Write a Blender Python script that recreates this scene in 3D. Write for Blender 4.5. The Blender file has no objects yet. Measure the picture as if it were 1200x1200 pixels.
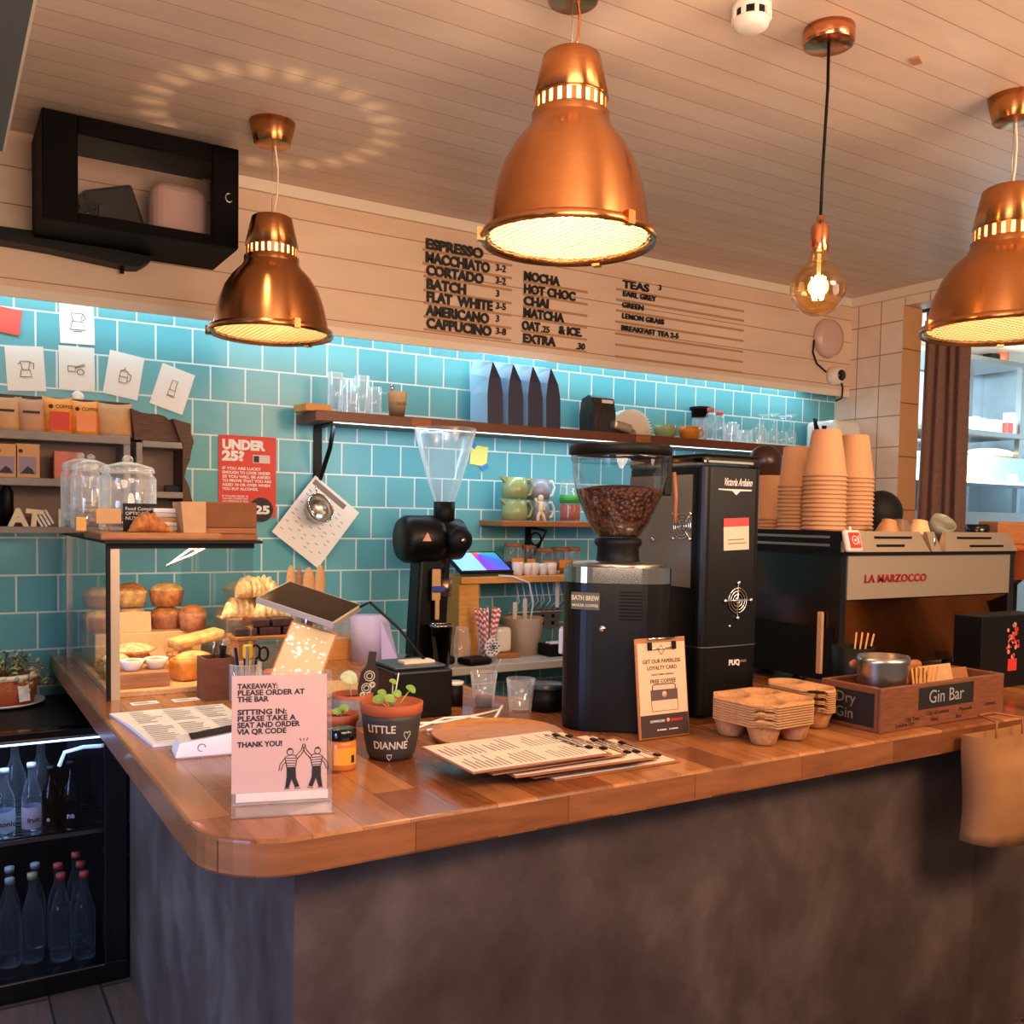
import bpy, bmesh, math, random
from mathutils import Vector, Matrix

# ------------------------------------------------------------------ camera
scene = bpy.context.scene
COL = scene.collection
PI = math.pi
camd = bpy.data.cameras.new('camera')
camo = bpy.data.objects.new('camera', camd); COL.objects.link(camo)
scene.camera = camo
camd.sensor_width = 36.0; camd.lens = 33.364; camd.shift_y = 0.04977
camd.clip_start = 0.05; camd.clip_end = 50
yaw, pitch, roll = math.radians(31.532), math.radians(-2.8), math.radians(0.992)
fw = Vector((math.sin(yaw)*math.cos(pitch), math.cos(yaw)*math.cos(pitch), math.sin(pitch)))
rt = Vector((math.cos(yaw), -math.sin(yaw), 0)); up = rt.cross(fw)
r2 = rt*math.cos(roll)+up*math.sin(roll); u2 = up*math.cos(roll)-rt*math.sin(roll)
camo.matrix_world = Matrix(((r2.x, u2.x, -fw.x, 0), (r2.y, u2.y, -fw.y, 0), (r2.z, u2.z, -fw.z, 1.525), (0, 0, 0, 1)))

# ------------------------------------------------------------------ world, lights, exposure
vs = scene.view_settings
vs.view_transform = 'Standard'; vs.look = 'None'; vs.gamma = 1.0; vs.use_curve_mapping = False
vs.exposure = 0.0
w = bpy.data.worlds.new('room_ambience'); scene.world = w; w.use_nodes = True
w.node_tree.nodes['Background'].inputs[0].default_value = (1.0, 0.78, 0.62, 1)
w.node_tree.nodes['Background'].inputs[1].default_value = 0.22

def light(name, kind, loc, power, color, target=None, **kw):
    d = bpy.data.lights.new(name, kind); d.energy = power; d.color = color
    for k, v in kw.items(): setattr(d, k, v)
    o = bpy.data.objects.new(name, d); COL.objects.link(o); o.location = loc
    if target is not None:
        o.rotation_euler = (Vector(target)-Vector(loc)).to_track_quat('-Z', 'Y').to_euler()
    return o
WARM = (1.0, 0.62, 0.32)
COOL = (0.55, 0.78, 1.0)
# soft light for the room's own lamps behind the viewer, plus added fills
light('room_lamp', 'AREA', (2.5, -0.6, 2.7), 76, (1.0, 0.68, 0.45), (2.4, 2.4, 1.2), shape='DISK', size=1.1, specular_factor=0)
light('ceiling_fill', 'AREA', (2.9, 0.3, 1.95), 20, (1.0, 0.68, 0.45), (2.9, 1.9, 2.83), shape='DISK', size=1.2, specular_factor=0)  # added fill without a fitting, brightens the ceiling boards
light('ceiling_fill', 'AREA', (0.7, 0.6, 1.9), 36, (1.0, 0.72, 0.54), (0.8, 2.3, 2.83), shape='DISK', size=1.2, specular_factor=0)  # second added fill, for the left part of the ceiling
light('glint_fill', 'POINT', (0.5, -0.7, 2.45), 9, (1.0, 0.70, 0.44), shadow_soft_size=.05)  # added point light, puts streaks on the copper shades
light('glint_fill', 'POINT', (3.6, -0.3, 2.35), 15, (1.0, 0.66, 0.38), shadow_soft_size=.05)  # added point light for copper streaks and the right wall
# daylight from the shop window, low on the left
light('window_daylight', 'AREA', (-2.2, 0.6, 1.2), 17, (0.34, 0.50, 1.0), (0.55, 2.1, 0.40), shape='RECTANGLE', size=1.3, size_y=1.5, spread=.95)
# kitchen tubes behind the opening
light('kitchen_tube', 'AREA', (5.9, 3.5, 2.6), 170, (0.72, 0.90, 1.0), (6.1, 4.3, 1.4), shape='RECTANGLE', size=1.2, size_y=0.3)

# ------------------------------------------------------------------ materials
def lin(c):
    c = c.lstrip('#')
    v = [int(c[i:i+2], 16)/255 for i in (0, 2, 4)]
    return tuple((x/12.92 if x <= .04045 else ((x+.055)/1.055)**2.4) for x in v)+(1,)
def mat(name, color, rough=.5, metal=0, spec=.5, emit=0, noise=0, nscale=20, bump=0, coat=0, aniso=0, trans=0, alpha=1, stretch=None):
    m = bpy.data.materials.new(name); m.use_nodes = True
    nt = m.node_tree; b = nt.nodes['Principled BSDF']
    c = lin(color) if isinstance(color, str) else tuple(color)+(1,)*(4-len(color))
    b.inputs['Base Color'].default_value = c
    b.inputs['Roughness'].default_value = rough; b.inputs['Metallic'].default_value = metal
    b.inputs['Specular IOR Level'].default_value = spec
    b.inputs['Coat Weight'].default_value = coat
    if emit:
        b.inputs['Emission Color'].default_value = c; b.inputs['Emission Strength'].default_value = emit
    if trans: b.inputs['Transmission Weight'].default_value = trans
    if aniso:
        b.inputs['Anisotropic'].default_value = aniso
        t = nt.nodes.new('ShaderNodeTangent'); t.direction_type = 'RADIAL'; t.axis = 'Z'
        nt.links.new(t.outputs[0], b.inputs['Tangent'])
    if noise or bump:
        tc = nt.nodes.new('ShaderNodeTexCoord'); n = nt.nodes.new('ShaderNodeTexNoise')
        n.inputs['Scale'].default_value = nscale; n.inputs['Detail'].default_value = 5
        if stretch:
            mp = nt.nodes.new('ShaderNodeMapping'); mp.inputs['Scale'].default_value = stretch
            nt.links.new(tc.outputs['Object'], mp.inputs[0]); nt.links.new(mp.outputs[0], n.inputs[0])
        else: nt.links.new(tc.outputs['Object'], n.inputs[0])
        if noise:
            mx = nt.nodes.new('ShaderNodeMix'); mx.data_type = 'RGBA'
            mr = nt.nodes.new('ShaderNodeMapRange'); mr.inputs[1].default_value = .3; mr.inputs[2].default_value = .7
            nt.links.new(n.outputs[0], mr.inputs[0]); nt.links.new(mr.outputs[0], mx.inputs[0])
            mx.inputs[6].default_value = tuple(x*(1-noise) for x in c[:3])+(1,)
            mx.inputs[7].default_value = tuple(min(1, x*(1+noise)) for x in c[:3])+(1,)
            nt.links.new(mx.outputs[2], b.inputs['Base Color'])
        if bump:
            bp = nt.nodes.new('ShaderNodeBump'); bp.inputs['Strength'].default_value = bump; bp.inputs['Distance'].default_value = .01
            nt.links.new(n.outputs[0], bp.inputs['Height']); nt.links.new(bp.outputs[0], b.inputs['Normal'])
    return m
def glass(name, color=(1, 1, 1), fac=.10, rough=.02, milk=0, power=2.5):
    """thin clear glass: mostly see-through, a sheen that rises towards the rims, a little painted-in white"""
    m = bpy.data.materials.new(name); m.use_nodes = True; nt = m.node_tree; nt.nodes.clear()
    o = nt.nodes.new('ShaderNodeOutputMaterial'); mx = nt.nodes.new('ShaderNodeMixShader')
    t = nt.nodes.new('ShaderNodeBsdfTransparent'); g = nt.nodes.new('ShaderNodeBsdfGlossy')
    t.inputs[0].default_value = tuple(color)+(1,); g.inputs['Roughness'].default_value = rough
    lw = nt.nodes.new('ShaderNodeLayerWeight'); lw.inputs[0].default_value = .5
    pw = nt.nodes.new('ShaderNodeMath'); pw.operation = 'POWER'; pw.inputs[1].default_value = power
    mr = nt.nodes.new('ShaderNodeMapRange'); mr.inputs[3].default_value = fac; mr.inputs[4].default_value = min(1, fac+.60)
    nt.links.new(lw.outputs['Facing'], pw.inputs[0]); nt.links.new(pw.outputs[0], mr.inputs[0]); nt.links.new(mr.outputs[0], mx.inputs[0])
    nt.links.new(t.outputs[0], mx.inputs[1]); nt.links.new(g.outputs[0], mx.inputs[2])
    if milk:  # white mixed in to stand for glints on clear glass
        d = nt.nodes.new('ShaderNodeBsdfTranslucent'); d.inputs[0].default_value = (.9, .92, .93, 1)
        d2 = nt.nodes.new('ShaderNodeBsdfDiffuse'); d2.inputs[0].default_value = (.9, .92, .93, 1)
        ad = nt.nodes.new('ShaderNodeAddShader'); nt.links.new(d.outputs[0], ad.inputs[0]); nt.links.new(d2.outputs[0], ad.inputs[1])
        m2 = nt.nodes.new('ShaderNodeMixShader'); mk = nt.nodes.new('ShaderNodeMapRange'); mk.inputs[3].default_value = milk*.5; mk.inputs[4].default_value = min(1, milk*3)
        nt.links.new(pw.outputs[0], mk.inputs[0]); nt.links.new(mk.outputs[0], m2.inputs[0]); nt.links.new(mx.outputs[0], m2.inputs[1]); nt.links.new(ad.outputs[0], m2.inputs[2])
        nt.links.new(m2.outputs[0], o.inputs[0])
    else: nt.links.new(mx.outputs[0], o.inputs[0])
    return m
def nodes_of(m): return m.node_tree, m.node_tree.nodes['Principled BSDF']
def board_mat(name, c1, c2, mortar, axes, bw, rh, ms, rough, bump=.4, offset=.5, grain=0, gscale=(1, 1, 1), bias=0, spec=.5, coat=0, wave=0, msmooth=.1, origin=(0, 0, 0)):
    """boards, tiles or blocks: brick pattern laid in the plane of two object axes"""
    m = mat(name, c1, rough, spec=spec, coat=coat); nt, b = nodes_of(m)
    tc = nt.nodes.new('ShaderNodeTexCoord'); sp = nt.nodes.new('ShaderNodeSeparateXYZ'); cb = nt.nodes.new('ShaderNodeCombineXYZ')
    sb = nt.nodes.new('ShaderNodeVectorMath'); sb.operation = 'SUBTRACT'; sb.inputs[1].default_value = origin
    nt.links.new(tc.outputs['Object'], sb.inputs[0]); nt.links.new(sb.outputs[0], sp.inputs[0])
    nt.links.new(sp.outputs[axes[0]], cb.inputs[0]); nt.links.new(sp.outputs[axes[1]], cb.inputs[1])
    br = nt.nodes.new('ShaderNodeTexBrick'); br.offset = offset; br.squash = 1
    nt.links.new(cb.outputs[0], br.inputs['Vector'])
    br.inputs['Color1'].default_value = lin(c1); br.inputs['Color2'].default_value = lin(c2); br.inputs['Mortar'].default_value = lin(mortar)
    br.inputs['Scale'].default_value = 1; br.inputs['Mortar Size'].default_value = ms; br.inputs['Mortar Smooth'].default_value = msmooth
    br.inputs['Bias'].default_value = bias; br.inputs['Brick Width'].default_value = bw; br.inputs['Row Height'].default_value = rh
    out = br.outputs['Color']
    if grain:
        mp = nt.nodes.new('ShaderNodeMapping'); mp.inputs['Scale'].default_value = gscale
        nt.links.new(tc.outputs['Object'], mp.inputs[0])
        n = nt.nodes.new('ShaderNodeTexNoise'); n.inputs['Scale'].default_value = 1; n.inputs['Detail'].default_value = 6; n.inputs['Distortion'].default_value = .6
        nt.links.new(mp.outputs[0], n.inputs[0])
        mr = nt.nodes.new('ShaderNodeMapRange'); mr.inputs[1].default_value = .25; mr.inputs[2].default_value = .75
        mr.inputs[3].default_value = 1-grain; mr.inputs[4].default_value = 1+grain*.6
        nt.links.new(n.outputs[0], mr.inputs[0])
        ml = nt.nodes.new('ShaderNodeVectorMath'); ml.operation = 'MULTIPLY'
        nt.links.new(out, ml.inputs[0]); nt.links.new(mr.outputs[0], ml.inputs[1]); out = ml.outputs[0]
    nt.links.new(out, b.inputs['Base Color'])
    bp = nt.nodes.new('ShaderNodeBump'); bp.invert = True; bp.inputs['Strength'].default_value = bump; bp.inputs['Distance'].default_value = .004
    nt.links.new(br.outputs['Fac'], bp.inputs['Height'])
    if wave:
        n2 = nt.nodes.new('ShaderNodeTexNoise'); n2.inputs['Scale'].default_value = 14; n2.inputs['Detail'].default_value = 2
        nt.links.new(tc.outputs['Object'], n2.inputs[0])
        b2 = nt.nodes.new('ShaderNodeBump'); b2.inputs['Strength'].default_value = wave; b2.inputs['Distance'].default_value = .01
        nt.links.new(n2.outputs[0], b2.inputs['Height']); nt.links.new(b2.outputs[0], bp.inputs['Normal'])
    nt.links.new(bp.outputs[0], b.inputs['Normal'])
    return m

M = {}
M['tile'] = board_mat('glazed_teal_tile', '#5AA5B2', '#6AAFB8', '#D6E4E4', (0, 2), .1385, .1372, .0035, .24, bump=.55, wave=.12, spec=.24, origin=(.0565, 0, .0455))
M['clad'] = board_mat('cream_painted_cladding', '#E4C6AC', '#DFBD9F', '#94694A', (0, 2), 60, .128, .0018, .45, bump=.4, offset=.37, grain=.08, gscale=(2, 8, 8), origin=(-20, 0, .02))
M['ceil'] = board_mat('cream_painted_ceiling_boards', '#E2CBB8', '#DCC1AB', '#9A7252', (0, 1), 60, .1035, .0014, .42, bump=.35, offset=.41, grain=.10, gscale=(2, 9, 9), origin=(-20, .028, 0))
M['block'] = board_mat('cream_painted_blockwork', '#EED9C4', '#E9D0B8', '#A88266', (1, 2), .155, .175, .003, .5, bump=.6, offset=0, grain=.1, gscale=(6, 6, 6), origin=(0, .011, .03))
M['jamb'] = board_mat('orange_cream_jamb_blocks', '#DDA673', '#D69C69', '#8A5A36', (0, 2), 2.0, .30, .003, .5, bump=.6, offset=0, origin=(-1, 0, .1))
M['floor'] = board_mat('dark_oak_floor', '#6E4E3B', '#5A3F30', '#1C130D', (1, 0), 1.6, .15, .004, .6, bump=.5, grain=.35, gscale=(40, 4, 4), origin=(0, 0, 0))
M['trim'] = mat('white_trim_paint', '#E8D8C4', .4)
M['cream'] = mat('cream_paint', '#E6CDB4', .45, noise=.05, nscale=8)

# butcher block worktop
def butcher():
    m = board_mat('oiled_butcher_block', '#BA7B48', '#7C4525', '#5A3016', (1, 0), .46, .09, .0006, .24, bump=.1, grain=.32, gscale=(45, 4, 45), offset=.37, coat=.12)
    return m
M['butcher'] = butcher()
M['edge'] = board_mat('worktop_edge_staves', '#A2633A', '#7E4828', '#5A3016', (0, 2), .33, .3, .0008, .3, bump=.1, grain=.32, gscale=(6, 6, 40), origin=(.07, 0, -.1), coat=.1)
def plaster():
    m = mat('polished_plaster', '#655850', .55); nt, b = nodes_of(m)
    tc = nt.nodes.new('ShaderNodeTexCoord'); mp = nt.nodes.new('ShaderNodeMapping'); mp.inputs['Scale'].default_value = (1.6, 1.6, 1.3)
    n = nt.nodes.new('ShaderNodeTexNoise'); n.inputs['Scale'].default_value = 2.2; n.inputs['Detail'].default_value = 8; n.inputs['Roughness'].default_value = .62; n.inputs['Distortion'].default_value = .25
    nt.links.new(tc.outputs['Object'], mp.inputs[0]); nt.links.new(mp.outputs[0], n.inputs[0])
    cr = nt.nodes.new('ShaderNodeValToRGB')
    for i, (p, c) in enumerate(((.28, '#3A2A23'), (.5, '#54423A'), (.76, '#77635A'))):
        e = cr.color_ramp.elements[i] if i < 2 else cr.color_ramp.elements.new(p)
        e.position = p; e.color = lin(c)
    nt.links.new(n.outputs[0], cr.inputs[0]); nt.links.new(cr.outputs[0], b.inputs['Base Color'])
    bp = nt.nodes.new('ShaderNodeBump'); bp.inputs['Strength'].default_value = .15; bp.inputs['Distance'].default_value = .01
    nt.links.new(n.outputs[0], bp.inputs['Height']); nt.links.new(bp.outputs[0], b.inputs['Normal'])
    return m
M['plaster'] = plaster()
M['copper'] = mat('brushed_copper', (.60, .26, .095), .27, 1, aniso=.85, noise=.05, nscale=6, stretch=(1, 1, 60))
M['copper'].node_tree.nodes['Principled BSDF'].inputs['Anisotropic Rotation'].default_value = .25
M['copper_s'] = mat('polished_copper', (.72, .30, .14), .18, 1)
M['shade_in'] = mat('cream_enamel_inside', (.64, .56, .38), .5)
M['wire'] = mat('grey_wire', '#8A7A62', .4, .6)
M['black'] = mat('black_plastic', '#0E0C0C', .5, spec=.2)
M['blackm'] = mat('black_satin_metal', '#0B0A0B', .36, .0, spec=.28)
M['blackg'] = mat('black_gloss', '#0A0A0B', .12, spec=.6)
M['steel'] = mat('brushed_steel', '#B9B4AE', .28, 1)
M['chrome'] = mat('chrome', '#D8D4CE', .1, 1)
M['cab'] = mat('black_cabinet_paint', '#0B0808', .6, spec=.06)
M['bench'] = mat('worn_bench_steel', '#C4BEB6', .5, .35)
M['inkl'] = mat('faded_lettering', '#9E968E', .8)
M['steelw'] = mat('matt_steel_panel', '#C9B49C', .42, .75)
M['white'] = mat('white_paper', '#EDE9E2', .7)
M['whiteg'] = mat('white_glazed', '#EFEAE0', .22)
M['kraft'] = mat('kraft_card', '#C99A68', .75, noise=.06, nscale=30)
M['kraftd'] = mat('dark_kraft', '#9A5F35', .75, noise=.1, nscale=30)
M['ink'] = mat('black_ink', '#1A1514', .6)
M['inkg'] = mat('grey_ink', '#7D736C', .7)
M['chalk'] = mat('chalk_writing', '#DDD6CE', .9)
M['terra'] = mat('terracotta', '#A8512C', .65, noise=.1, nscale=25)
M['soil'] = mat('dark_soil', '#3A2417', .95, noise=.4, nscale=120, bump=.6)
M['leaf'] = mat('green_leaf', '#6F9A3E', .45)
M['leafp'] = mat('pale_leaf', '#A9B28A', .5, noise=.25, nscale=60)
M['wood'] = mat('warm_wood', '#A5683A', .5, noise=.22, nscale=6, stretch=(3, 30, 30))
M['bark'] = mat('dark_live_edge_wood', '#55392A', .6, noise=.4, nscale=9, stretch=(3, 8, 20), bump=.4)
M['woodx'] = mat('dark_red_wood', '#6B3A20', .45, noise=.22, nscale=6, stretch=(2, 30, 30))
M['woodl'] = mat('light_wood', '#D2A066', .5, noise=.16, nscale=6, stretch=(30, 3, 30))
M['pine'] = mat('pine_wood', '#D89A4E', .5, noise=.12, nscale=6, stretch=(3, 30, 30))
M['grey_ply'] = mat('weathered_grey_wood', '#8C857F', .6, noise=.15, nscale=6, stretch=(3, 40, 40))
M['glass'] = glass('clear_glass', fac=.05, milk=.10)
M['pane'] = glass('glass_pane', fac=.03)
M['glassb'] = glass('bottle_glass', (.80, .86, .90), .06, milk=.03)
M['glassd'] = glass('dark_bottle_glass', (.22, .12, .09), .06)
M['smoke'] = glass('smoked_hopper', (.88, .86, .85), .07)
M['red'] = mat('poster_red', '#D6402E', .6)
M['redp'] = mat('red_plastic', '#D8382E', .35)
M['navy'] = mat('navy_bag', '#2E2F48', .5)
M['bagblue'] = mat('pale_blue_bag', '#A9D4F2', .45)
M['sage'] = mat('sage_glaze', '#97A468', .2)
M['greyg'] = mat('grey_glaze', '#8D8C93', .25)
M['orangeg'] = mat('orange_glaze', '#D07C1E', .25)
M['orangep'] = mat('orange_packet', '#F09A2E', .5)
M['pinkp'] = mat('pink_card', '#D9AFA6', .6)
M['lilac'] = mat('lilac_paper', '#B9B0D8', .8)
M['bulb'] = mat('lamp_glow', (1.0, .72, .36), .5, emit=14)
M['filament'] = mat('filament_glow', (1.0, .62, .22), .5, emit=60)
M['led'] = mat('cool_led', (.62, .86, 1.0), .5, emit=11)
M['ledb'] = mat('blue_led', (.35, .55, 1.0), .5, emit=7)
M['ledw'] = mat('warm_led', (1.0, .86, .62), .5, emit=1.0)
M['amber'] = glass('amber_bulb_glass', (1.0, .80, .50), .08)
M['bean'] = mat('coffee_bean', '#3B1D12', .42, noise=.3, nscale=40)
M['crust'] = mat('golden_crust', '#AE682F', .6, noise=.5, nscale=45, bump=.8)
M['bread'] = mat('pale_bread', '#CF9C5A', .7, noise=.42, nscale=40, bump=.8)
M['choc'] = mat('chocolate_cake', '#3A1F18', .6, noise=.3, nscale=40, bump=.5)
M['sugar'] = mat('sugar_dusted_pastry', '#DDB67E', .75, noise=.5, nscale=55, bump=.9)
M['curtain'] = mat('brown_curtain', '#85604F', .85, noise=.12, nscale=60)
M['kgrey'] = mat('kitchen_grey', '#8D9DA6', .6, noise=.15, nscale=4)

# ------------------------------------------------------------------ mesh helpers
def TR(loc=(0, 0, 0), rx=0, ry=0, rz=0, s=None):
    m = Matrix.Translation(loc) @ Matrix.Rotation(rz, 4, 'Z') @ Matrix.Rotation(ry, 4, 'Y') @ Matrix.Rotation(rx, 4, 'X')
    if s: m = m @ Matrix.Diagonal((s[0], s[1], s[2], 1))
    return m
class MB:
    def __init__(self): self.v = []; self.f = []; self.mi = []; self.sm = []
    def add(self, vs, fs, mi=0, smooth=False, T=None):
        o = len(self.v)
        if T is not None: vs = [T @ Vector(q) for q in vs]
        self.v += [tuple(q) for q in vs]
        for f in fs:
            self.f.append(tuple(i+o for i in f)); self.mi.append(mi); self.sm.append(smooth)
        return self
    def box(self, x0, x1, y0, y1, z0, z1, mi=0, T=None):
        vs = [(x, y, z) for z in (z0, z1) for y in (y0, y1) for x in (x0, x1)]
        return self.add(vs, [(0, 2, 3, 1), (4, 5, 7, 6), (0, 1, 5, 4), (2, 6, 7, 3), (0, 4, 6, 2), (1, 3, 7, 5)], mi, False, T)
    def rbox(self, x0, x1, y0, y1, z0, z1, r=.005, mi=0, T=None, seg=2, smooth=True):
        """box with rounded edges"""
        b = bmesh.new(); bmesh.ops.create_cube(b, size=1)
        for q in b.verts: q.co = ((x0+x1)/2+q.co.x*(x1-x0), (y0+y1)/2+q.co.y*(y1-y0), (z0+z1)/2+q.co.z*(z1-z0))
        r = min(r, .49*min(abs(x1-x0), abs(y1-y0), abs(z1-z0)))
        bmesh.ops.bevel(b, geom=b.edges[:], offset=r, segments=seg, affect='EDGES', profile=.5)
        b.verts.index_update()
        self.add([q.co.copy() for q in b.verts], [tuple(q.index for q in f.verts) for f in b.faces], mi, False, T); b.free()
        return self
    def lathe(self, prof, seg=32, mi=0, T=None, smooth=True, a0=0, a1=2*PI):
        full = abs(a1-a0-2*PI) < 1e-6; n = seg if full else seg+1
        vs = []; fs = []
        for r, z in prof:
            for k in range(n):
                a = a0+(a1-a0)*k/seg; vs.append((r*math.cos(a), r*math.sin(a), z))
        for i in range(len(prof)-1):
            for k in range(seg):
                k2 = (k+1) % n
                fs.append((i*n+k, i*n+k2, (i+1)*n+k2, (i+1)*n+k))
        if full and prof[0][0] > 1e-5: fs.append(tuple(range(n-1, -1, -1))) if getattr(self, 'cap0', False) else None
        fs = [f for f in fs if f]
        return self.add(vs, fs, mi, smooth, T)
    def solid(self, prof, seg=32, mi=0, T=None, smooth=True):
        """closed lathe with flat end caps"""
        p = list(prof)
        if p[0][0] > 1e-5: p = [(0.0001, p[0][1]), (p[0][0], p[0][1])]+p[0:]
        if p[-1][0] > 1e-5: p = p+[(p[-1][0], p[-1][1]), (0.0001, p[-1][1])]
        return self.lathe(p, seg, mi, T, smooth)
    def cyl(self, p0, p1, r, r1=None, seg=16, mi=0, T=None, smooth=True):
        p0, p1 = Vector(p0), Vector(p1); d = p1-p0; L = d.length
        Q = Matrix.Translation(p0) @ d.to_track_quat('Z', 'Y').to_matrix().to_4x4()
        if T is not None: Q = T @ Q
        return self.solid([(r, 0), (r if r1 is None else r1, L)], seg, mi, Q, smooth)
    def tube(self, pts, r, seg=8, mi=0, T=None, closed=False, rf=None):
        pts = [Vector(p) for p in pts]; n = len(pts); vs = []; fs = []
        prev = None
        for i, p in enumerate(pts):
            a = pts[(i-1) % n] if (i > 0 or closed) else p; b = pts[(i+1) % n] if (i < n-1 or closed) else p
            t = (b-a).normalized()
            if prev is None: u = t.orthogonal().normalized()
            else: u = (prev-t*prev.dot(t)).normalized()
            prev = u; v = t.cross(u)
            rr = r if rf is None else r*rf(i/(n-1))
            for k in range(seg):
                an = 2*PI*k/seg; vs.append(p+(u*math.cos(an)+v*math.sin(an))*rr)
        m = n if closed else n-1
        for i in range(m):
            j = (i+1) % n
            for k in range(seg): fs.append((i*seg+k, i*seg+(k+1) % seg, j*seg+(k+1) % seg, j*seg+k))
        if not closed: fs += [tuple(range(seg-1, -1, -1)), tuple(range((n-1)*seg, n*seg))]
        return self.add(vs, fs, mi, True, T)
    def prism(self, pts, z0, z1, mi=0, T=None):
        n = len(pts); vs = [(x, y, z0) for x, y in pts]+[(x, y, z1) for x, y in pts]
        fs = [tuple(range(n-1, -1, -1)), tuple(range(n, 2*n))]+[(i, (i+1) % n, n+(i+1) % n, n+i) for i in range(n)]
        return self.add(vs, fs, mi, False, T)
    def ball(self, c, r, mi=0, T=None, seg=16, rings=10, s=(1, 1, 1), lump=0, seed=0):
        rd = random.Random(seed); vs = []; fs = []
        for i in range(rings+1):
            th = PI*i/rings
            for k in range(seg):
                ph = 2*PI*k/seg; q = r*(1+lump*(rd.random()-.5))
                if i in (0, rings): q = r
                vs.append((c[0]+q*s[0]*math.sin(th)*math.cos(ph), c[1]+q*s[1]*math.sin(th)*math.sin(ph), c[2]+q*s[2]*math.cos(th)))
        for i in range(rings):
            for k in range(seg): fs.append((i*seg+k, (i+1)*seg+k, (i+1)*seg+(k+1) % seg, i*seg+(k+1) % seg))
        return self.add(vs, fs, mi, True, T)
    def build(self, name, mats, parent=None, loc=(0, 0, 0), rz=0, label=None, cat=None, group=None, kind=None, rot=None):
        me = bpy.data.meshes.new(name); me.from_pydata(self.v, [], self.f)
        for m in (mats if isinstance(mats, (list, tuple)) else [mats]): me.materials.append(m)
        for p, a, s in zip(me.polygons, self.mi, self.sm): p.material_index = a; p.use_smooth = s
        b = bmesh.new(); b.from_mesh(me); bmesh.ops.remove_doubles(b, verts=b.verts, dist=1e-5)
        bmesh.ops.recalc_face_normals(b, faces=b.faces); b.to_mesh(me); b.free(); me.update()
        o = bpy.data.objects.new(name, me); COL.objects.link(o)
        o.location = loc; o.rotation_euler = rot if rot else (0, 0, rz)
        if parent is not None: o.parent = parent
        return tag(o, label, cat, group, kind)
def tag(o, label=None, cat=None, group=None, kind=None):
    if label: o['label'] = label
    if cat: o['category'] = cat
    if group: o['group'] = group
    if kind: o['kind'] = kind
    return o
def thing(name, label, cat, loc=(0, 0, 0), rz=0, group=None, rot=None):
    o = bpy.data.objects.new(name, None); COL.objects.link(o); o.empty_display_size = .05
    o.location = loc; o.rotation_euler = rot if rot else (0, 0, rz)
    return tag(o, label, cat, group)
def kids(o): return [c for c in bpy.data.objects if c.parent == o]
def dup(root, loc, rz=None, label=None, group=None):
    def cp(o, par):
        c = o.copy(); COL.objects.link(c)
        if par is not None: c.parent = par
        for ch in kids(o): cp(ch, c)
        return c
    r = cp(root, None); r.location = loc
    if rz is not None: r.rotation_euler = (0, 0, rz)
    if label: r['label'] = label
    if group: r['group'] = group
    return r
def lettering(s, size, T, m, parent, name='lettering', bold=0, depth=.0006, align='LEFT', width=None, spacing=1.0, line=1.0, label=None):
    """words as a mesh; T maps text x to the right, text y upward, text z out of the face"""
    cu = bpy.data.curves.new(name, 'FONT'); cu.body = s; cu.size = size; cu.align_x = align; cu.space_line = line
    cu.extrude = depth; cu.offset = bold*size; cu.space_character = spacing; cu.resolution_u = 3
    t = bpy.data.objects.new(name, cu); COL.objects.link(t)
    bpy.context.view_layer.update()
    me = bpy.data.meshes.new_from_object(t.evaluated_get(bpy.context.evaluated_depsgraph_get()))
    bpy.data.objects.remove(t); bpy.data.curves.remove(cu)
    if width:
        xs = [q.co.x for q in me.vertices]; k = width/(max(xs)-min(xs)) if xs else 1
        for q in me.vertices: q.co.x *= k
    me.transform(T); me.materials.clear(); me.materials.append(m)
    o = bpy.data.objects.new(name, me); COL.objects.link(o)
    if parent is not None: o.parent = parent
    if label: o['label'] = label
    return o
FRONT = Matrix(((1, 0, 0, 0), (0, 0, -1, 0), (0, 1, 0, 0), (0, 0, 0, 1)))      # upright, facing -y
def face_T(loc, s=1.0, rz=0, roll=0, tilt=0):
    """upright face looking along -y, turned by rz, rolled in its own plane, leaning back by tilt"""
    return Matrix.Translation(loc) @ Matrix.Rotation(rz, 4, 'Z') @ Matrix.Rotation(-tilt, 4, 'X') @ FRONT @ Matrix.Rotation(roll, 4, 'Z')
LEFTF = Matrix.Rotation(-PI/2, 4, 'Z') @ FRONT                                  # upright, facing -x

# ================================================================== the room
HC, YW, CL, CE, RW, SH = .9875, 3.875, 3.78, 2.83, 4.634, 3.64
S = 'structure'
MB().box(-3, 7.6, -1.2, 5.2, -.06, 0).build('floor', M['floor'], kind=S)
MB().box(-3, RW+.2, -1.2, 3.97, CE, CE+.06).build('ceiling', M['ceil'], kind=S)
MB().box(-3, RW, YW, 3.97, 0, CE).build('wall_back', M['tile'], kind=S)
MB().box(-3, RW, CL, YW, 2.297, CE).build('trim_1', M['clad'], kind=S)
MB().box(-3, RW, CL, CL+.012, 2.262, 2.297).build('trim_2', M['trim'], kind=S)
b = MB().box(-2.9, RW-.3, CL+.014, CL+.026, 2.285, 2.296)
b.build('trim_3', M['led'], kind=S)
light('cladding_strip_glow', 'AREA', (1.6, CL+.008, 2.258), 7, (.60, .85, 1.0), (1.6, CL-.06, 1.8), shape='RECTANGLE', size=5.6, size_y=.008)
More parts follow.
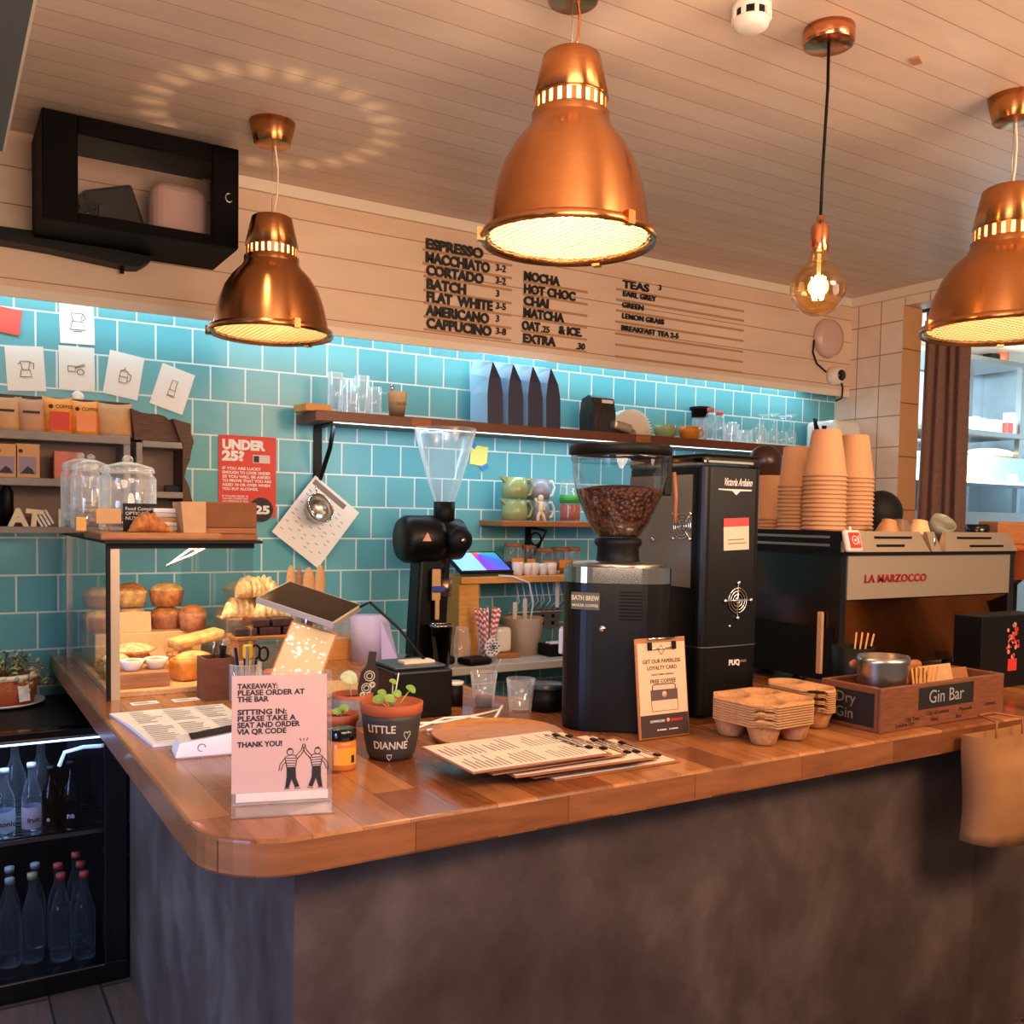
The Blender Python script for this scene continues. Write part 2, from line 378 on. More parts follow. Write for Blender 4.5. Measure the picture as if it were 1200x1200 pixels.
# right wall with the opening to the kitchen
wr = MB().box(RW, RW+.165, 3.43, 3.97, 0, CE, 0).box(RW, RW+.165, .2, 3.43, 2.735, CE, 0)
o = wr.build('wall_right', [M['block'], M['jamb']], kind=S)
for p in o.data.polygons:
    if p.normal.y < -.9: p.material_index = 1
MB().box(RW-.03, RW, .2, CL, CE-.05, CE).box(.9, RW-.03, CL-.02, CL, CE-.045, CE).build('trim_4', M['trim'], kind=S)
# dark bulkhead running toward the back wall, upper left
MB().box(-.9, .180, .5, 3.0, 2.5, 2.8).box(.180, .186, .5, 3.0, 2.5, 2.8, 1).build('trim_5', [mat('grey_bulkhead_paint', '#5A5C60', .5), M['trim']], kind=S)
# kitchen behind the opening
MB().box(RW+.165, 7.6, 4.75, 4.85, 0, CE).box(7.5, 7.6, 1.0, 4.75, 0, CE).build('wall_kitchen', M['kgrey'], kind=S)
MB().box(RW+.2, 7.6, .5, 4.85, CE, CE+.06).build('ceiling_kitchen', M['cream'], kind=S)

# ------------------------------------------------------------------ bar base and worktop
base = thing('bar_base', 'brown and blue-grey plastered bar front below the wooden worktop', 'bar', (.54, 1.594, 0))
MB().box(0, .05, 0, 1.62, 0, .922).build('side_panel', M['plaster'], base)
MB().box(.05, 2.02, 0, .05, 0, .922).build('front_panel', M['plaster'], base)
MB().box(2.026, 3.6, .008, .05, 0, .922).build('front_panel', M['plaster'], base)

def worktop():
    out = []
    def arc(cx, cy, r, a0, a1, n=8):
        for i in range(n+1):
            a = a0+(a1-a0)*i/n; out.append((cx+r*math.cos(a), cy+r*math.sin(a)))
    arc(.375+.15, 1.5+.15, .15, PI, 1.5*PI)
    out.extend([(4.1, 1.5), (4.1, 2.40)])
    arc(1.45+.04, 2.40+.04, .04, 1.5*PI, PI, 4)
    out.extend([(1.45, 3.872), (.375, 3.872)])
    b = bmesh.new()
    vs = [b.verts.new((x, y, HC-.065)) for x, y in out]; f = b.faces.new(vs)
    r = bmesh.ops.extrude_face_region(b, geom=[f])
    for q in r['geom']:
        if isinstance(q, bmesh.types.BMVert): q.co.z = HC
    bmesh.ops.recalc_face_normals(b, faces=b.faces)
    es = [e for e in b.edges if abs(e.verts[0].co.z-e.verts[1].co.z) < 1e-6]
    bmesh.ops.bevel(b, geom=es, offset=.006, segments=2, affect='EDGES', profile=.5)
    me = bpy.data.meshes.new('worktop'); b.to_mesh(me); b.free(); me.materials.append(M['butcher']); me.materials.append(M['edge'])
    for p in me.polygons: p.material_index = 1 if abs(p.normal.z) < .3 else 0
    o = bpy.data.objects.new('worktop', me); COL.objects.link(o)
    return tag(o, 'thick butcher block worktop with rounded corner on the plastered bar', 'worktop')
worktop()

# stainless back bench
bench = thing('steel_bench', 'stainless steel work bench against the tiles behind the bar', 'bench', (1.47, 3.42, 0))
MB().rbox(0, 2.6, 0, .452, .865, .9, .004).build('bench_top', M['bench'], bench)
for x, y in ((.03, .03), (2.5, .03), (.03, .42), (2.5, .42)):
    MB().box(x, x+.04, y-.02, y+.02, 0, .865).build('leg', M['bench'], bench)
MB().box(.0, 2.6, .02, .44, .30, .32).build('under_shelf', M['bench'], bench)

# ------------------------------------------------------------------ pendant lamps
def pendant(label, x, y, zr, R=.205, hb=.25, cordz=CE, canopy=True, power=60, soft=.009):
    t = thing('pendant_lamp', label, 'lamp', (x, y, zr), 0, 'copper pendant lamps')
    # rim ring
    MB().lathe([(R-.012, .004), (R+.004, -.006), (R+.010, .004), (R+.004, .016), (R-.010, .018), (R-.012, .004)], 56).build('rim', M['copper'], t)
    # bowl, outside and inside
    rc = .43*R
    key = [(0, .945), (.12, .935), (.24, .91), (.43, .855), (.62, .775), (.79, .65), (.87, .565), (.93, .495), (1, .455)]
    prof = [(k*R, .012+u*hb) for u, k in key]
    MB().lathe(prof+[(rc+.002, hb+.016)], 56).build('bowl', M['copper'], t)
    inn = [(r-.004, z-.002) for r, z in prof]
    MB().lathe(inn, 48).build('reflector', M['shade_in'], t)
    n0 = hb+.016
    MB().lathe([(rc+.005, n0-.004), (rc+.005, n0+.014), (rc-.002, n0+.018)], 40).build('collar', M['copper'], t)
    # slotted neck: a ring of bars leaves the slots open
    sl = MB(); N = 24; hs = .030*R/.2; r = rc-.002
    for k in range(N):
        a = 2*PI*k/N; da = 2*PI/N*.27
        pts = []
        for rr in (r, r-.003):
            for aa in (a-da, a+da):
                for z in (n0+.016, n0+.016+hs): pts.append((rr*math.cos(aa), rr*math.sin(aa), z))
        sl.add(pts, [(0, 2, 3, 1), (4, 5, 7, 6), (0, 1, 5, 4), (2, 6, 7, 3), (0, 4, 6, 2), (1, 3, 7, 5)]); sl.mi[-5] = 1
    sl.lathe([(r-.003, n0+.016+hs), (r, n0+.016+hs), (r, n0+.022+hs), (r-.003, n0+.022+hs), (r-.003, n0+.016+hs)], 40)
    sl.build('slotted_neck', [M['copper'], M['shade_in']], t)
    c0 = n0+.020+hs
    hc = .50*R
    MB().lathe([(rc-.002, c0), (rc+.002, c0+.002), (.335*R, c0+hc*.95), (.30*R, c0+hc), (.0005, c0+hc+.002)], 40).build('cap', M['copper'], t)
    MB().lathe([(.0005, c0+hc-.003), (.29*R, c0+hc-.004), (rc-.004, c0+.002)], 32).build('cap_lining', M['shade_in'], t)
    top = c0+hc+.002
    # wire grid across the mouth
    g = MB(); st = R*2/23
    for i in range(-11, 12):
        d = i*st; L = math.sqrt(max(0, (R-.012)**2-d*d))
        if L > .01:
            g.box(d-.0009, d+.0009, -L, L, .003, .0042); g.box(-L, L, d-.0009, d+.0009, .003, .0042)
    g.build('grid', M['wire'], t)
    for a in (.6, 2.7, 4.8):
        MB().box(R-.004, R+.016, -.010, .010, -.008, .022, T=Matrix.Rotation(a, 4, 'Z')).build('clip', M['copper'], t)
    MB().ball((0, 0, .10), .036, s=(1, 1, 1.25)).build('light_bulb', M['bulb'], t)
    # cords and ceiling rose
    L = cordz-zr
    MB().tube([(.004, 0, top), (.018, 0, top+(L-top)*.25), (.020, 0, top+(L-top)*.5), (.008, 0, top+(L-top)*.8), (.012, 0, L-.06)], .0035).build('cord', M['trim'] if hb < .26 else M['copper_s'], t)
    MB().cyl((0, 0, top), (0, 0, L-.05), .0012, seg=6).build('wire', M['steel'], t)
    if canopy: MB().solid([(.056, L-.075), (.060, L-.072), (.076, L-.001)], 36).build('ceiling_rose', M['copper'], t)
    light('pendant_glow', 'POINT', (x, y, zr+n0-.095), power, (1.0, .66, .34), shadow_soft_size=soft)
    return t
pendant('copper bowl pendant hanging before the teal tiles, beside the black cabinet', .993, 3.203, 2.127, R=.200, hb=.225, power=13)
pendant('largest copper bowl pendant in front of the drinks menu', 1.325, 1.925, 2.192, R=.206, hb=.270, power=20, soft=.045)
pendant('copper bowl pendant at the right edge above the espresso machine', 2.838, 1.737, 2.124, R=.240, hb=.240, power=6.5, soft=.045)

t = thing('bulb_pendant', 'bare amber globe bulb hanging on a black cord', 'lamp', (2.036, 1.774, 2.075))
MB().ball((0, 0, .075), .0735, seg=32, rings=20).lathe([(.030, .140), (.024, .155), (.0225, .175)], 24).build('globe', M['amber'], t)
f = MB()
for k in range(6):
    a = k*PI/3; f.cyl((.013*math.cos(a), .013*math.sin(a), .045), (.017*math.cos(a+.3), .017*math.sin(a+.3), .105), .0021, seg=6)
f.build('filament', M['filament'], t)
MB().cyl((0, 0, .105), (0, 0, .165), .005).build('stem', M['glass'], t)
MB().solid([(.0225, .170), (.0235, .172), (.0235, .235), (.017, .245), (.009, .247), (.009, .265), (.0045, .268)], 24).build('holder', M['copper_s'], t)
MB().tube([(0, 0, .265), (.003, 0, .4), (.012, 0, .6), (.010, 0, .715)], .0042).build('cord', M['black'], t)
MB().solid([(.063, .712), (.066, .714), (.066, .755)], 36, T=TR((.01, 0, 0))).build('ceiling_rose', M['copper_s'], t)
light('bulb_glow', 'POINT', (2.036, 1.774, 2.145), 3, (1.0, .60, .26), shadow_soft_size=.03)

t = thing('smoke_detector', 'white smoke detector on the ceiling boards', 'detector', (1.790, 1.802, 2.830))
MB().solid([(.030, -.062), (.042, -.055), (.047, -.040), (.047, -.038)], 28).solid([(.050, -.018), (.050, -.001)], 28).build('housing', M['whiteg'], t)
MB().solid([(.043, -.038), (.043, -.018)], 28).build('vent_ring', M['black'], t)
b = MB()
for k in range(9):
    a = k*2*PI/9; b.box(.036, .050, -.005, .005, -.040, -.017, T=Matrix.Rotation(a, 4, 'Z'))
b.build('ribs', M['whiteg'], t)
MB().box(-.02, .02, -.013, .013, -.006, 0).build('ceiling_plate', mat('tan_sticker', '#A97C5B', .6), loc=(2.382, 1.754, 2.830), rz=.4, label='small tan plate stuck to the ceiling beside the right pendant', cat='plate')

# ================================================================== things on the back wall
# black wall cabinet
t = thing('wall_cabinet', 'black metal wall cabinet with a glazed door, high on the cladding', 'cabinet', (.317, 3.44, 2.455))
W, D, Hh = .625, .34, .345
c = MB(); th = .012
c.box(0, th, 0, D, 0, Hh).box(W-th, W, 0, D, 0, Hh).box(th, W-th, 0, D, Hh-th, Hh).box(th, W-th, 0, D, 0, th)
c.build('body', M['cab'], t)
d = MB()
d.rbox(0, .105, -.018, 0, 0, Hh, .004).rbox(W-.09, W, -.018, 0, 0, Hh, .004).rbox(.105, W-.09, -.018, 0, Hh-.058, Hh, .004).rbox(.105, W-.09, -.018, 0, 0, .034, .004)
d = d.build('door', M['cab'], t)
MB().box(.105, W-.09, -.011, -.007, .034, Hh-.058).build('pane', glass('dark_pane', (.92, .90, .90), .015, power=5), d)
MB().tube([(W-.035+.012*math.cos(a), -.020, .17+.015*math.sin(a)) for a in [x*.35+1.2 for x in range(14)]], .0022).build('lock', M['chrome'], d)
r = thing('speaker', 'pale rounded smart speaker with a blue light inside the black wall cabinet', 'speaker', (.317+.455, 3.60, 2.4675))
MB().rbox(-.10, .10, -.06, .06, 0, .225, .055, seg=5).build('body', mat('pale_speaker_cloth', '#D9B8AC', .7), r)
MB().box(-.012, -.006, -.063, -.059, .022, .030).build('indicator_light', mat('blue_indicator', (.12, .2, 1.0), emit=12), r)
b = MB(); b.rbox(-.09, .09, -.05, .05, 0, .15, .012, T=TR((0, 0, .0), ry=-.35))
b.build('modem', M['black'], loc=(.317+.26, 3.65, 2.50), rot=(0, 0, .2), label='black modem leaning inside the wall cabinet beside the speaker', cat='modem')
b = MB(); rd = random.Random(3)
for k in range(5):
    p = [(rd.uniform(-.10, .04), rd.uniform(-.05, .05), rd.uniform(.004, .10)) for _ in range(7)]; p[0] = (-.10, 0, .004)
    b.tube(p, .003, 6)
b.build('cable_tangle', M['black'], loc=(.317+.16, 3.56, 2.470), label='tangle of black cables inside the wall cabinet', cat='cable')
# black arm-shaped bracket below the cabinet
b = MB(); pts = [(-.5, 0), (-.5, .028)]+[(.06, .040), (.36, .016), (.44, .012), (.435, -.004)]+[(.40, -.030), (.37, -.034), (.10, -.012), (-.2, -.004)]
b.prism([(x, z) for x, z in pts], 0, .09, T=Matrix(((1, 0, 0, 0), (0, 0, 1, 0), (0, 1, 0, 0), (0, 0, 0, 1))))
br = b.build('wall_bracket', M['black'], loc=(.262, 3.688, 2.437), label='black arm bracket fixed to the cladding under the wall cabinet', cat='bracket')
MB().cyl((.345, .06, -.034), (.345, .06, -.050), .008).build('knob', M['black'], br)

# menu lettering on its rails
t = thing('menu_board', 'drinks price list in black letters on rails across the cladding', 'menu', (1.86, CL, 2.3))
rl = mat('rail_strip', '#B98A60', .5)
def mtxt(s, px, py, size, loc, w=None, bold=.045):
    lettering(s, size, face_T((loc[0]-1.86, -.006, loc[2]-2.3)), M['ink'], t, 'menu_line', bold, .003, width=w)
rows1 = [('ESPRESSO', (1.848, 3.780, 2.683), (2.134, 3.780, 2.687)), ('MACCHIATO', (1.848, 3.780, 2.625), (2.170, 3.780, 2.628)), ('CORTADO', (1.853, 3.780, 2.571), (2.140, 3.780, 2.563)),
         ('BATCH', (1.854, 3.780, 2.512), (2.049, 3.780, 2.509)), ('FLAT  WHITE', (1.855, 3.780, 2.457), (2.187, 3.780, 2.455)), ('AMERICANO', (1.856, 3.780, 2.398), (2.175, 3.780, 2.392)), ('CAPPUCINO', (1.857, 3.780, 2.343), (2.185, 3.780, 2.335))]
for k, (s, a, b) in enumerate(rows1):
    mtxt(s, 0, 0, .060, a, b[0]-a[0])
    MB().box(a[0]-1.87, .43, -.005, 0, a[2]-2.312, a[2]-2.302).build('rail', rl, t)
for s, a in (('3-2', (2.201, 3.780, 2.639)), ('3-2', (2.202, 3.780, 2.583)), ('3', (2.204, 3.780, 2.524)), ('3-5', (2.205, 3.780, 2.468)), ('3', (2.206, 3.780, 2.411)), ('3-8', (2.207, 3.780, 2.355))):
    mtxt(s, 0, 0, .042, a, None, .012)
rows2 = [('MOCHA', (2.353, 3.780, 2.620), (2.553, 3.780, 2.629)), ('HOT CHOC', (2.354, 3.780, 2.562), (2.644, 3.780, 2.573)), ('CHAI', (2.355, 3.780, 2.507), (2.493, 3.780, 2.513)), ('MATCHA', (2.354, 3.780, 2.452), (2.582, 3.780, 2.452)),
         ('OAT', (2.348, 3.780, 2.393), (2.448, 3.780, 2.392)), ('EXTRA', (2.354, 3.780, 2.335), (2.536, 3.780, 2.335))]
for s, a, b in rows2:
    mtxt(s, 0, 0, .056, a, b[0]-a[0])
    MB().box(a[0]-1.86, .86, -.005, 0, a[2]-2.312, a[2]-2.302).build('rail', rl, t)
mtxt('.25', 0, 0, .042, (2.452, 3.780, 2.393), None, .012); mtxt('& ICE.', 0, 0, .052, (2.554, 3.780, 2.397)); mtxt('.30', 0, 0, .044, (2.655, 3.780, 2.335), None, .012)
rows3 = [('TEAS', (2.930, 3.780, 2.665), (3.098, 3.780, 2.676), .052), ('EARL GREY', (2.931, 3.780, 2.624), (3.144, 3.780, 2.631), .036), ('GREEN', (2.928, 3.780, 2.569), (3.063, 3.780, 2.574), .036),
         ('LEMON GRASS', (2.929, 3.780, 2.515), (3.198, 3.780, 2.522), .036), ('BREAKFAST TEA 2-5', (2.926, 3.780, 2.456), (3.297, 3.780, 2.464), .036)]
for s, a, b, z in rows3: mtxt(s, 0, 0, z, a, b[0]-a[0], .028)
mtxt('3', 0, 0, .038, (3.159, 3.780, 2.684), None, .012)
for a in ((2.893, 3.780, 2.660), (2.895, 3.780, 2.610), (2.896, 3.780, 2.557), (2.892, 3.780, 2.502), (2.894, 3.780, 2.444), (2.896, 3.780, 2.390), (2.897, 3.780, 2.332)):
    MB().box(a[0]-1.86, 1.90, -.005, 0, a[2]-2.312, a[2]-2.302).build('rail', rl, t)

# white alarm disc and camera on the cladding at the right
t = thing('alarm_sounder', 'round white alarm sounder on the cladding near the corner', 'alarm', (4.418, 3.780, 2.580))
T0 = Matrix.Rotation(PI/2, 4, 'X')
MB().solid([(.108, .0), (.112, .012), (.104, .040), (.07, .052)], 36, T=T0).build('dome', mat('dull_white_plastic', '#D3AFA0', .25), t)
MB().tube([(-.11, -.01, -.02), (-.115, -.008, -.09), (-.08, -.008, -.15), (.0, -.008, -.19)], .005).build('cable', M['black'], t)
t = thing('security_camera', 'small white camera with a black lens below the round alarm', 'camera', (4.479, 3.780, 2.371))
MB().solid([(.052, 0), (.055, .02), (.045, .060), (.036, .064)], 28, T=T0).build('housing', M['trim'], t)
MB().solid([(.034, .060), (.030, .069)], 24, T=T0 @ TR((.006, 0, 0))).build('lens', M['blackg'], t)
MB().tube([(.05, -.02, -.01), (.085, -.01, -.06), (.08, -.01, -.12), (.03, -.01, -.14)], .005).build('cable', M['black'], t)

# picture cards taped to the tiles
def card(loc, wd, ht, roll, label, draw):
    b = MB().box(-wd/2, wd/2, -.002, 0, -ht/2, ht/2)
    o = b.build('picture_card', M['white'], loc=loc, rot=(0, -roll, 0), label=label, cat='card', group='coffee drawings on the tiles')
    g = MB()
    for poly in draw: g.tube([(x, -.003, z) for x, z in poly], .0011, 5)
    g.build('drawing', M['ink'], o)
def rect(x0, x1, z0, z1, k=0): return [(x0+k, z0), (x1-k, z0), (x1, z1), (x0, z1), (x0+k, z0)]
card((0.471, 3.874, 2.217), .118, .165, .03, 'white card with a coffee dripper drawing, the topmost one against the ceiling trim', [rect(-.016, .02, -.03, .0, -.008), [(-.012, -.036), (.016, -.036)], rect(-.02, .02, 0, .03, .008), [(.02, .03), (.03, .012), (.018, .004)]])
card((0.300, 3.874, 2.029), .125, .160, .06, 'white card with a moka pot drawing, leftmost on the tiles', [rect(-.014, .014, -.03, -.004, -.005), rect(-.016, .016, -.004, .026, .006), [(.014, .022), (.028, .020), (.026, -.002)], [(-.016, .02), (-.024, .016)]])
card((0.470, 3.874, 2.045), .122, .160, .01, 'white card with a portafilter drawing, below the topmost card', [rect(-.03, -.006, -.012, .008), [(-.006, .004), (.026, .018)], [(-.006, .0), (.028, .012)], [(.012+.012*math.cos(a), -.012+.010*math.sin(a)) for a in [x*.5 for x in range(14)]]])
card((0.633, 3.874, 2.035), .125, .165, -.16, 'white card with a french press drawing, second from the right', [rect(-.014, .014, -.028, .014), [(-.014, .014), (0, .022), (.014, .014)], [(0, .022), (0, .030)], [(.014, .01), (.026, .006), (.024, -.018), (.014, -.02)], [(-.014, -.006), (.014, -.006)]])
card((0.811, 3.874, 1.998), .128, .165, -.30, 'white card with a plunger brewer drawing, tilted most, rightmost on the tiles', [rect(-.010, .010, -.005, .034), rect(-.012, .012, -.026, -.005), [(-.016, -.03), (.016, -.03)]])
MB().box(-.09, .055, -.003, 0, -.045, .045).build('red_note', mat('coral_paper', '#E2564A', .7), loc=(0.231, 3.872, 2.194), rot=(0, .12, 0), label='coral red paper note on the tiles at the left edge', cat='note')
# poster
t = thing('poster', 'red UNDER 25? age check poster on the tiles', 'poster', (0.988, 3.872, 1.523))
a = (0.988, 3.872, 1.837); b = (1.222, 3.872, 1.527)
W, Hh = b[0]-a[0], a[2]-b[2]
MB().box(0, W, -.002, 0, -.02, Hh).build('sheet', M['red'], t)
def ptxt(s, x, z, size, w, m=M['white'], bold=.03, nm='lettering'): lettering(s, size, face_T((x, -.0032, z)), m, t, nm, bold, .0005, width=w)
ptxt('UNDER', .014, Hh-.055, .052, .175, bold=.06); ptxt('25?', .014, Hh-.100, .052, .09, bold=.06)
for k, s in enumerate(('IF YOU ARE LUCKY', 'ENOUGH TO LOOK UNDER', '25 YOU WILL BE ASKED', 'TO PROVE THAT YOU ARE', 'AGED 18 OR OVER WHEN', 'YOU BUY ALCOHOL')):
    ptxt(s, .014, Hh-.138-k*.0165, .0155, min(.20, .0098*len(s)))
for k, s in enumerate(('IF YOU ARE UNDER 18,', 'YOU ARE COMMITTING', 'AN OFFENCE IF YOU', 'ATTEMPT TO BUY')):
    ptxt(s, .014, Hh-.248-k*.0105, .0095, .105, bold=.02)
MB().box(.138, .208, -.003, -.002, Hh-.108, Hh-.075).build('licence_picture', mat('licence_pink', '#D9C4BE', .6), t)
MB().box(.141, .163, -.004, -.003, Hh-.105, Hh-.079).build('portrait', M['ink'], t)
MB().prism([(.05*math.cos(x*PI/16), .05*math.sin(x*PI/16)) for x in range(32)], .0, .002, T=TR((.172, -.002, .012), rx=PI/2)).build('badge', M['ink'], t)
lettering('25', .045, face_T((.146, -.0052, -.004)), M['white'], t, 'badge_number', .05, .0005, width=.062)
MB().prism([(.128, -.002), (.146, .012), (.128, .026), (.120, .026), (.136, .012), (.120, -.002)], 0, .002, T=TR((.0, -.0045, .0), rx=PI/2)).build('arrow', M['redp'], t)

# ------------------------------------------------------------------ wall display unit on the left
t = thing('display_shelf', 'weathered grey wall display shelf with live edge sides on the tiles', 'shelf', (0, 3.70, 1.40))
F = 3.70; z0 = 1.40; B = YW-F
zt = (0.406, 3.700, 1.793)[2]-z0; z2 = (0.405, 3.700, 1.631)[2]-z0; z3 = (0.257, 3.700, 1.461)[2]-z0; xr = (0.836, 3.700, 1.714)[0]; xm = (0.615, 3.700, 1.704)[0]; xm2 = (0.657, 3.700, 1.706)[0]
xl = -.5
MB().rbox(xl, xm+.012, 0, B, zt-.030, zt, .003).build('shelf_board', M['grey_ply'], t)
MB().rbox(xl, xm, 0, B, z2-.028, z2, .003).build('shelf_board', M['grey_ply'], t)
MB().rbox(xl, xr-.12, 0, B, z3-.024, z3, .003).build('shelf_board', M['grey_ply'], t)
MB().rbox(xm-.012, xm+.012, .002, B-.002, z3, zt-.030, .003).build('upright', M['grey_ply'], t)
MB().rbox(xm2-.010, xm2+.012, .001, B-.002, z3, zt-.02, .003).build('upright', M['grey_ply'], t)
MB().rbox(xm2+.012, xr-.02, 0, B, zt-.036, zt-.012, .003).build('shelf_board', M['grey_ply'], t)
MB().rbox(xm2+.012, xr-.02, 0, B, z2-.060, z2-.036, .003).build('shelf_board', M['grey_ply'], t)
MB().box(xl, xr-.02, B-.008, B, z3, zt).build('back_panel', mat('taupe_board', '#8E7468', .7, noise=.08, nscale=6), t)
rd = random.Random(5); pts = []
for k in range(13):
    u = k/12; pts.append((xr+.012*math.sin(u*9)+rd.uniform(-.007, .007)-.02*(1-u)*(u < .2), z3-.01+u*(zt+.07-z3)))
pts = pts+[(xr-.06, zt+.075), (xr-.024, zt-.03), (xr-.024, z3)]
SW = Matrix(((1, 0, 0, 0), (0, 0, 1, 0), (0, 1, 0, 0), (0, 0, 0, 1)))
MB().prism(pts, 0, B-.001, T=SW).build('live_edge_side', M['bark'], t)
top = [(xm2-.01, zt-.008)]+[(xm2-.02+.030*k+rd.uniform(-.004, .004), zt+.105-.006*k+rd.uniform(-.006, .006)) for k in range(5)]+[(xr-.055, zt+.06), (xr-.03, zt-.008)]
MB().prism(top, .03, B-.001, T=SW).build('live_edge_slab', M['bark'], t)
MB().box(xl, xm2-.01, B-.04, B-.001, zt+.10, zt+.135).build('top_rail', M['bark'], t)
# packets on it
def packet(loc, wd, ht, m, label, rz=0, slot=None, panel=None):
    b = MB(); n = 10; vs = []; fs = []
    for j in range(7):
        v = j/6; dep = .05*math.sin(min(1, (1-v)*1.15+.02)*PI/2)+.004
        for i in range(n+1):
            u = i/n; x = (u-.5)*wd*(1-.04*math.sin(v*PI)); z = v*ht
            if j == 6: z += ht*.06*(abs(u-.5)*2)**2
            dd = dep*(1-(abs(u-.5)*2)**3*.7)
            vs.append((x, -dd, z))
    for i in range(n+1):
        for j in range(7): pass
    m0 = len(vs)
    for j in range(7):
        for i in range(n+1):
            q = vs[j*(n+1)+i]; vs.append((q[0], .0, q[2]))
    for a in (0, m0):
        for j in range(6):
            for i in range(n): k = a+j*(n+1)+i; fs.append((k, k+1, k+n+2, k+n+1))
    ring = [i for i in range(n+1)]+[j*(n+1)+n for j in range(1, 7)]+[6*(n+1)+i for i in range(n-1, -1, -1)]+[j*(n+1) for j in range(5, 0, -1)]
    for i in range(len(ring)):
        a, c = ring[i], ring[(i+1) % len(ring)]; fs.append((a, c, c+m0, a+m0))
    b.add(vs, fs, 0, True)
    o = b.build('coffee_packet', m, loc=loc, rz=rz, label=label, cat='packet', group='packets on the display shelf')
    if slot: MB().box(-wd*.28, wd*.25, -.053, -.047, ht*.55, ht*.62).build('label_slot', slot, o)
    if panel:
        MB().box(-wd*.30, wd*.34, -.055, -.049, ht*.08, ht*.60).build('label_panel', panel, o)
        lettering('COFFEE', ht*.13, face_T((-wd*.12, -.054, ht*.70)), M['ink'], o, 'lettering', .02)
        MB().ball((-wd*.26, -.050, ht*.74), ht*.06, s=(1, .2, 1), seg=10, rings=6).build('mark', M['ink'], o)
zs = zt+z0
packet(((0.228, 3.700, 1.788)[0], F+.07, zs+.0005), .10, .115, M['kraft'], 'kraft packet with a dark slit, leftmost on the display shelf', slot=M['ink'])
packet(((0.307, 3.700, 1.793)[0], F+.07, zs), .10, .115, mat('pink_kraft', '#C0906E', .7), 'pinkish kraft packet with a dark slit, left of the orange packets', slot=M['ink'])
packet(((0.393, 3.700, 1.799)[0], F+.07, zs), .10, .125, M['orangep'], 'orange coffee packet with a red panel, the left one of the orange pair', panel=M['red'])
packet(((0.478, 3.700, 1.804)[0], F+.07, zs), .098, .120, M['orangep'], 'orange coffee packet with a pale panel, the right one of the orange pair', panel=mat('salmon_panel', '#EE8A4A', .5))
packet(((0.581, 3.700, 1.810)[0], F+.07, zs), .125, .118, M['kraft'], 'plain kraft packet beside the orange packets and the bark slab')
def boxlet(loc, wd, ht, dp, m, label, deco=None):
    t = thing('coffee_box', label, 'box', loc, 0, 'boxes in the display shelf')
    MB().rbox(-wd/2, wd/2, 0, dp, 0, ht, .002).build('carton', m, t)
    if deco:
        MB().box(-wd*.36, wd*.36, -.001, 0, ht*.10, ht*.62).build('label_panel', deco, t)
        MB().ball((-wd*.28, -.001, ht*.78), ht*.06, s=(1, .15, 1), seg=10, rings=6).build('mark', M['ink'], t)
        MB().prism([(-wd*.3, ht*.12), (wd*.3, ht*.12), (wd*.18, ht*.26), (0, ht*.34), (-wd*.14, ht*.24)], 0, .001, T=TR((0, -.001, 0), rx=PI/2)).build('picture', M['ink'], t)
pur = mat('mauve_label', '#8E7A94', .6)
boxlet(((0.224, 3.700, 1.628)[0], F+.015, z2+z0), .075, .115, .05, M['kraft'], 'kraft box with a mauve label, left one at the edge of the picture', pur)
boxlet(((0.292, 3.700, 1.630)[0], F+.015, z2+z0), .076, .118, .05, M['kraft'], 'kraft box with a mauve label, right one beside the pink boxes', pur)
boxlet(((0.400, 3.700, 1.634)[0], F+.02, z2+z0), .048, .098, .05, mat('coral_card', '#C7705F', .6), 'coral pink box, left of the two pink ones in the display shelf')
boxlet(((0.447, 3.700, 1.636)[0], F+.02, z2+z0), .048, .096, .05, mat('dull_coral_card', '#B8705F', .6), 'dull coral box, right of the two pink ones behind the glass jars')
MB().rbox(-.03, .03, 0, .02, 0, .026, .003).build('display_clock', M['black'], loc=((0.783, 3.700, 1.610)[0], F+.03, z2-.036+z0), label='small black display block on the right compartment shelf', cat='clock')
MB().rbox(-.03, .03, 0, .02, 0, .030, .003).build('digital_block', M['black'], loc=((0.572, 3.700, 1.702)[0], F+.12, z2+z0), label='small black block at the back of the left compartment behind the jars', cat='block')
MB().solid([(.022, 0), (.022, .12), (.012, .14), (.012, .165)], 20).build('dark_bottle', M['black'], loc=((0.231, 3.700, 1.511)[0], F+.09, z3+z0), label='black bottle at the back of the lowest display shelf', cat='bottle')
# loose cream letters on the lowest shelf
zl = z3+z0
lt = mat('cream_letter_paint', '#E3D6B4', .6)
lettering('A', .085, Matrix.Translation(((0.233, 3.700, 1.478)[0], F+.014, zl+.001)) @ FRONT, lt, None, 'letter_block', .05, .008)
o = bpy.data.objects['letter_block']; tag(o, 'cream wooden letter A standing on the lowest display shelf', 'letter', 'cream letters')
lettering('T', .085, Matrix.Translation(((0.283, 3.700, 1.488)[0], F+.02, zl+.001)) @ Matrix.Rotation(.1, 4, 'Y') @ FRONT, lt, None, 'letter_block', .05, .008)
o = bpy.data.objects['letter_block.001']; tag(o, 'cream wooden letter T leaning on the lowest display shelf', 'letter', 'cream letters')
b = MB()
for k in range(4): b.rbox(-.03+k*.012, -.022+k*.012, 0, .06, 0, .055, .001, T=TR((0, 0, 0.006), ry=-.5))
b.build('card_stack', M['white'], loc=((0.364, 3.700, 1.477)[0], F+.02, zl), label='leaning stack of small cards on the lowest display shelf', cat='cards')
lettering('M', .085, Matrix.Translation(((0.386, 3.700, 1.492)[0], F+.012, zl+.001)) @ FRONT, lt, None, 'letter_block', .05, .008)
o = bpy.data.objects['letter_block.002']; tag(o, 'cream wooden letter M beside the glass jars', 'letter', 'cream letters')

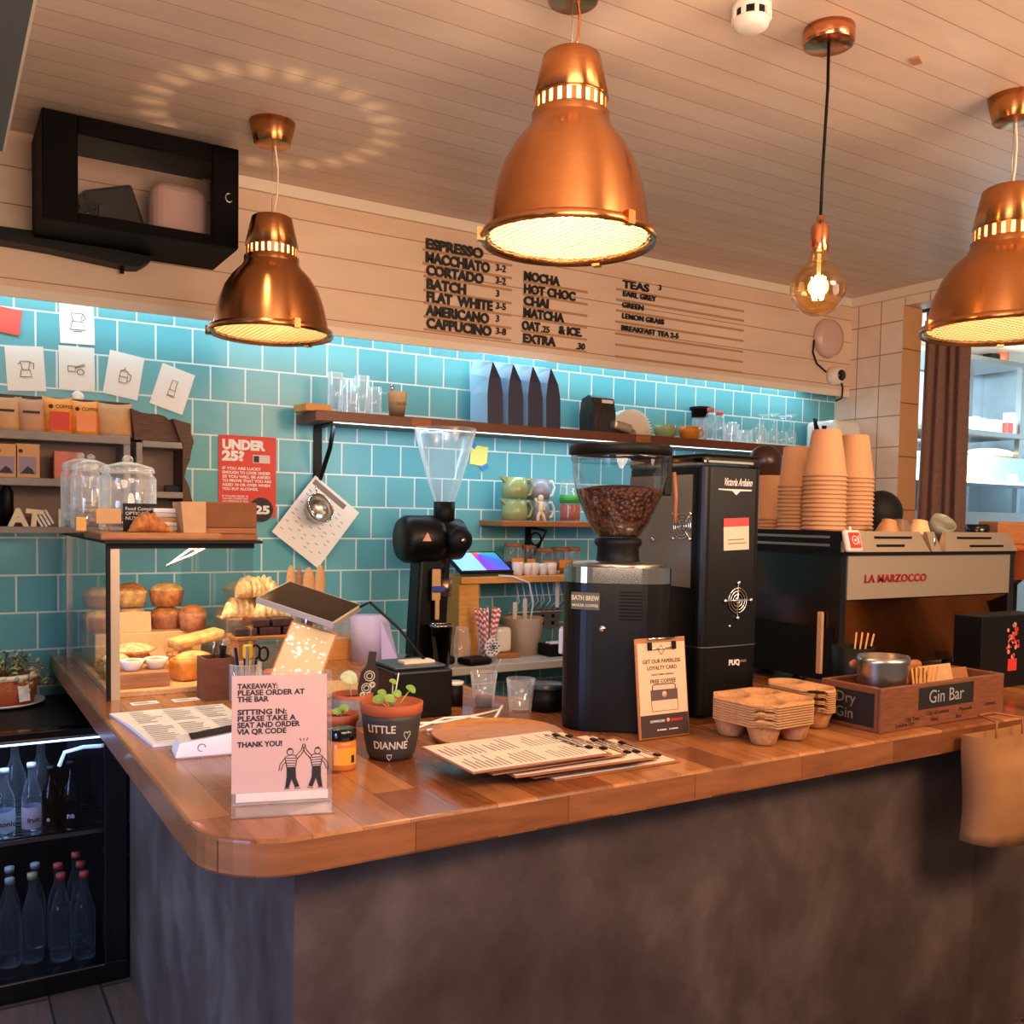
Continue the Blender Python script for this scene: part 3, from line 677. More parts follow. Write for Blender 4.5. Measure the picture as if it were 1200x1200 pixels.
# white plug-in disc above the packets
MB().solid([(.022, 0), (.020, .012), (.008, .014)], 20, T=T0).build('wall_hook', M['whiteg'], loc=(0.472, 3.874, 1.941), label='round white hook on the tiles above the packets', cat='hook')

# ------------------------------------------------------------------ long shelf
t = thing('long_shelf', 'long dark wooden shelf across the tiles with a light strip below', 'shelf', (1.308, SH, 1.893))
MB().rbox(0, 2.84, 0, YW-SH, 0, .042, .003).build('board', M['woodx'], t)
MB().box(.08, 2.6, .010, .016, -.004, 0).build('light_strip', mat('strip_diffuser', (.75, .92, 1.0), .5, emit=2.2), t)
for x in (.42, 1.62): MB().box(x, x+.09, -.0015, 0, .004, .038).build('paper_label', M['kraftd'], t)
light('shelf_strip_glow', 'AREA', (2.6, SH+.022, 1.886), 6, (.58, .84, 1.0), (2.6, SH+.12, 1.2), shape='RECTANGLE', size=2.5, size_y=.006)
k = thing('shelf_bracket', 'black iron bracket under the left end of the long shelf', 'bracket', ((1.401, 3.875, 1.819)[0], YW, 1.893))
MB().box(-.018, .018, -.008, 0, -.25, 0).box(-.018, .018, -.20, 0, -.008, 0).build('plates', M['black'], k)
MB().tube([(.0, -.19, -.01), (.0, -.15, -.10), (.0, -.06, -.20), (.0, -.008, -.25)], .010).build('brace', M['black'], k)
MB().tube([(.0, -.006, -.22), (0, -.02, -.235), (0, -.03, -.25), (.005, -.03, -.28), (.02, -.03, -.31)], .0025).build('hook', M['chrome'], k)
# hanging printed sheet and strainer
t = thing('calendar_sheet', 'printed white sheet hanging askew from the bracket hook', 'paper', (1.385, 3.835, 1.488), rot=(0, .66, 0))
MB().box(-.125, .125, -.002, 0, -.150, .150).build('sheet', M['white'], t)
MB().box(-.115, .06, -.003, -.002, .115, .138).build('heading', M['inkg'], t)
b = MB()
for r_ in range(11):
    for c_ in range(7):
        if (r_*7+c_*3) % 5 < 3: b.box(-.11+c_*.032, -.095+c_*.032, -.003, -.002, .085-r_*.02, .0875-r_*.02)
b.build('printing', M['inkg'], t)
t = thing('sieve', 'small steel sieve hanging over the printed sheet', 'sieve', (1.380, 3.770, 1.548), rot=(1.15, 0, .35))
MB().lathe([(.060, -.002), (.062, 0), (.064, -.004), (.058, -.028), (.040, -.048), (.016, -.054), (.0005, -.054)], 32).build('bowl', M['steel'], t)
MB().lathe([(.060, -.002), (.064, -.003), (.066, .002), (.062, .004), (.060, -.002)], 32).build('rim', M['chrome'], t)
MB().tube([(0, .064, 0), (.004, .085, .004), (.0, .098, .01), (-.006, .085, .006), (0, .066, .002)], .002).build('loop', M['chrome'], t)
MB().solid([(.012, -.075), (.018, -.060), (.018, -.052)], 16).build('foot', M['chrome'], t)

# ------------------------------------------------------------------ items on the long shelf
ZS = 1.935
MB().rbox(-.055, .055, -.06, .06, 0, .030, .003).build('wood_block', M['pine'], loc=((1.323, 3.740, 1.952)[0]+.01, 3.75, ZS), rz=.1, label='pale wooden block on the left end of the long shelf', cat='block')
def tumbler(loc, r0, r1, h, label, group, name='drinking_glass', cat='glass', m=None, ribs=0, handle=False, inv=False, seg=24, th=.003):
    prof = [(.0005, .006), (r0-th, .008), (r1-th, h), (r1, h), (r0, .0), (.0005, 0)]
    if inv: prof = [(r, h-z) for r, z in prof]
    b = MB().lathe(prof, seg)
    o = b.build(name, m or M['glass'], loc=loc, label=label, cat=cat, group=group)
    if handle:
        MB().tube([(r1-.002, 0, h*.85), (r1+.03, 0, h*.82), (r1+.036, 0, h*.5), (r1+.028, 0, h*.22), (r0, 0, h*.15)], .005, 8).build('handle', m or M['glass'], o)
    return o
mg = 'upturned mugs at the left of the long shelf'
tumbler(((1.421, 3.720, 1.943)[0], 3.72, ZS), .030, .035, .165, 'tall stacked glass at the left end of the glass group on the long shelf', mg, inv=True)
tumbler(((1.508, 3.800, 1.956)[0], 3.81, ZS), .034, .040, .150, 'tall glass behind the short tumbler on the long shelf', mg, inv=True)
tumbler(((1.476, 3.700, 1.942)[0], 3.685, ZS), .027, .032, .090, 'short clear tumbler in front of the tall glasses on the long shelf', mg, inv=True)
tumbler(((1.545, 3.740, 1.947)[0], 3.74, ZS), .031, .036, .165, 'tall stacked glass beside the handled mug on the long shelf', mg, inv=True)
tumbler(((1.603, 3.740, 1.944)[0]+.004, 3.76, ZS), .033, .036, .125, 'clear glass mug with a handle beside the kraft cup on the long shelf', mg, inv=True, handle=True, name='glass_mug', cat='mug')
def paper_cup(name, loc, r0, r1, h, m, label, cat='cup', group=None):
    o = MB().lathe([(.0005, .004), (r0-.002, .004), (r1-.002, h-.002)], 32).solid([(r0, 0), (r1, h-.004)], 32).build(name, m, loc=loc, label=label, cat=cat, group=group)
    MB().lathe([(r1-.002, h-.005), (r1+.002, h-.004), (r1+.003, h), (r1, h+.002), (r1-.002, h)], 32).build('rim', m, o)
    return o
o = thing('spoon_cup', 'kraft paper cup holding spoons on the long shelf', 'cup', ((1.696, 3.720, 1.941)[0], 3.72, ZS))
MB().lathe([(.0005, .003), (.031, .003), (.031, .0), (.043, .105), (.0445, .108), (.041, .106), (.030, .006), (.0005, .006)], 32).build('cup', mat('cream_kraft', '#DDBE92', .7), o)
MB().tube([(0, 0, .02), (-.02, .0, .12)], .003).ball((-.022, 0, .125), .011, s=(1, .6, 1.2), seg=10, rings=8).build('spoon', M['steel'], o)
lettering('BATH', .018, face_T((-.018, -.0395, .05)), M['kraftd'], o, 'print', .01)
# gusseted coffee bags
def gusset_bag(loc, label, w=.080, d=.16, h=.30):
    t = thing('coffee_bag', label, 'bag', loc, .0, 'blue sided coffee bags')
    # front narrow face navy, long side pale blue, top pinched toward the back
    lean = .06
    v = [(-w/2, 0, 0), (w/2, 0, 0), (w/2, d, 0), (-w/2, d, 0),
         (-w/2, .005, h*.45), (w/2, .005, h*.45), (w/2, d, h*.5), (-w/2, d, h*.5),
         (-w*.37, .010, h*.68), (w*.37, .010, h*.68), (w*.52, d, h*.8), (-w*.52, d, h*.8),
         (-w*.03, .028, h*.92), (w*.03, .028, h*.92), (w*.46, d-.015, h), (-w*.46, d-.015, h)]
    fr = [(0, 1, 5, 4), (4, 5, 9, 8), (8, 9, 13, 12)]
    sd = [(3, 0, 4, 7), (7, 4, 8, 11), (11, 8, 12, 15), (1, 2, 6, 5), (5, 6, 10, 9), (9, 10, 14, 13), (2, 3, 7, 6), (6, 7, 11, 10), (10, 11, 15, 14), (12, 13, 14, 15), (0, 3, 2, 1)]
    MB().add(v, fr, 0).build('front_gusset', M['navy'], t)
    MB().add(v, sd, 0).build('side_panels', M['bagblue'], t)
    return t
for x, lb in (((2.149, 3.660, 1.927)[0], 'blue sided navy coffee bag, leftmost of the four on the long shelf'), ((2.256, 3.660, 1.926)[0], 'blue sided navy coffee bag, second of four from the left'),
              ((2.361, 3.660, 1.925)[0], 'blue sided navy coffee bag, third of four from the left'), ((2.460, 3.660, 1.927)[0], 'blue sided navy coffee bag, rightmost of the four on the long shelf')):
    gusset_bag((x, 3.665, ZS), lb)
t = thing('coffee_bag', 'black wrinkled coffee bag beside the paper filters on the long shelf', 'bag', ((2.763, 3.720, 1.954)[0], 3.68, ZS))
MB().add([(-.065, 0, 0), (.065, 0, 0), (.065, .11, 0), (-.065, .11, 0), (-.068, -.006, .09), (.066, -.004, .09), (.066, .11, .09), (-.068, .11, .09), (-.066, .012, .165), (.064, .012, .165), (.06, .10, .165), (-.062, .10, .165), (-.06, .05, .18), (.06, .05, .178)],
         [(0, 1, 5, 4), (4, 5, 9, 8), (8, 9, 13, 12), (2, 3, 7, 6), (6, 7, 11, 10), (10, 11, 12, 13), (3, 0, 4, 7), (7, 4, 8, 11), (8, 12, 11), (1, 2, 6, 5), (5, 6, 10, 9), (9, 10, 13), (0, 3, 2, 1)]).build('body', mat('dark_brown_bag', '#2E2522', .45, noise=.5, nscale=40, bump=.5), t)
MB().box(-.01, .055, -.007, -.001, .142, .158, T=TR((0, .012, 0))).build('seal_sticker', M['white'], t)
MB().rbox(-.055, .055, -.03, .03, 0, .045, .012, T=TR((0, 0, .006), ry=.2)).build('foil_packet', M['steelw'], loc=((2.829, 3.670, 1.938)[0]+.02, 3.67, ZS+.004), label='crumpled silver foil packet in front of the paper filters', cat='packet')
b = MB(); n = 24; R0, R1 = .028, .125; vs = []; fs = []
for k in range(n*2+1):
    a = PI*(.02+1.0*k/(n*2)); q = 1.0 if k % 2 else .0
    for rr, yy in ((R0, .0), (R1, 0)):
        vs.append((-rr*math.cos(a), (.012 if k % 2 else -.012)*(rr/R1), rr*math.sin(a)))
for k in range(n*2): fs.append((2*k, 2*k+1, 2*k+3, 2*k+2))
m0 = len(vs); vs += [(x, y+.06, z) for x, y, z in vs]; fs += [(a+m0, b_+m0, c_+m0, d_+m0) for a, b_, c_, d_ in fs]
for k in range(n*2): fs += [(2*k+1, 2*k+3, 2*k+3+m0, 2*k+1+m0), (2*k, 2*k+2, 2*k+2+m0, 2*k+m0)]
b.add(vs, fs); b.build('paper_filters', mat('cream_filter_paper', '#F6ECDA', .8), loc=((2.952, 3.720, 1.949)[0], 3.70, ZS+.002), label='fan of fluted cream paper filters on the long shelf', cat='filters')
def mug(loc, r, h, m, label, rz=0, group=None, name='coffee_cup'):
    o = MB().lathe([(.0005, .006), (r*.72, .008), (r-.004, h), (r, h+.001), (r, h*.7), (r*.78, .0), (.0005, 0)], 28).build(name, m, loc=loc, rz=rz, label=label, cat='cup', group=group)
    MB().tube([(r*.95, 0, h*.82), (r+.022, 0, h*.85), (r+.030, 0, h*.55), (r+.014, 0, h*.28), (r*.86, 0, h*.25)], .005, 8).build('handle', m, o)
    return o
mug(((3.179, 3.730, 1.955)[0], 3.72, ZS), .058, .062, M['sage'], 'sage green cup on the long shelf beside the orange cup', .2, 'cups on the long shelf')
mug(((3.340, 3.730, 1.956)[0], 3.72, ZS), .056, .066, M['orangeg'], 'orange glazed cup on the long shelf beside the green cup', -.2, 'cups on the long shelf')
# glassware at the right of the shelf
o = thing('travel_press', 'clear press flask with a black top on the long shelf', 'flask', ((3.483, 3.790, 1.963)[0], 3.80, ZS))
MB().lathe([(.0005, .004), (.036, .004), (.038, .17), (.040, .17), (.040, 0), (.0005, 0)], 24).build('body', M['glass'], o)
MB().solid([(.044, .13), (.046, .165), (.056, .170), (.056, .185)], 28).build('lid', M['black'], o)
def shelf_bottle(x, y, label, m=M['glass'], cap=M['redp'], h=.17, r=.034):
    o = thing('water_bottle', label, 'bottle', (x, y, ZS), 0, 'pink capped bottles on the long shelf')
    MB().lathe([(.0005, .003), (r, .003), (r, h*.62), (r*.5, h*.85), (r*.42, h*.92)], 24).build('body', m, o)
    MB().solid([(r*.55, h*.90), (r*.55, h*1.02)], 20).build('cap', cap, o)
    return o
shelf_bottle((3.475, 3.710, 1.954)[0], 3.71, 'clear bottle with a pink cap, the left one on the long shelf', cap=mat('pink_cap', '#E36C66', .4))
shelf_bottle((3.614, 3.780, 1.961)[0], 3.79, 'clear bottle with a pink cap, the right one on the long shelf', cap=mat('rose_cap', '#E0706A', .4))
gg = 'clear glassware at the right end of the long shelf'
tumbler(((3.641, 3.730, 1.955)[0], 3.73, ZS), .040, .044, .10, 'chunky cut tumbler next to the pink capped bottles', gg)
MB().lathe([(.020, .12), (.024, .125), (.020, .11), (.040, .075), (.042, .0), (.0005, 0)], 24).build('glass_jug', M['glass'], loc=((3.741, 3.820, 1.966)[0], 3.82, ZS), label='clear glass decanter behind the cut tumbler on the long shelf', cat='jug', group=gg)
tumbler(((3.741, 3.730, 1.956)[0], 3.72, ZS), .038, .034, .075, 'low clear tumbler between the cut tumbler and the domed glass', gg)
MB().lathe([(.038, 0), (.042, .05), (.036, .09), (.012, .105), (.012, .115), (.0005, .116)], 24).build('glass_dome', M['glass'], loc=((3.840, 3.720, 1.952)[0], 3.72, ZS), label='domed clear glass on the long shelf before the wine glasses', cat='glass', group=gg)
def wine(x, y, label):
    return MB().lathe([(.022, 0), (.031, .05), (.028, .085), (.005, .105), (.0035, .165), (.026, .180), (.030, .183), (.0005, .184)], 24).build('wine_glass', M['glass'], loc=(x, y, ZS), label=label, cat='glass', group='upturned wine glasses')
wine((3.976, 3.820, 1.965)[0], 3.82, 'upturned wine glass behind the domed glass, leftmost of the four')
wine((3.993, 3.760, 1.958)[0], 3.76, 'upturned wine glass, second of the four from the left')
wine((4.121, 3.810, 1.963)[0], 3.81, 'upturned wine glass, third of the four from the left')
wine((4.096, 3.730, 1.953)[0], 3.73, 'upturned wine glass with a dark foot below, rightmost of the four')
# white appliance at the corner with dangling cables
o = thing('white_dispenser', 'white plastic dispenser in the corner behind the paper cups', 'dispenser', ((4.351, 3.720, 2.068)[0]+.06, 3.70, 1.80))
MB().rbox(-.10, .12, -.10, .12, .0, .30, .03, seg=3).build('body', M['whiteg'], o)
MB().rbox(-.13, .03, -.14, -.05, .10, .18, .012).build('front_tray', M['whiteg'], o)
MB().cyl((-.12, -.10, -.04), (-.12, -.10, .08), .028).build('nozzle', M['steel'], o)
b = MB(); rd = random.Random(8)
for k in range(5): b.tube([(-.17+rd.uniform(-.02, .02), -.02, .30), (-.20+rd.uniform(-.02, .02), -.05, .24), (-.17+rd.uniform(-.03, .03), -.08, .18), (-.15+rd.uniform(-.02, .02), -.06, .26)], .005, 6)
b.build('cables', M['black'], o)
MB().box(-.2, .2, -.14, .17, -.02, 0).build('wall_ledge', M['grey_ply'], loc=((4.351, 3.720, 2.068)[0], 3.70, 1.80), label='short grey ledge holding the white dispenser in the corner', cat='shelf')

# yellow note with blue tape
t = thing('sticky_note', 'yellow note held by blue tape on the tiles behind the clear hopper', 'note', (2.184, 3.872, 1.806), rot=(0, .1, 0))
MB().box(-.045, .045, -.002, 0, -.045, .045).build('paper', mat('yellow_paper', '#E8E27A', .7), t)
MB().box(-.02, .02, -.004, -.002, -.012, .012, T=TR((-.04, 0, .045), ry=.5)).box(-.02, .02, -.004, -.002, -.012, .012, T=TR((.035, 0, -.05), ry=-.6)).build('tape', mat('blue_tape', '#2E7FD0', .5), t)

# ------------------------------------------------------------------ small shelf with teapots
t = thing('small_shelf', 'small wooden shelf holding green pots behind the bean hopper', 'shelf', (0, 3.66, (2.242, 3.660, 1.480)[2]))
xs0 = (2.192, 3.660, 1.506)[0]; xs1 = xs0+.72
MB().rbox(xs0, xs1, 0, YW-3.66, 0, .026, .004).build('board', M['wood'], t)
k = MB().tube([(xs0+.27, .20, -.16), (xs0+.27, .12, -.10), (xs0+.27, .05, -.02), (xs0+.27, .20, -.005)], .007).box(xs0+.255, xs0+.285, .205, .213, -.18, 0)
k.tube([(xs0+.27+.03*math.cos(a), .14, -.06+.03*math.sin(a)) for a in [x*.6 for x in range(11)]], .005)
k.build('scroll_bracket', M['black'], t)
ZT = (2.242, 3.660, 1.480)[2]+.026
def creamer(x, y, z, m, label, w=.062):
    o = thing('milk_jug', label, 'jug', (x, y, z), 0, 'stacked jugs on the small shelf')
    b = MB().lathe([(.0005, .003), (w*.92, .003), (w*.98, .04), (w*.86, .098), (w*.83, .098), (w*.90, .04), (w*.8, .008), (.0005, .008)], 28)
    b.add([(-w*.70, -.022, .060), (-w*.70, .022, .060), (-w*1.35, 0, .100), (-w*.80, -.022, .098), (-w*.80, .022, .098)], [(0, 2, 3), (1, 4, 2), (0, 1, 2), (3, 2, 4)])
    b.build('body', m, o)
    MB().tube([(w*.84, 0, .086), (w*1.30, 0, .090), (w*1.55, 0, .060), (w*1.35, 0, .022), (w*.95, 0, .016)], .007, 8).build('handle', M['whiteg'] if m == M['greyg'] else m, o)
    return o
gx = (2.297, 3.720, 1.527)[0]; qx = (2.448, 3.780, 1.528)[0]+.012
creamer(gx, 3.73, ZT, M['sage'], 'sage green milk jug at the bottom of the stacked pair')
creamer(gx, 3.73, ZT+.101, M['sage'], 'sage green milk jug stacked on top of its twin')
creamer(qx, 3.79, ZT, M['greyg'], 'grey milk jug, lower one behind the small figurine')
creamer(qx, 3.79, ZT+.101, M['greyg'], 'grey milk jug, upper one behind the green pair')
b = MB().ball((0, 0, .105), .016, s=(.9, .9, 1.1)).tube([(0, 0, .09), (0, 0, .05), (0, 0, .045)], .013, 8).tube([(0, 0, .05), (-.016, -.006, .025), (-.020, -.01, 0)], .008).tube([(0, 0, .05), (.014, -.004, .025), (.018, -.012, 0)], .008).tube([(0, 0, .082), (-.024, 0, .088), (-.03, 0, .105)], .006).tube([(0, 0, .082), (.02, 0, .07), (.014, -.01, .05)], .006)
b.build('figurine', mat('ivory_figurine', '#E5D5A8', .4), loc=((2.411, 3.680, 1.521)[0], 3.685, ZT), label='small ivory figurine standing before the grey jugs', cat='figurine')
o = thing('lidded_jar', 'clear jar with a green lid band and red contents on the small shelf', 'jar', ((2.568, 3.720, 1.527)[0]+.035, 3.72, ZT))
MB().lathe([(.0005, .0), (.050, 0), (.052, .02), (.052, .16), (.044, .19), (.042, .20)], 24).build('glass_body', M['glass'], o)
MB().solid([(.049, .004), (.049, .082)], 24).build('contents', mat('chilli_red', '#A8421E', .6, noise=.3, nscale=70), o)
MB().solid([(.053, .086), (.053, .125)], 24).build('band', mat('green_band', '#3FA040', .4), o)

# ------------------------------------------------------------------ wooden riser with cups and jars
zr = (2.222, 3.620, 1.259)[2]
xa = (1.955, 3.600, 1.254)[0]
t = thing('wooden_riser', 'wooden riser shelf on the steel bench below the small shelf', 'shelf', (xa, 3.60, .9))
MB().rbox(0, 1.0, 0, .26, zr-.9-.030, zr-.9, .003).build('top_board', M['pine'], t)
MB().rbox(.0, .10, .02, .25, 0, zr-.93, .003).build('side_board', M['pine'], t)
MB().rbox(.9, 1.0, .02, .25, 0, zr-.93, .003).build('side_board', M['pine'], t)
def jar(x, y, z, r, h, label, fill, lid=True, tagc=True):
    o = thing('storage_jar', label, 'jar', (x, y, z), 0, 'wooden lidded jars on the riser')
    MB().lathe([(.0005, 0), (r, 0), (r, h)], 20).build('glass_body', M['glass'], o)
    MB().solid([(r-.003, .003), (r-.003, h*.45)], 20).build('contents', fill, o)
    if lid: MB().solid([(r+.003, h), (r+.003, h+.018)], 20).build('lid', M['wood'], o)
    if tagc: MB().box(-r*.8, r*.8, -r-.003, -r+.001, h*.25, h*.6).build('tag', M['orangep'], o)
ylw = 3.76
for px, h, r, lb, f in ((601, .125, .040, 'tall wood lidded jar, left end of the riser row', M['bean']), (622, .115, .027, 'jar with an orange lid card, second in the riser row', M['bean']), (645, .100, .043, 'jar with an orange tag, middle of the riser row', M['choc']), (668, .105, .039, 'wood lidded jar partly behind the bean grinder', M['crust']), (687, .105, .032, 'amber jar at the right end behind the bean grinder', M['orangeg'])):
    a = (2.308, 3.760, 1.264); 
    jar(a[0]+(px-600)/253.0, ylw, zr, r, h, lb, f)
for px, r, h, lb in ((608, .026, .060, 'tall white cup at the left end of the cup row on the riser'), (621, .024, .056, 'white cup second from left on the riser'), (630, .026, .056, 'white cup third from left on the riser'), (643, .024, .052, 'white cup fourth from left, beside the round one'), (655, .027, .055, 'round white cup at the right of the riser row')):
    a = (2.235, 3.640, 1.261)
    MB().lathe([(.0005, .004), (r*.7, .004), (r*.92, h*.5), (r-.003, h), (r, h), (r*.98, h*.4), (r*.74, 0), (.0005, 0)], 20).build('espresso_cup', mat('chalky_white', '#E6D8C8', .5), loc=(a[0]+(px-600)/262.0, 3.64, zr), label=lb, cat='cup', group='white cups on the riser')
# tablet till
t = thing('tablet', 'tablet with a colourful screen lying on the riser', 'tablet', ((2.102, 3.680, 1.269)[0]-.012, 3.70, zr), rot=(0, 0, .10))
Tt = TR((0, -.075, .010), rx=.52)
MB().rbox(-.145, .145, -.085, .085, 0, .012, .004, T=Tt @ TR((0, .085, .0))).build('case', M['black'], t)
MB().box(-.132, .0, -.072, .072, .0125, .0135, T=Tt @ TR((0, .085, 0))).build('pale_screen', mat('screen_pale', '#8EC4F0', .2, emit=.9), t, label='pale blue half of the screen')
sm = mat('screen_colours', '#7A4AC0', .2, emit=1.0); nt, bs = nodes_of(sm)
tc = nt.nodes.new('ShaderNodeTexCoord'); mp = nt.nodes.new('ShaderNodeMapping'); mp.inputs['Location'].default_value = (-.035, -.045, 0); gr = nt.nodes.new('ShaderNodeTexGradient'); gr.gradient_type = 'RADIAL'; cr = nt.nodes.new('ShaderNodeValToRGB')
for i, (p, c) in enumerate(((0, '#D83C8C'), (.2, '#7A3CD0'), (.4, '#3C6CE0'), (.6, '#40C060'), (.8, '#E8C040'), (1, '#E0503C'))):
    e = cr.color_ramp.elements[i] if i < 2 else cr.color_ramp.elements.new(p); e.position = p; e.color = lin(c)
nt.links.new(tc.outputs['Object'], mp.inputs[0]); nt.links.new(mp.outputs[0], gr.inputs[0]); nt.links.new(gr.outputs[0], cr.inputs[0])
nt.links.new(cr.outputs[0], bs.inputs['Base Color']); nt.links.new(cr.outputs[0], bs.inputs['Emission Color'])
MB().box(.002, .132, -.072, .072, .0125, .0135, T=Tt @ TR((0, .085, 0))).build('colour_screen', sm, t, label='rainbow coloured half of the screen')
MB().tube([(.05, -.09, .004), (.10, -.13, .0), (.20, -.12, -.03), (.235, -.11, -.12), (.22, -.10, -.25)], .004).build('charging_cable', M['white'], t)
# wire rack under the riser
t = thing('wire_rack', 'white wire rack hanging below the riser board', 'rack', ((2.338, 3.760, 1.188)[0], 3.775, zr-.032))
b = MB()
for k in range(12): b.tube([(k*.035, 0, -.002), (k*.035+.01, -.02, -.10), (k*.035+.012, .06, -.16)], .0025, 6)
b.build('wires', M['whiteg'], t)
MB().tube([(-.01, 0, -.003), (.42, 0, -.003)], .003).tube([(0, .06, -.16), (.41, .06, -.16)], .003).build('rail', M['whiteg'], t)
MB().box(.195, .215, -.05, -.045, -.13, .045).box(.195, .215, -.05, .04, .034, .038).build('hanger', M['whiteg'], t)
# things along the bench
ZB = .9
o = thing('straw_jar', 'jar of red and white striped paper straws on the steel bench', 'jar', ((2.046, 3.520, 0.955)[0], 3.53, ZB))
MB().lathe([(.0005, 0), (.046, 0), (.038, .06), (.048, .15)], 24).build('glass_body', M['glass'], o)
sw = mat('striped_straw', '#D63A2C', .6); nt, bs = nodes_of(sw); wv = nt.nodes.new('ShaderNodeTexWave'); wv.bands_direction = 'DIAGONAL'; wv.inputs['Scale'].default_value = 26
tc = nt.nodes.new('ShaderNodeTexCoord'); cr = nt.nodes.new('ShaderNodeValToRGB'); cr.color_ramp.interpolation = 'CONSTANT'; cr.color_ramp.elements[0].color = lin('#D63A2C'); cr.color_ramp.elements[1].position = .55; cr.color_ramp.elements[1].color = lin('#F0E6DC')
nt.links.new(tc.outputs['Object'], wv.inputs[0]); nt.links.new(wv.outputs[0], cr.inputs[0]); nt.links.new(cr.outputs[0], bs.inputs['Base Color'])
rd = random.Random(2)
for k in range(18):
    a = rd.uniform(0, 2*PI); q = rd.uniform(.005, .03)
    MB().cyl((q*.5*math.cos(a), q*.5*math.sin(a), .012), (2.0*q*math.cos(a), 2.0*q*math.sin(a), .225+rd.uniform(-.008, .01)), .005, seg=8).build('straw', sw, o)
MB().prism([(.04*math.cos(x*PI/12), .04*math.sin(x*PI/12)) for x in range(24)], 0, .003, T=TR((0, -.047, .065), rx=PI/2)).build('label', M['white'], o)
b = MB()
for k in range(26):
    a = k*2.4; q = .004+.0013*k; b.box(q*math.cos(a)-.004, q*math.cos(a)+.003, -.0525, -.0505, .065+q*math.sin(a)-.003, .065+q*math.sin(a)+.003)
b.build('pattern', M['ink'], o)
def bench_bottle(px, y, r, h, label):
    a = (1.943, 3.500, 0.956)
    return MB().lathe([(.0005, .003), (r, .003), (r*1.02, h*.6), (r*.75, h*.85), (r*.8, h), (r*.84, h), (r*.8, h*.85), (r*1.1, h*.6), (r*1.06, 0), (.0005, 0)], 24).build('glass_tumbler', M['glass'], loc=(a[0]+(px-550)/268, y, ZB), label=label, cat='glass', group='glasses on the steel bench')
bench_bottle(549, 3.56, .033, .15, 'clear glass beside the straw jar on the steel bench')
o = thing('napkin_tray', 'wooden tray with white napkin dispenser beside the straw jar', 'tray', ((2.169, 3.580, 0.951)[0], 3.60, ZB))
MB().rbox(-.06, .06, -.05, .05, 0, .022, .004).build('tray', M['wood'], o)
MB().rbox(-.045, .035, -.025, .025, .022, .135, .02, seg=3).build('napkin_block', M['whiteg'], o)
o = thing('utensil_tub', 'beige plastic tub holding two white spatulas on the steel bench', 'tub', ((2.322, 3.660, 0.944)[0], 3.68, ZB))
MB().lathe([(.0005, 0), (.080, 0), (.095, .16), (.098, .165), (.092, .16), (.078, .008), (.0005, .008)], 28).build('tub', mat('beige_plastic', '#CDB79C', .5), o)
for x, zt_ in ((-.045, .235), (.01, .25)): MB().rbox(x-.011, x+.011, -.006, .006, .02, zt_, .006).build('spatula', M['whiteg'], o)
o = thing('plug_block', 'black block at the right end of the steel bench', 'block', ((2.404, 3.550, 0.938)[0], 3.55, ZB))
MB().rbox(-.05, .05, -.05, .05, 0, .055, .006).build('body', M['black'], o)
MB().solid([(.03, 0), (.03, .01)], 20, T=TR((.06, -.01, .085), ry=PI/2)).rbox(-.03, .09, -.03, .02, .05, .062, .004).build('knob', M['whiteg'], o)
o = thing('socket_plate', 'steel socket plate on the tiles under the riser', 'socket', ((2.611, 3.860, 1.014)[0]-.03, YW-.001, 1.03))
MB().box(-.07, .07, -.012, 0, -.05, .05).build('plate', M['steel'], o)
for x, z in ((-.03, .01), (.03, .01), (-.03, -.025), (.03, -.025)): MB().box(x-.008, x+.008, -.014, -.012, z-.008, z+.008).build('switch', M['black'], o)

# ------------------------------------------------------------------ shop grinder with the clear hopper
o = thing('hopper_grinder', 'tall black shop grinder with a clear conical hopper on the steel bench', 'grinder', ((1.794, 3.540, 0.938)[0], 3.54, ZB))
A = (1.835, 3.540, 1.887); Bt = (1.848, 3.540, 1.582); C1 = (1.849, 3.540, 1.496); D1 = (1.755, 3.540, 1.425); E1 = (1.916, 3.540, 1.425); G1 = (1.639, 3.540, 1.424); H1 = (1.718, 3.540, 0.971)
ox, oz = (1.794, 3.540, 0.938)[0], ZB
hx = A[0]-ox
MB().lathe([(.128, A[2]-oz), (.130, A[2]-oz-.004), (.105, A[2]-oz-.10), (.062, Bt[2]-oz+.06), (.040, Bt[2]-oz)], 40, T=TR((hx, 0, 0))).build('hopper', glass('frosted_hopper', (.93, .95, .97), .08, .2, milk=.11, power=1.5), o)
MB().solid([(.030, C1[2]-oz-.03), (.033, C1[2]-oz), (.044, C1[2]-oz+.01), (.045, Bt[2]-oz)], 28, T=TR((hx, 0, 0))).build('hopper_neck', M['black'], o)
zc = D1[2]-oz
TX = lambda x: Matrix.Translation((x, 0, zc)) @ Matrix.Rotation(PI/2, 4, 'Y')
gx0 = G1[0]-ox
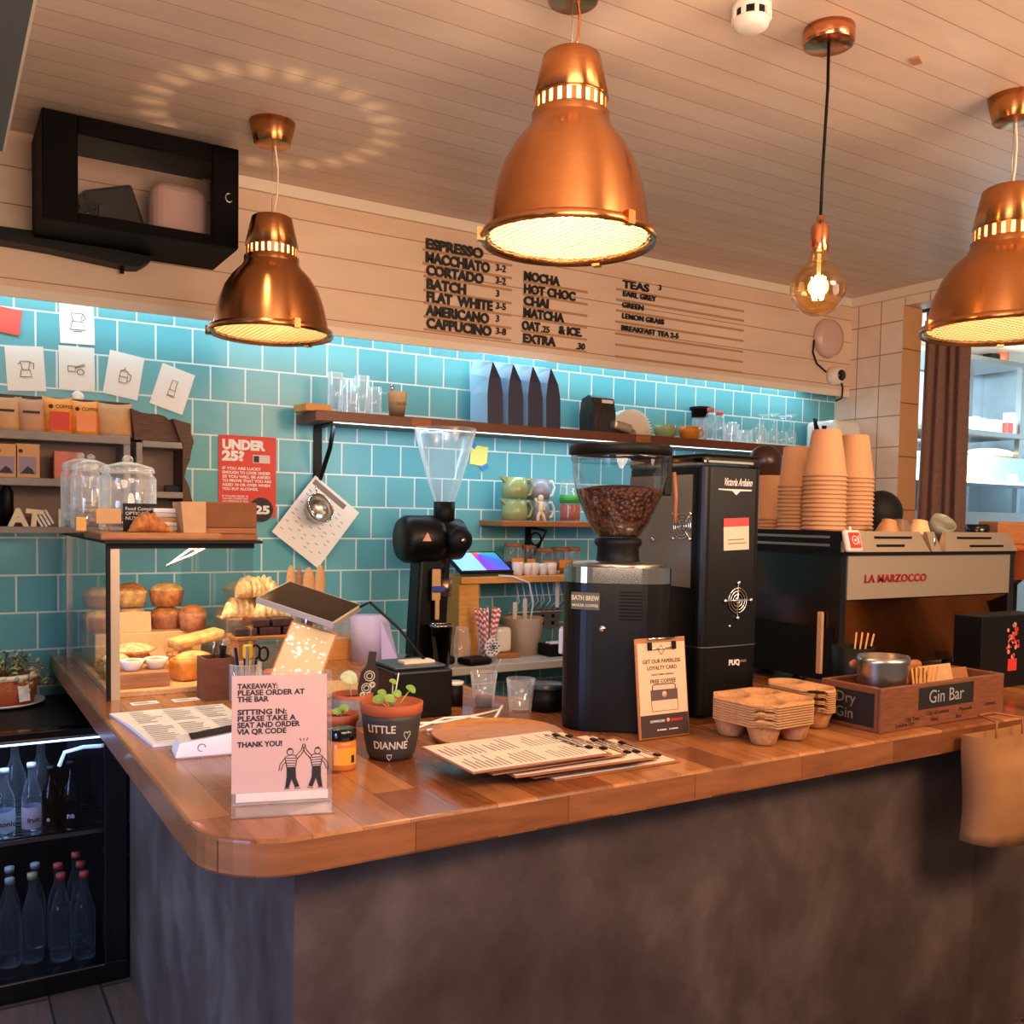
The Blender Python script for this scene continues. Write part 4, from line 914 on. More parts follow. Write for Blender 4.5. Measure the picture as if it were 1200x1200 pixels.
# motor drum lies along the bench, burr head to its right
MB().solid([(.085, 0), (.098, .02), (.100, .14), (.092, .165)], 36, T=TX(gx0)).build('motor_housing', M['blackm'], o)
MB().solid([(.080, 0), (.086, .012), (.086, .10), (.070, .115)], 36, T=TX(gx0+.165)).build('burr_head', M['blackm'], o)
MB().solid([(.048, 0), (.052, .01), (.050, .05), (.020, .058)], 28, T=Matrix.Translation((hx+.02, -.02, zc)) @ Matrix.Rotation(PI/2+.0, 4, 'X') @ TR((0, 0, .05))).build('adjuster_dial', M['black'], o)
MB().solid([(.010, 0), (.010, .012)], 14, T=Matrix.Translation((hx+.02, -.128, zc)) @ Matrix.Rotation(PI/2, 4, 'X')).build('dial_screw', M['chrome'], o)
MB().prism([(-.022, 0), (.018, 0), (0, .036)], 0, .002, T=TR((gx0+.07, -.100, zc-.005), rx=PI/2)).build('warning_triangle', mat('pink_triangle', '#E8A592', .5), o)
MB().rbox(-.105, .035, -.038, .07, .03, zc-.06, .012, T=TR((0, 0, 0), ry=.05)).build('column', M['blackm'], o)
MB().rbox(-.10, .085, -.04, .08, 0, .035, .010).build('foot', M['black'], o)
MB().cyl((hx-.02, -.02, zc-.075), (hx-.02, -.02, zc-.16), .022, .018).build('spout', M['black'], o)
MB().solid([(.030, zc-.235), (.032, zc-.165)], 24, T=TR((hx-.01, -.03, 0))).build('dosing_cup', mat('copper_cup', '#C9A08A', .3, 1), o)
MB().rbox(hx-.085, hx-.045, -.07, -.058, zc-.25, zc-.12, .01).rbox(hx-.070, hx-.050, -.07, -.060, zc-.33, zc-.24, .006).build('wooden_paddle', M['woodl'], o)
MB().rbox(hx-.09, hx-.03, -.082, -.0705, zc-.215, zc-.190, .004).build('blue_tag', mat('blue_tag', '#33458F', .5), o)
q = thing('metal_shaker', 'dark metal shaker cup under the shop grinder spout', 'cup', ((1.770, 3.440, 0.967)[0]+.01, 3.447, ZB))
MB().lathe([(.0005, .004), (.030, .004), (.046, .175), (.049, .178), (.049, .172), (.034, 0), (.0005, 0)], 28).build('cup', mat('dark_chrome', '#4A423E', .15, 1), q)
MB().lathe([(.044, .172), (.052, .172), (.052, .180), (.044, .180), (.044, .172)], 28).build('rim', M['chrome'], q)
b = MB().rbox(-.06, .06, -.05, .05, 0, .03, .012)
b.build('scale', M['black'], loc=((1.955, 3.470, 0.937)[0], 3.475, ZB), rz=.15, label='black weighing scale beside the shop grinder foot', cat='scale')

# ================================================================== bottle fridge under the worktop, left
FX0, FX1, FY = -.62, .535, 3.22
t = thing('bottle_fridge', 'black glass door bottle fridge beside the plastered bar', 'fridge', (FX0, FY, 0))
W, D, Hh = FX1-FX0, .62, .84
b = MB().box(0, .03, .05, D, 0, Hh).box(W-.03, W, .05, D, 0, Hh).box(.03, W-.03, .05, D, Hh-.04, Hh).box(.03, W-.03, .05, D, 0, .06).box(.03, W-.03, D-.02, D, .06, Hh-.04)
b.build('body', M['black'], t)
zt, zb2 = (0.313, 3.220, 0.807)[2], (0.308, 3.220, 0.067)[2]; xr = (0.464, 3.220, 0.702)[0]-FX0
d = MB().rbox(0, W, 0, .05, 0, zb2, .004).rbox(0, W, 0, .05, zt, Hh, .004).rbox(xr, W, 0, .05, zb2, zt, .004).rbox(0, .07, 0, .05, zb2, zt, .004).build('door', M['blackg'], t)
MB().box(.07, xr, .012, .018, zb2, zt).build('pane', glass('fridge_pane', (.78, .79, .82), .02, power=5), d)
MB().box(.2, xr, -.002, .0, zb2-.006, zb2-.002).build('lower_trim_strip', M['steel'], d)
MB().box(0, W, -.003, 0, Hh-.028, Hh-.024).build('upper_trim_strip', M['steel'], d)
zs = (0.315, 3.260, 0.488)[2]
b = MB()
for k in range(16): b.cyl((.04, .08+k*.033, zs-.006), (W-.04, .08+k*.033, zs-.006), .003, seg=6)
b.box(.03, W-.03, .075, .085, zs-.016, zs-.003); b.build('wire_shelf', M['steel'], t)
MB().box(.05, W-.06, .06, .12, Hh-.052, Hh-.042).build('light_strip', M['ledb'], t)
MB().box(W-.16, W-.045, .10, .20, .722, .785).build('light_housing', M['black'], t)
MB().tube([(W-.19, .10, .70), (W-.175, .09, .745), (W-.12, .085, .757), (W-.05, .082, .755)], .006).build('reflection_tube', mat('reflection_tube', (.6, .8, 1.0), emit=.9), t)  # glowing tube stands in for a curved reflection, not a lamp part
light('fridge_glow', 'AREA', (.1, 3.40, .775), 5, (.42, .62, 1.0), (.12, 3.42, .1), shape='RECTANGLE', size=.7, size_y=.12)
def fbottle(x, y, z, r, h, m, label, cap, group, lab=None, txt=None, neck=.36):
    o = thing('bottle', label, 'bottle', (x, y, z), 0, group)
    MB().lathe([(.0005, .004), (r*.96, .003), (r, .012), (r, h*.52), (r*.86, h*.62), (r*neck, h*.80), (r*neck, h*.95)], 20).build('body', m, o)
    MB().solid([(r*neck+.003, h*.94), (r*neck+.003, h)], 16).build('cap', cap, o)
    if lab: MB().lathe([(r+.001, h*.10), (r+.001, h*.40)], 20).build('label', lab, o)
    if txt: lettering(txt, r*.75, face_T((-r*.55, -r-.003, h*.2)), M['ink'] if lab else M['chalk'], o, 'lettering', .02)
    return o
g1 = 'bottles on the upper fridge shelf'; zf = zs-.002
gcap = mat('grey_cap', '#A7A8A8', .4)
fbottle((0.190, 3.330, 0.480)[0], 3.34, zf, .030, .22, M['glassb'], 'clear bottle with a pale label, upper fridge shelf, at the picture edge', gcap, g1, mat('pale_label', '#AEB4C4', .6), 'tonic')
fbottle((0.267, 3.330, 0.472)[0], 3.34, zf, .029, .23, M['glassb'], 'clear bottle with a pinkish label on the upper fridge shelf', gcap, g1, mat('pinkish_label', '#B9A3A8', .6), 'fruit')
fbottle((0.321, 3.330, 0.475)[0], 3.335, zf, .028, .215, M['glassd'], 'dark bottle with a white letter e on the upper fridge shelf', M['black'], g1, None, 'e')
fbottle((0.382, 3.330, 0.479)[0], 3.335, zf, .033, .225, M['glassd'], 'dark bottle with the letters na, rightmost on the upper fridge shelf', M['black'], g1, None, 'na')
for px, lb in ((18, 'clear swing top bottle at the back of the upper fridge shelf, left one'), (44, 'clear swing top bottle at the back of the upper fridge shelf, right one')):
    a = (0.231, 3.500, 0.493)
    fbottle(a[0]+(px-18)/340, 3.50, zf, .034, .27, M['glassb'], lb, M['whiteg'], g1)
g2 = 'bottles on the fridge floor'; z0 = .0605
rc = mat('coral_cap', '#E0584A', .4); yc = mat('cream_cap', '#C8B98A', .4)
fbottle((0.204, 3.360, 0.116)[0], 3.36, z0, .032, .285, M['glassb'], 'clear bottle with a pale cap on the fridge floor, leftmost', gcap, g2)
fbottle((0.268, 3.370, 0.097)[0], 3.36, z0, .032, .29, M['glassb'], 'clear bottle with a cream cap and round label on the fridge floor', yc, g2)
fbottle((0.349, 3.330, 0.089)[0], 3.33, z0, .033, .285, M['glassb'], 'clear bottle with a coral cap, front one of the left coral pair', rc, g2)
fbottle((0.416, 3.310, 0.074)[0], 3.31, z0, .033, .285, M['glassb'], 'clear bottle with a coral cap, front one of the right coral row', rc, g2)
fbottle((0.210, 3.460, 0.080)[0], 3.47, z0, .032, .285, M['glassb'], 'clear bottle behind the leftmost one on the fridge floor', gcap, g2)
fbottle((0.286, 3.470, 0.076)[0], 3.47, z0, .032, .285, M['glassb'], 'pale capped bottle behind the cream capped one', gcap, g2)
fbottle((0.351, 3.440, 0.071)[0], 3.43, z0, .033, .285, M['glassb'], 'coral capped bottle at the back of the left coral pair', rc, g2)
fbottle((0.418, 3.410, 0.059)[0], 3.41, z0, .033, .285, M['glassb'], 'coral capped bottle in the middle of the right coral row', rc, g2)
fbottle((0.415, 3.500, 0.035)[0], 3.51, z0, .033, .285, M['glassb'], 'coral capped bottle at the back of the right coral row', rc, g2)

# plant on the fridge
t = thing('potted_plant', 'trailing small leaved plant in a terracotta pot on the fridge', 'plant', ((0.210, 3.700, 0.875)[0], 3.70, .841))
MB().lathe([(.0005, .0), (.09, 0), (.128, .012), (.132, .018), (.125, .016), (.088, .006), (.0005, .006)], 36).build('saucer', M['whiteg'], t)
MB().lathe([(.0005, .008), (.095, .008), (.112, .105), (.104, .105), (.0005, .09)], 32).build('pot', M['terra'], t)
MB().lathe([(.113, .098), (.116, .098), (.116, .116), (.108, .116), (.107, .098)], 32).build('rim', M['trim'], t)
MB().box(-.02, .02, -.002, .0, -.03, .03, T=Matrix.Rotation(.55, 4, 'Z') @ TR((0, -.108, .055), rx=-.16)).build('price_label', M['white'], t)
rd = random.Random(11); lb = MB(); sb = MB()
for k in range(420):
    a = rd.uniform(0, 2*PI); q = .145*math.sqrt(rd.random()); h = .10+.085*(1-(q/.145)**2)*rd.uniform(.3, 1)+rd.uniform(-.01, .02)-(.05 if q > .13 else 0)*rd.random()
    c = Vector((q*math.cos(a)+(.015 if rd.random() < .3 else 0), q*math.sin(a), h)); s = rd.uniform(.008, .014)
    n = Vector((rd.gauss(0, .6), rd.gauss(0, .6), 1)).normalized(); u = n.orthogonal().normalized(); v = n.cross(u)
    lb.add([c-u*s, c-v*s*.6+n*s*.15, c+u*s, c+v*s*.6+n*s*.15], [(0, 1, 2), (0, 2, 3)], rd.choice((0, 0, 1)))
    if k % 9 == 0: sb.tube([(q*.3*math.cos(a), q*.3*math.sin(a), .095), (q*.8*math.cos(a), q*.8*math.sin(a), h+.005), tuple(c)], .0012, 5)
lb.build('foliage', [M['leafp'], mat('olive_leaf', '#5E6A3A', .5)], t); sb.build('stems', mat('brown_stem', '#5A4630', .7), t)

# ================================================================== pastry case
CX0, CX1, CY0, CY1, CZ = .418, .83, 2.845, 3.80, 1.432
t = thing('pastry_case', 'glass pastry case with a black edged top shelf on the worktop', 'display case', (CX0, CY0, HC))
w_, d_, h_ = CX1-CX0, CY1-CY0, CZ-HC
MB().box(0, .004, .03, d_, .004, h_).build('side_glass', M['pane'], t)
MB().box(w_-.004, w_, .0, d_, .004, h_).build('side_glass', M['pane'], t)
MB().box(.034, w_-.004, 0, .004, .004, h_-.0).build('front_glass', M['pane'], t)
MB().box(.0, .010, -.006, .014, 0, h_).build('front_post', M['black'], t)
MB().box(.010, .034, -.004, .012, 0, h_).build('bright_post', mat('bright_post', '#BFA88C', .4, .4), t)
MB().box(.0, .02, d_-.05, d_-.03, 0, h_).build('rear_post', M['trim'], t)
MB().box(-.012, w_+.012, -.055, d_, h_, h_+.008).build('top_sheet', M['black'], t)
MB().rbox(-.02, w_*.75, -.035, .30, h_+.008, h_+.030, .006).build('top_board', M['wood'], t)
MB().box(0, w_, -.010, -.006, h_-.016, h_).build('front_lip', M['black'], t)
MB().box(.04, w_-.02, .02, .032, h_-.006, h_-.001).build('light_strip', M['ledw'], t)
MB().rbox(.012, w_-.012, .03, d_-.05, .0, .018, .003).build('base_board', M['woodl'], t)
light('case_glow', 'AREA', (.62, 2.93, 1.412), 4.2, (1.0, .80, .52), (.64, 3.2, 1.0), shape='RECTANGLE', size=.32, size_y=.06)
light('counter_fill', 'SPOT', (.75, 2.75, 2.80), 38, (1.0, .78, .50), (.85, 2.85, 1.0), shadow_soft_size=.05, spot_size=1.1, spot_blend=.7)  # added spot with no fitting, brightens the left counter
ZC = HC+.0185
# risers inside
MB().rbox(-.075, .075, -.08, .08, 0, .045, .004).build('riser_block', M['wood'], loc=((0.506, 2.830, 1.006)[0]+.02, 2.985, ZC), label='patterned wooden riser block at the front of the pastry case', cat='riser')
MB().rbox(-.17, .17, -.16, .16, 0, .11, .004).build('riser_block', M['woodl'], loc=(.625, 3.50, ZC), label='large pale riser at the back of the pastry case under the pies', cat='riser')
MB().rbox(-.17, .17, -.09, .09, 0, .035, .004).build('riser_block', M['pine'], loc=(.625, 3.20, ZC), label='low pine riser in the middle of the pastry case', cat='riser')
def pie(x, y, z, r, h, label, m=M['crust'], top=M['bread'], seed=0, group='pies in the pastry case', name='pie', cat='pie'):
    o = thing(name, label, cat, (x, y, z), seed, group)
    MB().lathe([(.0005, 0), (r*.86, 0), (r, h*.55), (r*1.04, h*.62), (r*.98, h*.70)], 24).build('crust', m, o)
    MB().ball((0, 0, h*.62), r*.98, s=(1, 1, h*.42/r), seg=20, rings=10, lump=.06, seed=seed).build('top', top, o)
    return o
zz = ZC+.11
pie(.474, 3.42, zz, .050, .075, 'round golden pie behind the dark front post, lower of its stack', seed=1)
pie(.474, 3.42, zz+.079, .048, .070, 'round golden pie behind the dark front post, upper of its stack', seed=2)
pie(.585, 3.45, zz, .053, .075, 'round golden pie behind the kraft label card, lower of its stack', seed=3)
pie(.585, 3.45, zz+.080, .052, .078, 'round golden pie behind the kraft label card, upper of its stack', M['bread'], M['crust'], seed=4)
pie(.700, 3.44, zz, .056, .075, 'crumbly muffin under the right hand pie', mat('muffin_case', '#A8663E', .7, noise=.3, nscale=60, bump=.5), M['crust'], seed=5, name='muffin', cat='muffin')
pie(.700, 3.44, zz+.079, .057, .078, 'round golden pie stacked on the muffin at the right', seed=6)
MB().box(-.058, .058, -.002, .002, 0, .068).build('label_card', M['kraft'], loc=(.575, 3.355, zz), rot=(-.15, 0, 0), label='kraft label card in front of the stacked pies', cat='label')
zm = ZC+.035
pie(.545, 3.185, zm, .068, .060, 'sugar dusted round tart on the low riser', M['crust'], M['sugar'], 7, 'pastries on the low riser', 'tart', 'tart')
pie(.70, 3.20, zm+.0, .050, .030, 'flat golden roll behind the loaf in the pastry case', M['bread'], M['crust'], 8, 'pastries on the low riser', 'bread_roll', 'roll')
o = thing('wrapped_sandwich', 'wrapped green and yellow sandwich against the left glass', 'sandwich', (.478, 3.10-.0, ZC+.0), .3)
MB().ball((0, 0, .035), .040, s=(1, .7, .85), seg=16, rings=10, lump=.10, seed=3).build('filling', mat('salad_green', '#A9A23E', .6, noise=.45, nscale=50), o)
MB().ball((0, 0, .062), .042, s=(1, .8, .40), seg=16, rings=8, lump=.08, seed=4).build('bread', M['sugar'], o)
def loaf(x, y, z, l, w, h, rz, label, m=M['crust'], m2=M['bread']):
    o = thing('loaf_cake', label, 'cake', (x, y, z), rz)
    MB().rbox(-l/2, l/2, -w/2, w/2, 0, h*.8, .014, seg=3).build('cake', m, o)
    MB().ball((0, 0, h*.76), 1, s=(l*.48, w*.48, h*.26), seg=20, rings=10, lump=.05, seed=9).build('crown', m2, o)
    return o
loaf(.69, 3.005, ZC, .125, .085, .085, .25, 'orange loaf cake at the right of the pastry case', mat('orange_sponge', '#D98A38', .6, noise=.2, nscale=40, bump=.3), M['bread'])
MB().rbox(-.085, .085, -.035, .035, 0, .030, .010).build('focaccia', M['bread'], loc=(.715, 3.06, ZC+.103), rot=(.05, -.16, .25), label='flat slab of pale bread lying over the loaf cake', cat='bread')
pie(.768, 3.35, zz-.0, .046, .085, 'tall crusty muffin at the back right of the pastry case', mat('pink_muffin', '#B9764E', .7, noise=.3, nscale=60, bump=.5), M['crust'], 12, name='muffin', cat='muffin')
for x, y, lb in ((.505, 2.965, 'small white paper case with egg filling, left one on the riser block'), (.575, 2.975, 'larger white paper case with egg filling, right one on the riser block')):
    o = thing('filled_case', lb, 'tart', (x, y, ZC+.0455), 0, 'egg tarts on the front riser')
    MB().lathe([(.0005, 0), (.022, 0), (.036, .030), (.034, .031), (.021, .004), (.0005, .004)], 20).build('paper_case', M['whiteg'], o)
    MB().ball((0, 0, .022), .030, s=(1, 1, .35), seg=14, rings=8, lump=.1, seed=int(x*100)).build('filling', M['bread'], o)
for x, y, z, lb, r in ((.665, 3.075, ZC+.0, 'small kraft price card on a stick before the loaf cake', .2), (.635, 3.04, ZC, 'tilted kraft price card left of the loaf cake', -.5)):
    o = thing('price_card', lb, 'label', (x, y, z), 0, 'price cards in the pastry case')
    MB().cyl((0, 0, 0), (0, 0, .08), .0012, seg=6).build('stick', M['wood'], o)
    MB().box(-.020, .020, -.0025, -.0012, .06, .105, T=Matrix.Rotation(r, 4, 'Y')).build('card', M['kraft'], o)
# tongs hung below the top
t = thing('tongs', 'steel tongs with a red grip hanging under the case top', 'tongs', (0.733, 2.930, 1.430))
e1 = Vector((0.598, 2.930, 1.362))-Vector((0.733, 2.930, 1.430))
tsm = mat('dull_tong_steel', '#8E8A84', .4, .8)
MB().tube([(0, 0, 0), e1*.5+Vector((0, 0, -.004)), e1], .004).build('arm', tsm, t)
MB().tube([(0, .012, .002), e1*.5+Vector((0, .014, .012)), e1+Vector((0, .010, -.004))], .004).build('arm', tsm, t)
MB().tube([(0, .004, .002), e1*.42+Vector((0, .006, .006))], .009).build('grip', M['redp'], t)
MB().tube([(-.004, .0, .0), (.0, .0, .006), (.008, 0, .005)], .003).build('hook', M['chrome'], t)
# ---- on top of the case
ZT2 = CZ+.0305
JG = glass('jar_glass', fac=.09, milk=.10, power=1.8)
def glass_jar(x, y, r, h, label, fill=None):
    o = thing('glass_jar', label, 'jar', (x, y, ZT2), 0, 'glass biscuit jars on the pastry case')
    MB().lathe([(.0005, .003), (r*.94, .003), (r, .012), (r, h*.72), (r*.84, h*.80), (r*.80, h*.84)], 36).lathe([(r*.99, h*.72), (r*.99, .014), (.0005, .008)], 36).build('body', JG, o)
    MB().lathe([(r*.80, h*.80), (r*.92, h*.80), (r*.95, h*.825), (r*.92, h*.85), (r*.80, h*.85), (r*.80, h*.80)], 36).build('neck_ring', JG, o)
    l = MB().lathe([(r*.90, h*.84), (r*.92, h*.86), (r*.86, h*.885), (r*.30, h*.945), (r*.16, h*.95)], 32).build('lid', JG, o)
    MB().ball((0, 0, h*.985), r*.20, seg=14, rings=8, s=(1, 1, .8)).build('knob', JG, l)
    if fill:
        rd = random.Random(int(x*1000)); k = 0
        for i in range(fill[1]):
            a = rd.uniform(0, 2*PI); q = rd.uniform(0, r*.58)
            MB().rbox(-.026, .026, -.026, .026, 0, .012, .004, T=TR((q*math.cos(a), q*math.sin(a), .012+i*.0135), rz=rd.random()*3)).build('biscuit', fill[0], o)
    return o
glass_jar((0.499, 2.990, 1.463)[0]+.005, 3.02, .080, .215, 'largest glass biscuit jar, in front with a black price card', (M['choc'], 3))
glass_jar((0.428, 3.120, 1.460)[0]-.005, 3.17, .058, .225, 'glass biscuit jar in the middle of the three', (M['sugar'], 6))
glass_jar((0.415, 3.300, 1.451)[0]-.005, 3.30, .058, .235, 'glass biscuit jar at the back left of the three', (M['whiteg'], 5))
o = thing('price_sign', 'small black chalk price card against the front glass jar', 'sign', ((0.528, 2.925, 1.505)[0], 2.925, ZT2), .0, rot=(-.10, 0, -.06))
MB().box(-.052, .048, 0, .004, 0, .082).build('slate', M['black'], o)
lettering('Food Container\nOPTIC 25\nNUT 25', .014, face_T((-.046, -.0008, .062)), M['chalk'], o, 'chalk_writing', 0)
o = thing('price_sign', 'blank kraft price card beside the front glass jar', 'sign', ((0.437, 2.920, 1.484)[0], 2.92, ZT2), 0, rot=(-.10, 0, .05))
MB().rbox(-.034, .034, 0, .003, .022, .066, .0014).build('card', M['kraft'], o)
MB().cyl((0, .002, 0), (0, .002, .03), .002, seg=6).build('stick', M['wood'], o)
MB().rbox(-.014, .014, -.012, .012, 0, .040, .003).build('wooden_clip', M['pine'], loc=((0.363, 2.920, 1.488)[0], 2.93, ZT2), label='small pine block on the left corner of the case top', cat='block')
def croissant(name, x, y, z, l, label, m, rz=0, group=None, seed=0, fat=.30):
    b = MB(); n = 26; seg = 14; vs = []; fs = []; rd = random.Random(seed)
    for i in range(n+1):
        u = i/n*2-1; R_ = l*fat*max(.16, (1-abs(u)**2.2))*(1+.10*math.cos(u*7*PI)); cx = u*l*.5; cy = -.22*l*(u*u)
        for k in range(seg):
            a = 2*PI*k/seg; vs.append((cx, cy+R_*.85*math.cos(a), max(0, R_*.55+R_*.80*math.sin(a))))
    for i in range(n):
        for k in range(seg): fs.append((i*seg+k, i*seg+(k+1) % seg, (i+1)*seg+(k+1) % seg, (i+1)*seg+k))
    fs += [tuple(range(seg)), tuple(range(n*seg, (n+1)*seg))]
    b.add(vs, fs, 0, True)
    return b.build(name, m, loc=(x, y, z), rz=rz, label=label, cat='pastry', group=group)
croissant('croissant', (0.530, 2.870, 1.466)[0]+.0, 2.865, ZT2, .125, 'golden croissant lying on the case top before the jars', M['crust'], .15, fat=.33)
rd = random.Random(4)
for k in range(7):
    MB().rbox(-.045, .045, -.06, .06, 0, .0125, .002).build('menu_booklet', [M['white'], M['kraft'], mat('cool_card', '#C9CCD6', .6)][k % 3], loc=((0.619, 2.980, 1.469)[0]+rd.uniform(-.004, .004)-.012, 2.97, ZT2-.0225+k*.0131), rz=rd.uniform(-.06, .06), label=['lowest', 'second from the bottom', 'third from the bottom', 'middle', 'third from the top', 'second from the top', 'topmost'][k]+' booklet of the stack between the croissant and the kraft bags', cat='booklet', group='booklets stacked on the case top')
# stack of folded kraft bags
kx, ky = (0.671, 2.830, 1.453)[0], 2.83
for k, (h0, h1) in enumerate(((.0, .018), (.0185, .036), (.0365, .112))):
    o = MB().rbox(-.040, .165, 0, .12, 0, h1-h0, .003).build('kraft_bags', [M['kraftd'], M['kraftd'], mat('brown_kraft', '#80491F', .75, noise=.12, nscale=20)][k], loc=(kx-.0+[.004, .0, .0][k], ky, CZ+.0085+h0), rz=[.02, -.01, 0][k], label=['bottom bundle', 'middle bundle', 'top thick bundle'][k]+' of folded brown kraft bags on the case top', cat='bags', group='kraft bag bundles')
    if k == 2: MB().add([(-.046, -.004, -.036), (.014, -.006, -.036), (.014, -.006, .076), (-.056, -.004, .074), (-.046, .110, -.036), (-.056, .110, .074)], [(0, 1, 2, 3), (4, 0, 3, 5)]).build('pale_end_flap', M['kraft'], o, label='pale kraft end of the bundle')

# ================================================================== left leg of the worktop
# cake stand with dusted pastries, brownies on boards
o = thing('cake_stand', 'low glass cake stand carrying dusted pastries by the pastry case', 'cake stand', ((0.880, 3.150, 1.179)[0]+.035, 3.15, HC))
zc = (0.880, 3.150, 1.179)[2]-HC
MB().solid([(.055, 0), (.012, .012), (.010, zc-.02), (.10, zc-.008), (.115, zc)], 32).build('stand', M['woodl'], o)
zc += HC
sx = o.location.x
for k, (dx, dy, dz, r, lb) in enumerate(((-.055, -.03, 0, .1, 'left front'), (.045, -.045, 0, -.2, 'right front'), (.0, .05, 0, .5, 'rear'))):
    croissant('dusted_pastry', sx+dx, 3.15+dy, zc+.0005, .135, 'sugar dusted pastry in the lower layer of the cake stand, '+lb+' one', M['sugar'], r, 'dusted pastries on the cake stand', k, .36)
for k, (dx, dy, r, lb) in enumerate(((-.02, -.03, .3, 'left'), (.04, .0, -.5, 'right'))):
    croissant('dusted_pastry', sx+dx, 3.15+dy, zc+.066, .135, 'sugar dusted pastry on top of the pile, '+lb+' one', M['sugar'], r, 'dusted pastries on the cake stand', k+5, .36)
bx = (0.879, 2.980, 1.092)[0]+.022
o = thing('cake_board', 'wooden cake board on feet carrying chocolate brownies', 'board', (bx, 2.98, HC))
zb3 = (0.879, 2.980, 1.138)[2]-HC
MB().rbox(-.10, .12, -.06, .06, zb3-.012, zb3, .003).build('board', M['wood'], o)
MB().box(-.09, -.07, -.05, .05, 0, zb3-.012).box(.09, .11, -.05, .05, 0, zb3-.012).build('feet', M['wood'], o)
gb = 'chocolate brownies on the cake board'
for k, (dx, dz, lb) in enumerate(((-.062, 0, 'lower left'), (.012, 0, 'lower middle'), (.086, 0, 'lower right'), (-.025, .026, 'upper left'), (.050, .026, 'upper right'))):
    MB().rbox(-.034, .034, -.035, .035, 0, .025, .004).build('brownie', M['choc'], loc=(bx+dx, 2.98-.01, HC+zb3+.0005+dz), rz=.05*(k-2), label=lb+' chocolate brownie on the wooden cake board', cat='brownie', group=gb)
MB().rbox(-.05, .05, -.03, .03, 0, .055, .008).build('carrot_cake', mat('carrot_sponge', '#C4692E', .7, noise=.25, nscale=40, bump=.3), loc=(bx+.02, 2.85, HC+.0005), label='orange cake slab below the brownie board behind the pen jar', cat='cake')
# cutlery box, pen jar
o = thing('cutlery_box', 'square wooden box of cutlery before the pastry case', 'box', (.655, 2.715, HC))
w_, h_ = .092, .120
MB().box(0, w_, 0, .008, 0, h_).box(0, w_, .082, .09, 0, h_).box(0, .008, .008, .082, 0, h_).box(w_-.008, w_, .008, .082, 0, h_).box(.008, w_-.008, .008, .082, 0, .008).build('box', M['woodx'], o)
rd = random.Random(6)
for k in range(9):
    x0, y0 = rd.uniform(.02, .07), rd.uniform(.02, .07); x1, y1 = x0+rd.uniform(-.012, .014), y0+rd.uniform(-.01, .01); zt_ = h_+rd.uniform(.025, .055)
    MB().tube([(x0, y0, .012), (x1, y1, zt_-.02), (x1, y1, zt_)], .0045, 6, rf=lambda u: .6+.9*u*u).build('cutlery', M['steel'] if k % 3 else M['black'], o)
o = thing('pen_jar', 'glass jar holding pens, scissors and a yellow marker behind the sign', 'jar', ((0.767, 2.665, 0.988)[0], 2.70, HC))
MB().lathe([(.0005, .003), (.040, .003), (.042, .10), (.045, .105), (.045, 0), (.0005, 0)], 24).build('jar', M['glass'], o)
for k in range(5):
    a = k*1.2; MB().cyl((.015*math.cos(a), .015*math.sin(a), .006), (.030*math.cos(a)-.006, .030*math.sin(a), .14+.004*k), .0045, seg=8).build('pen', M['black'] if k % 2 else M['inkg'], o)
MB().rbox(-.012, .016, -.022, -.004, .120, .160, .006).cyl((.002, -.01, .01), (.002, -.013, .13), .006).build('yellow_marker', mat('yellow_plastic', '#F0C020', .4), o)
sc = MB().cyl((.015, 0, .01), (.030, 0, .11), .004)
for cx, cz in ((.028, .135), (.052, .128)): sc.tube([(cx+.013*math.cos(a), 0, cz+.020*math.sin(a)) for a in [x*PI/8 for x in range(16)]], .0035, 6, closed=True)
sc.build('scissors', M['black'], o)
# price labels lying in front of the case
for x, lb in (((0.504, 2.810, 0.988)[0], 'small white printed label before the case, left one'), ((0.615, 2.826, 0.988)[0], 'small white printed label before the case, right one by the cutlery box')):
    o = MB().box(-.036, .036, -.02, .02, 0, .001).build('printed_label', M['white'], loc=(x, 2.765, HC+.0005), rz=.06, label=lb, cat='label', group='labels before the pastry case')
    MB().box(-.028, .028, -.010, -.004, .001, .0015).box(-.028, .01, .002, .008, .001, .0015).build('print', M['inkg'], o)
# open menu sheets
o = thing('menu_leaflet', 'open white menu leaflet lying beside the pastry case', 'menu', (.425, 2.235, HC+.0005), .0)
MB().add([(.0, 0, 0), (.255, 0, 0), (.255, .20, .0), (-.012, .20, 0), (.0, 0, .006), (.255, 0, .006), (.255, .20, .010), (-.012, .20, .010)], [(0, 3, 2, 1), (4, 5, 6, 7), (0, 1, 5, 4), (1, 2, 6, 5), (2, 3, 7, 6), (3, 0, 4, 7)]).build('page', M['white'], o)
MB().add([(-.012, .203, 0), (.255, .203, 0), (.262, .41, .0), (-.030, .41, 0), (-.012, .203, .010), (.255, .203, .010), (.262, .41, .004), (-.030, .41, .004)], [(0, 3, 2, 1), (4, 5, 6, 7), (0, 1, 5, 4), (1, 2, 6, 5), (2, 3, 7, 6), (3, 0, 4, 7)]).build('page', M['white'], o)
b = MB(); rd = random.Random(9)
for j in range(9):
    for i in range(3):
        x0 = .01+i*.083; L = rd.uniform(.04, .07); b.box(x0, x0+L, .018+j*.02, .0215+j*.02, .0108, .0114); b.box(x0, x0+rd.uniform(.03, .07), .225+j*.019, .2285+j*.019, .0105, .0110)
b.build('printing', M['inkg'], o)
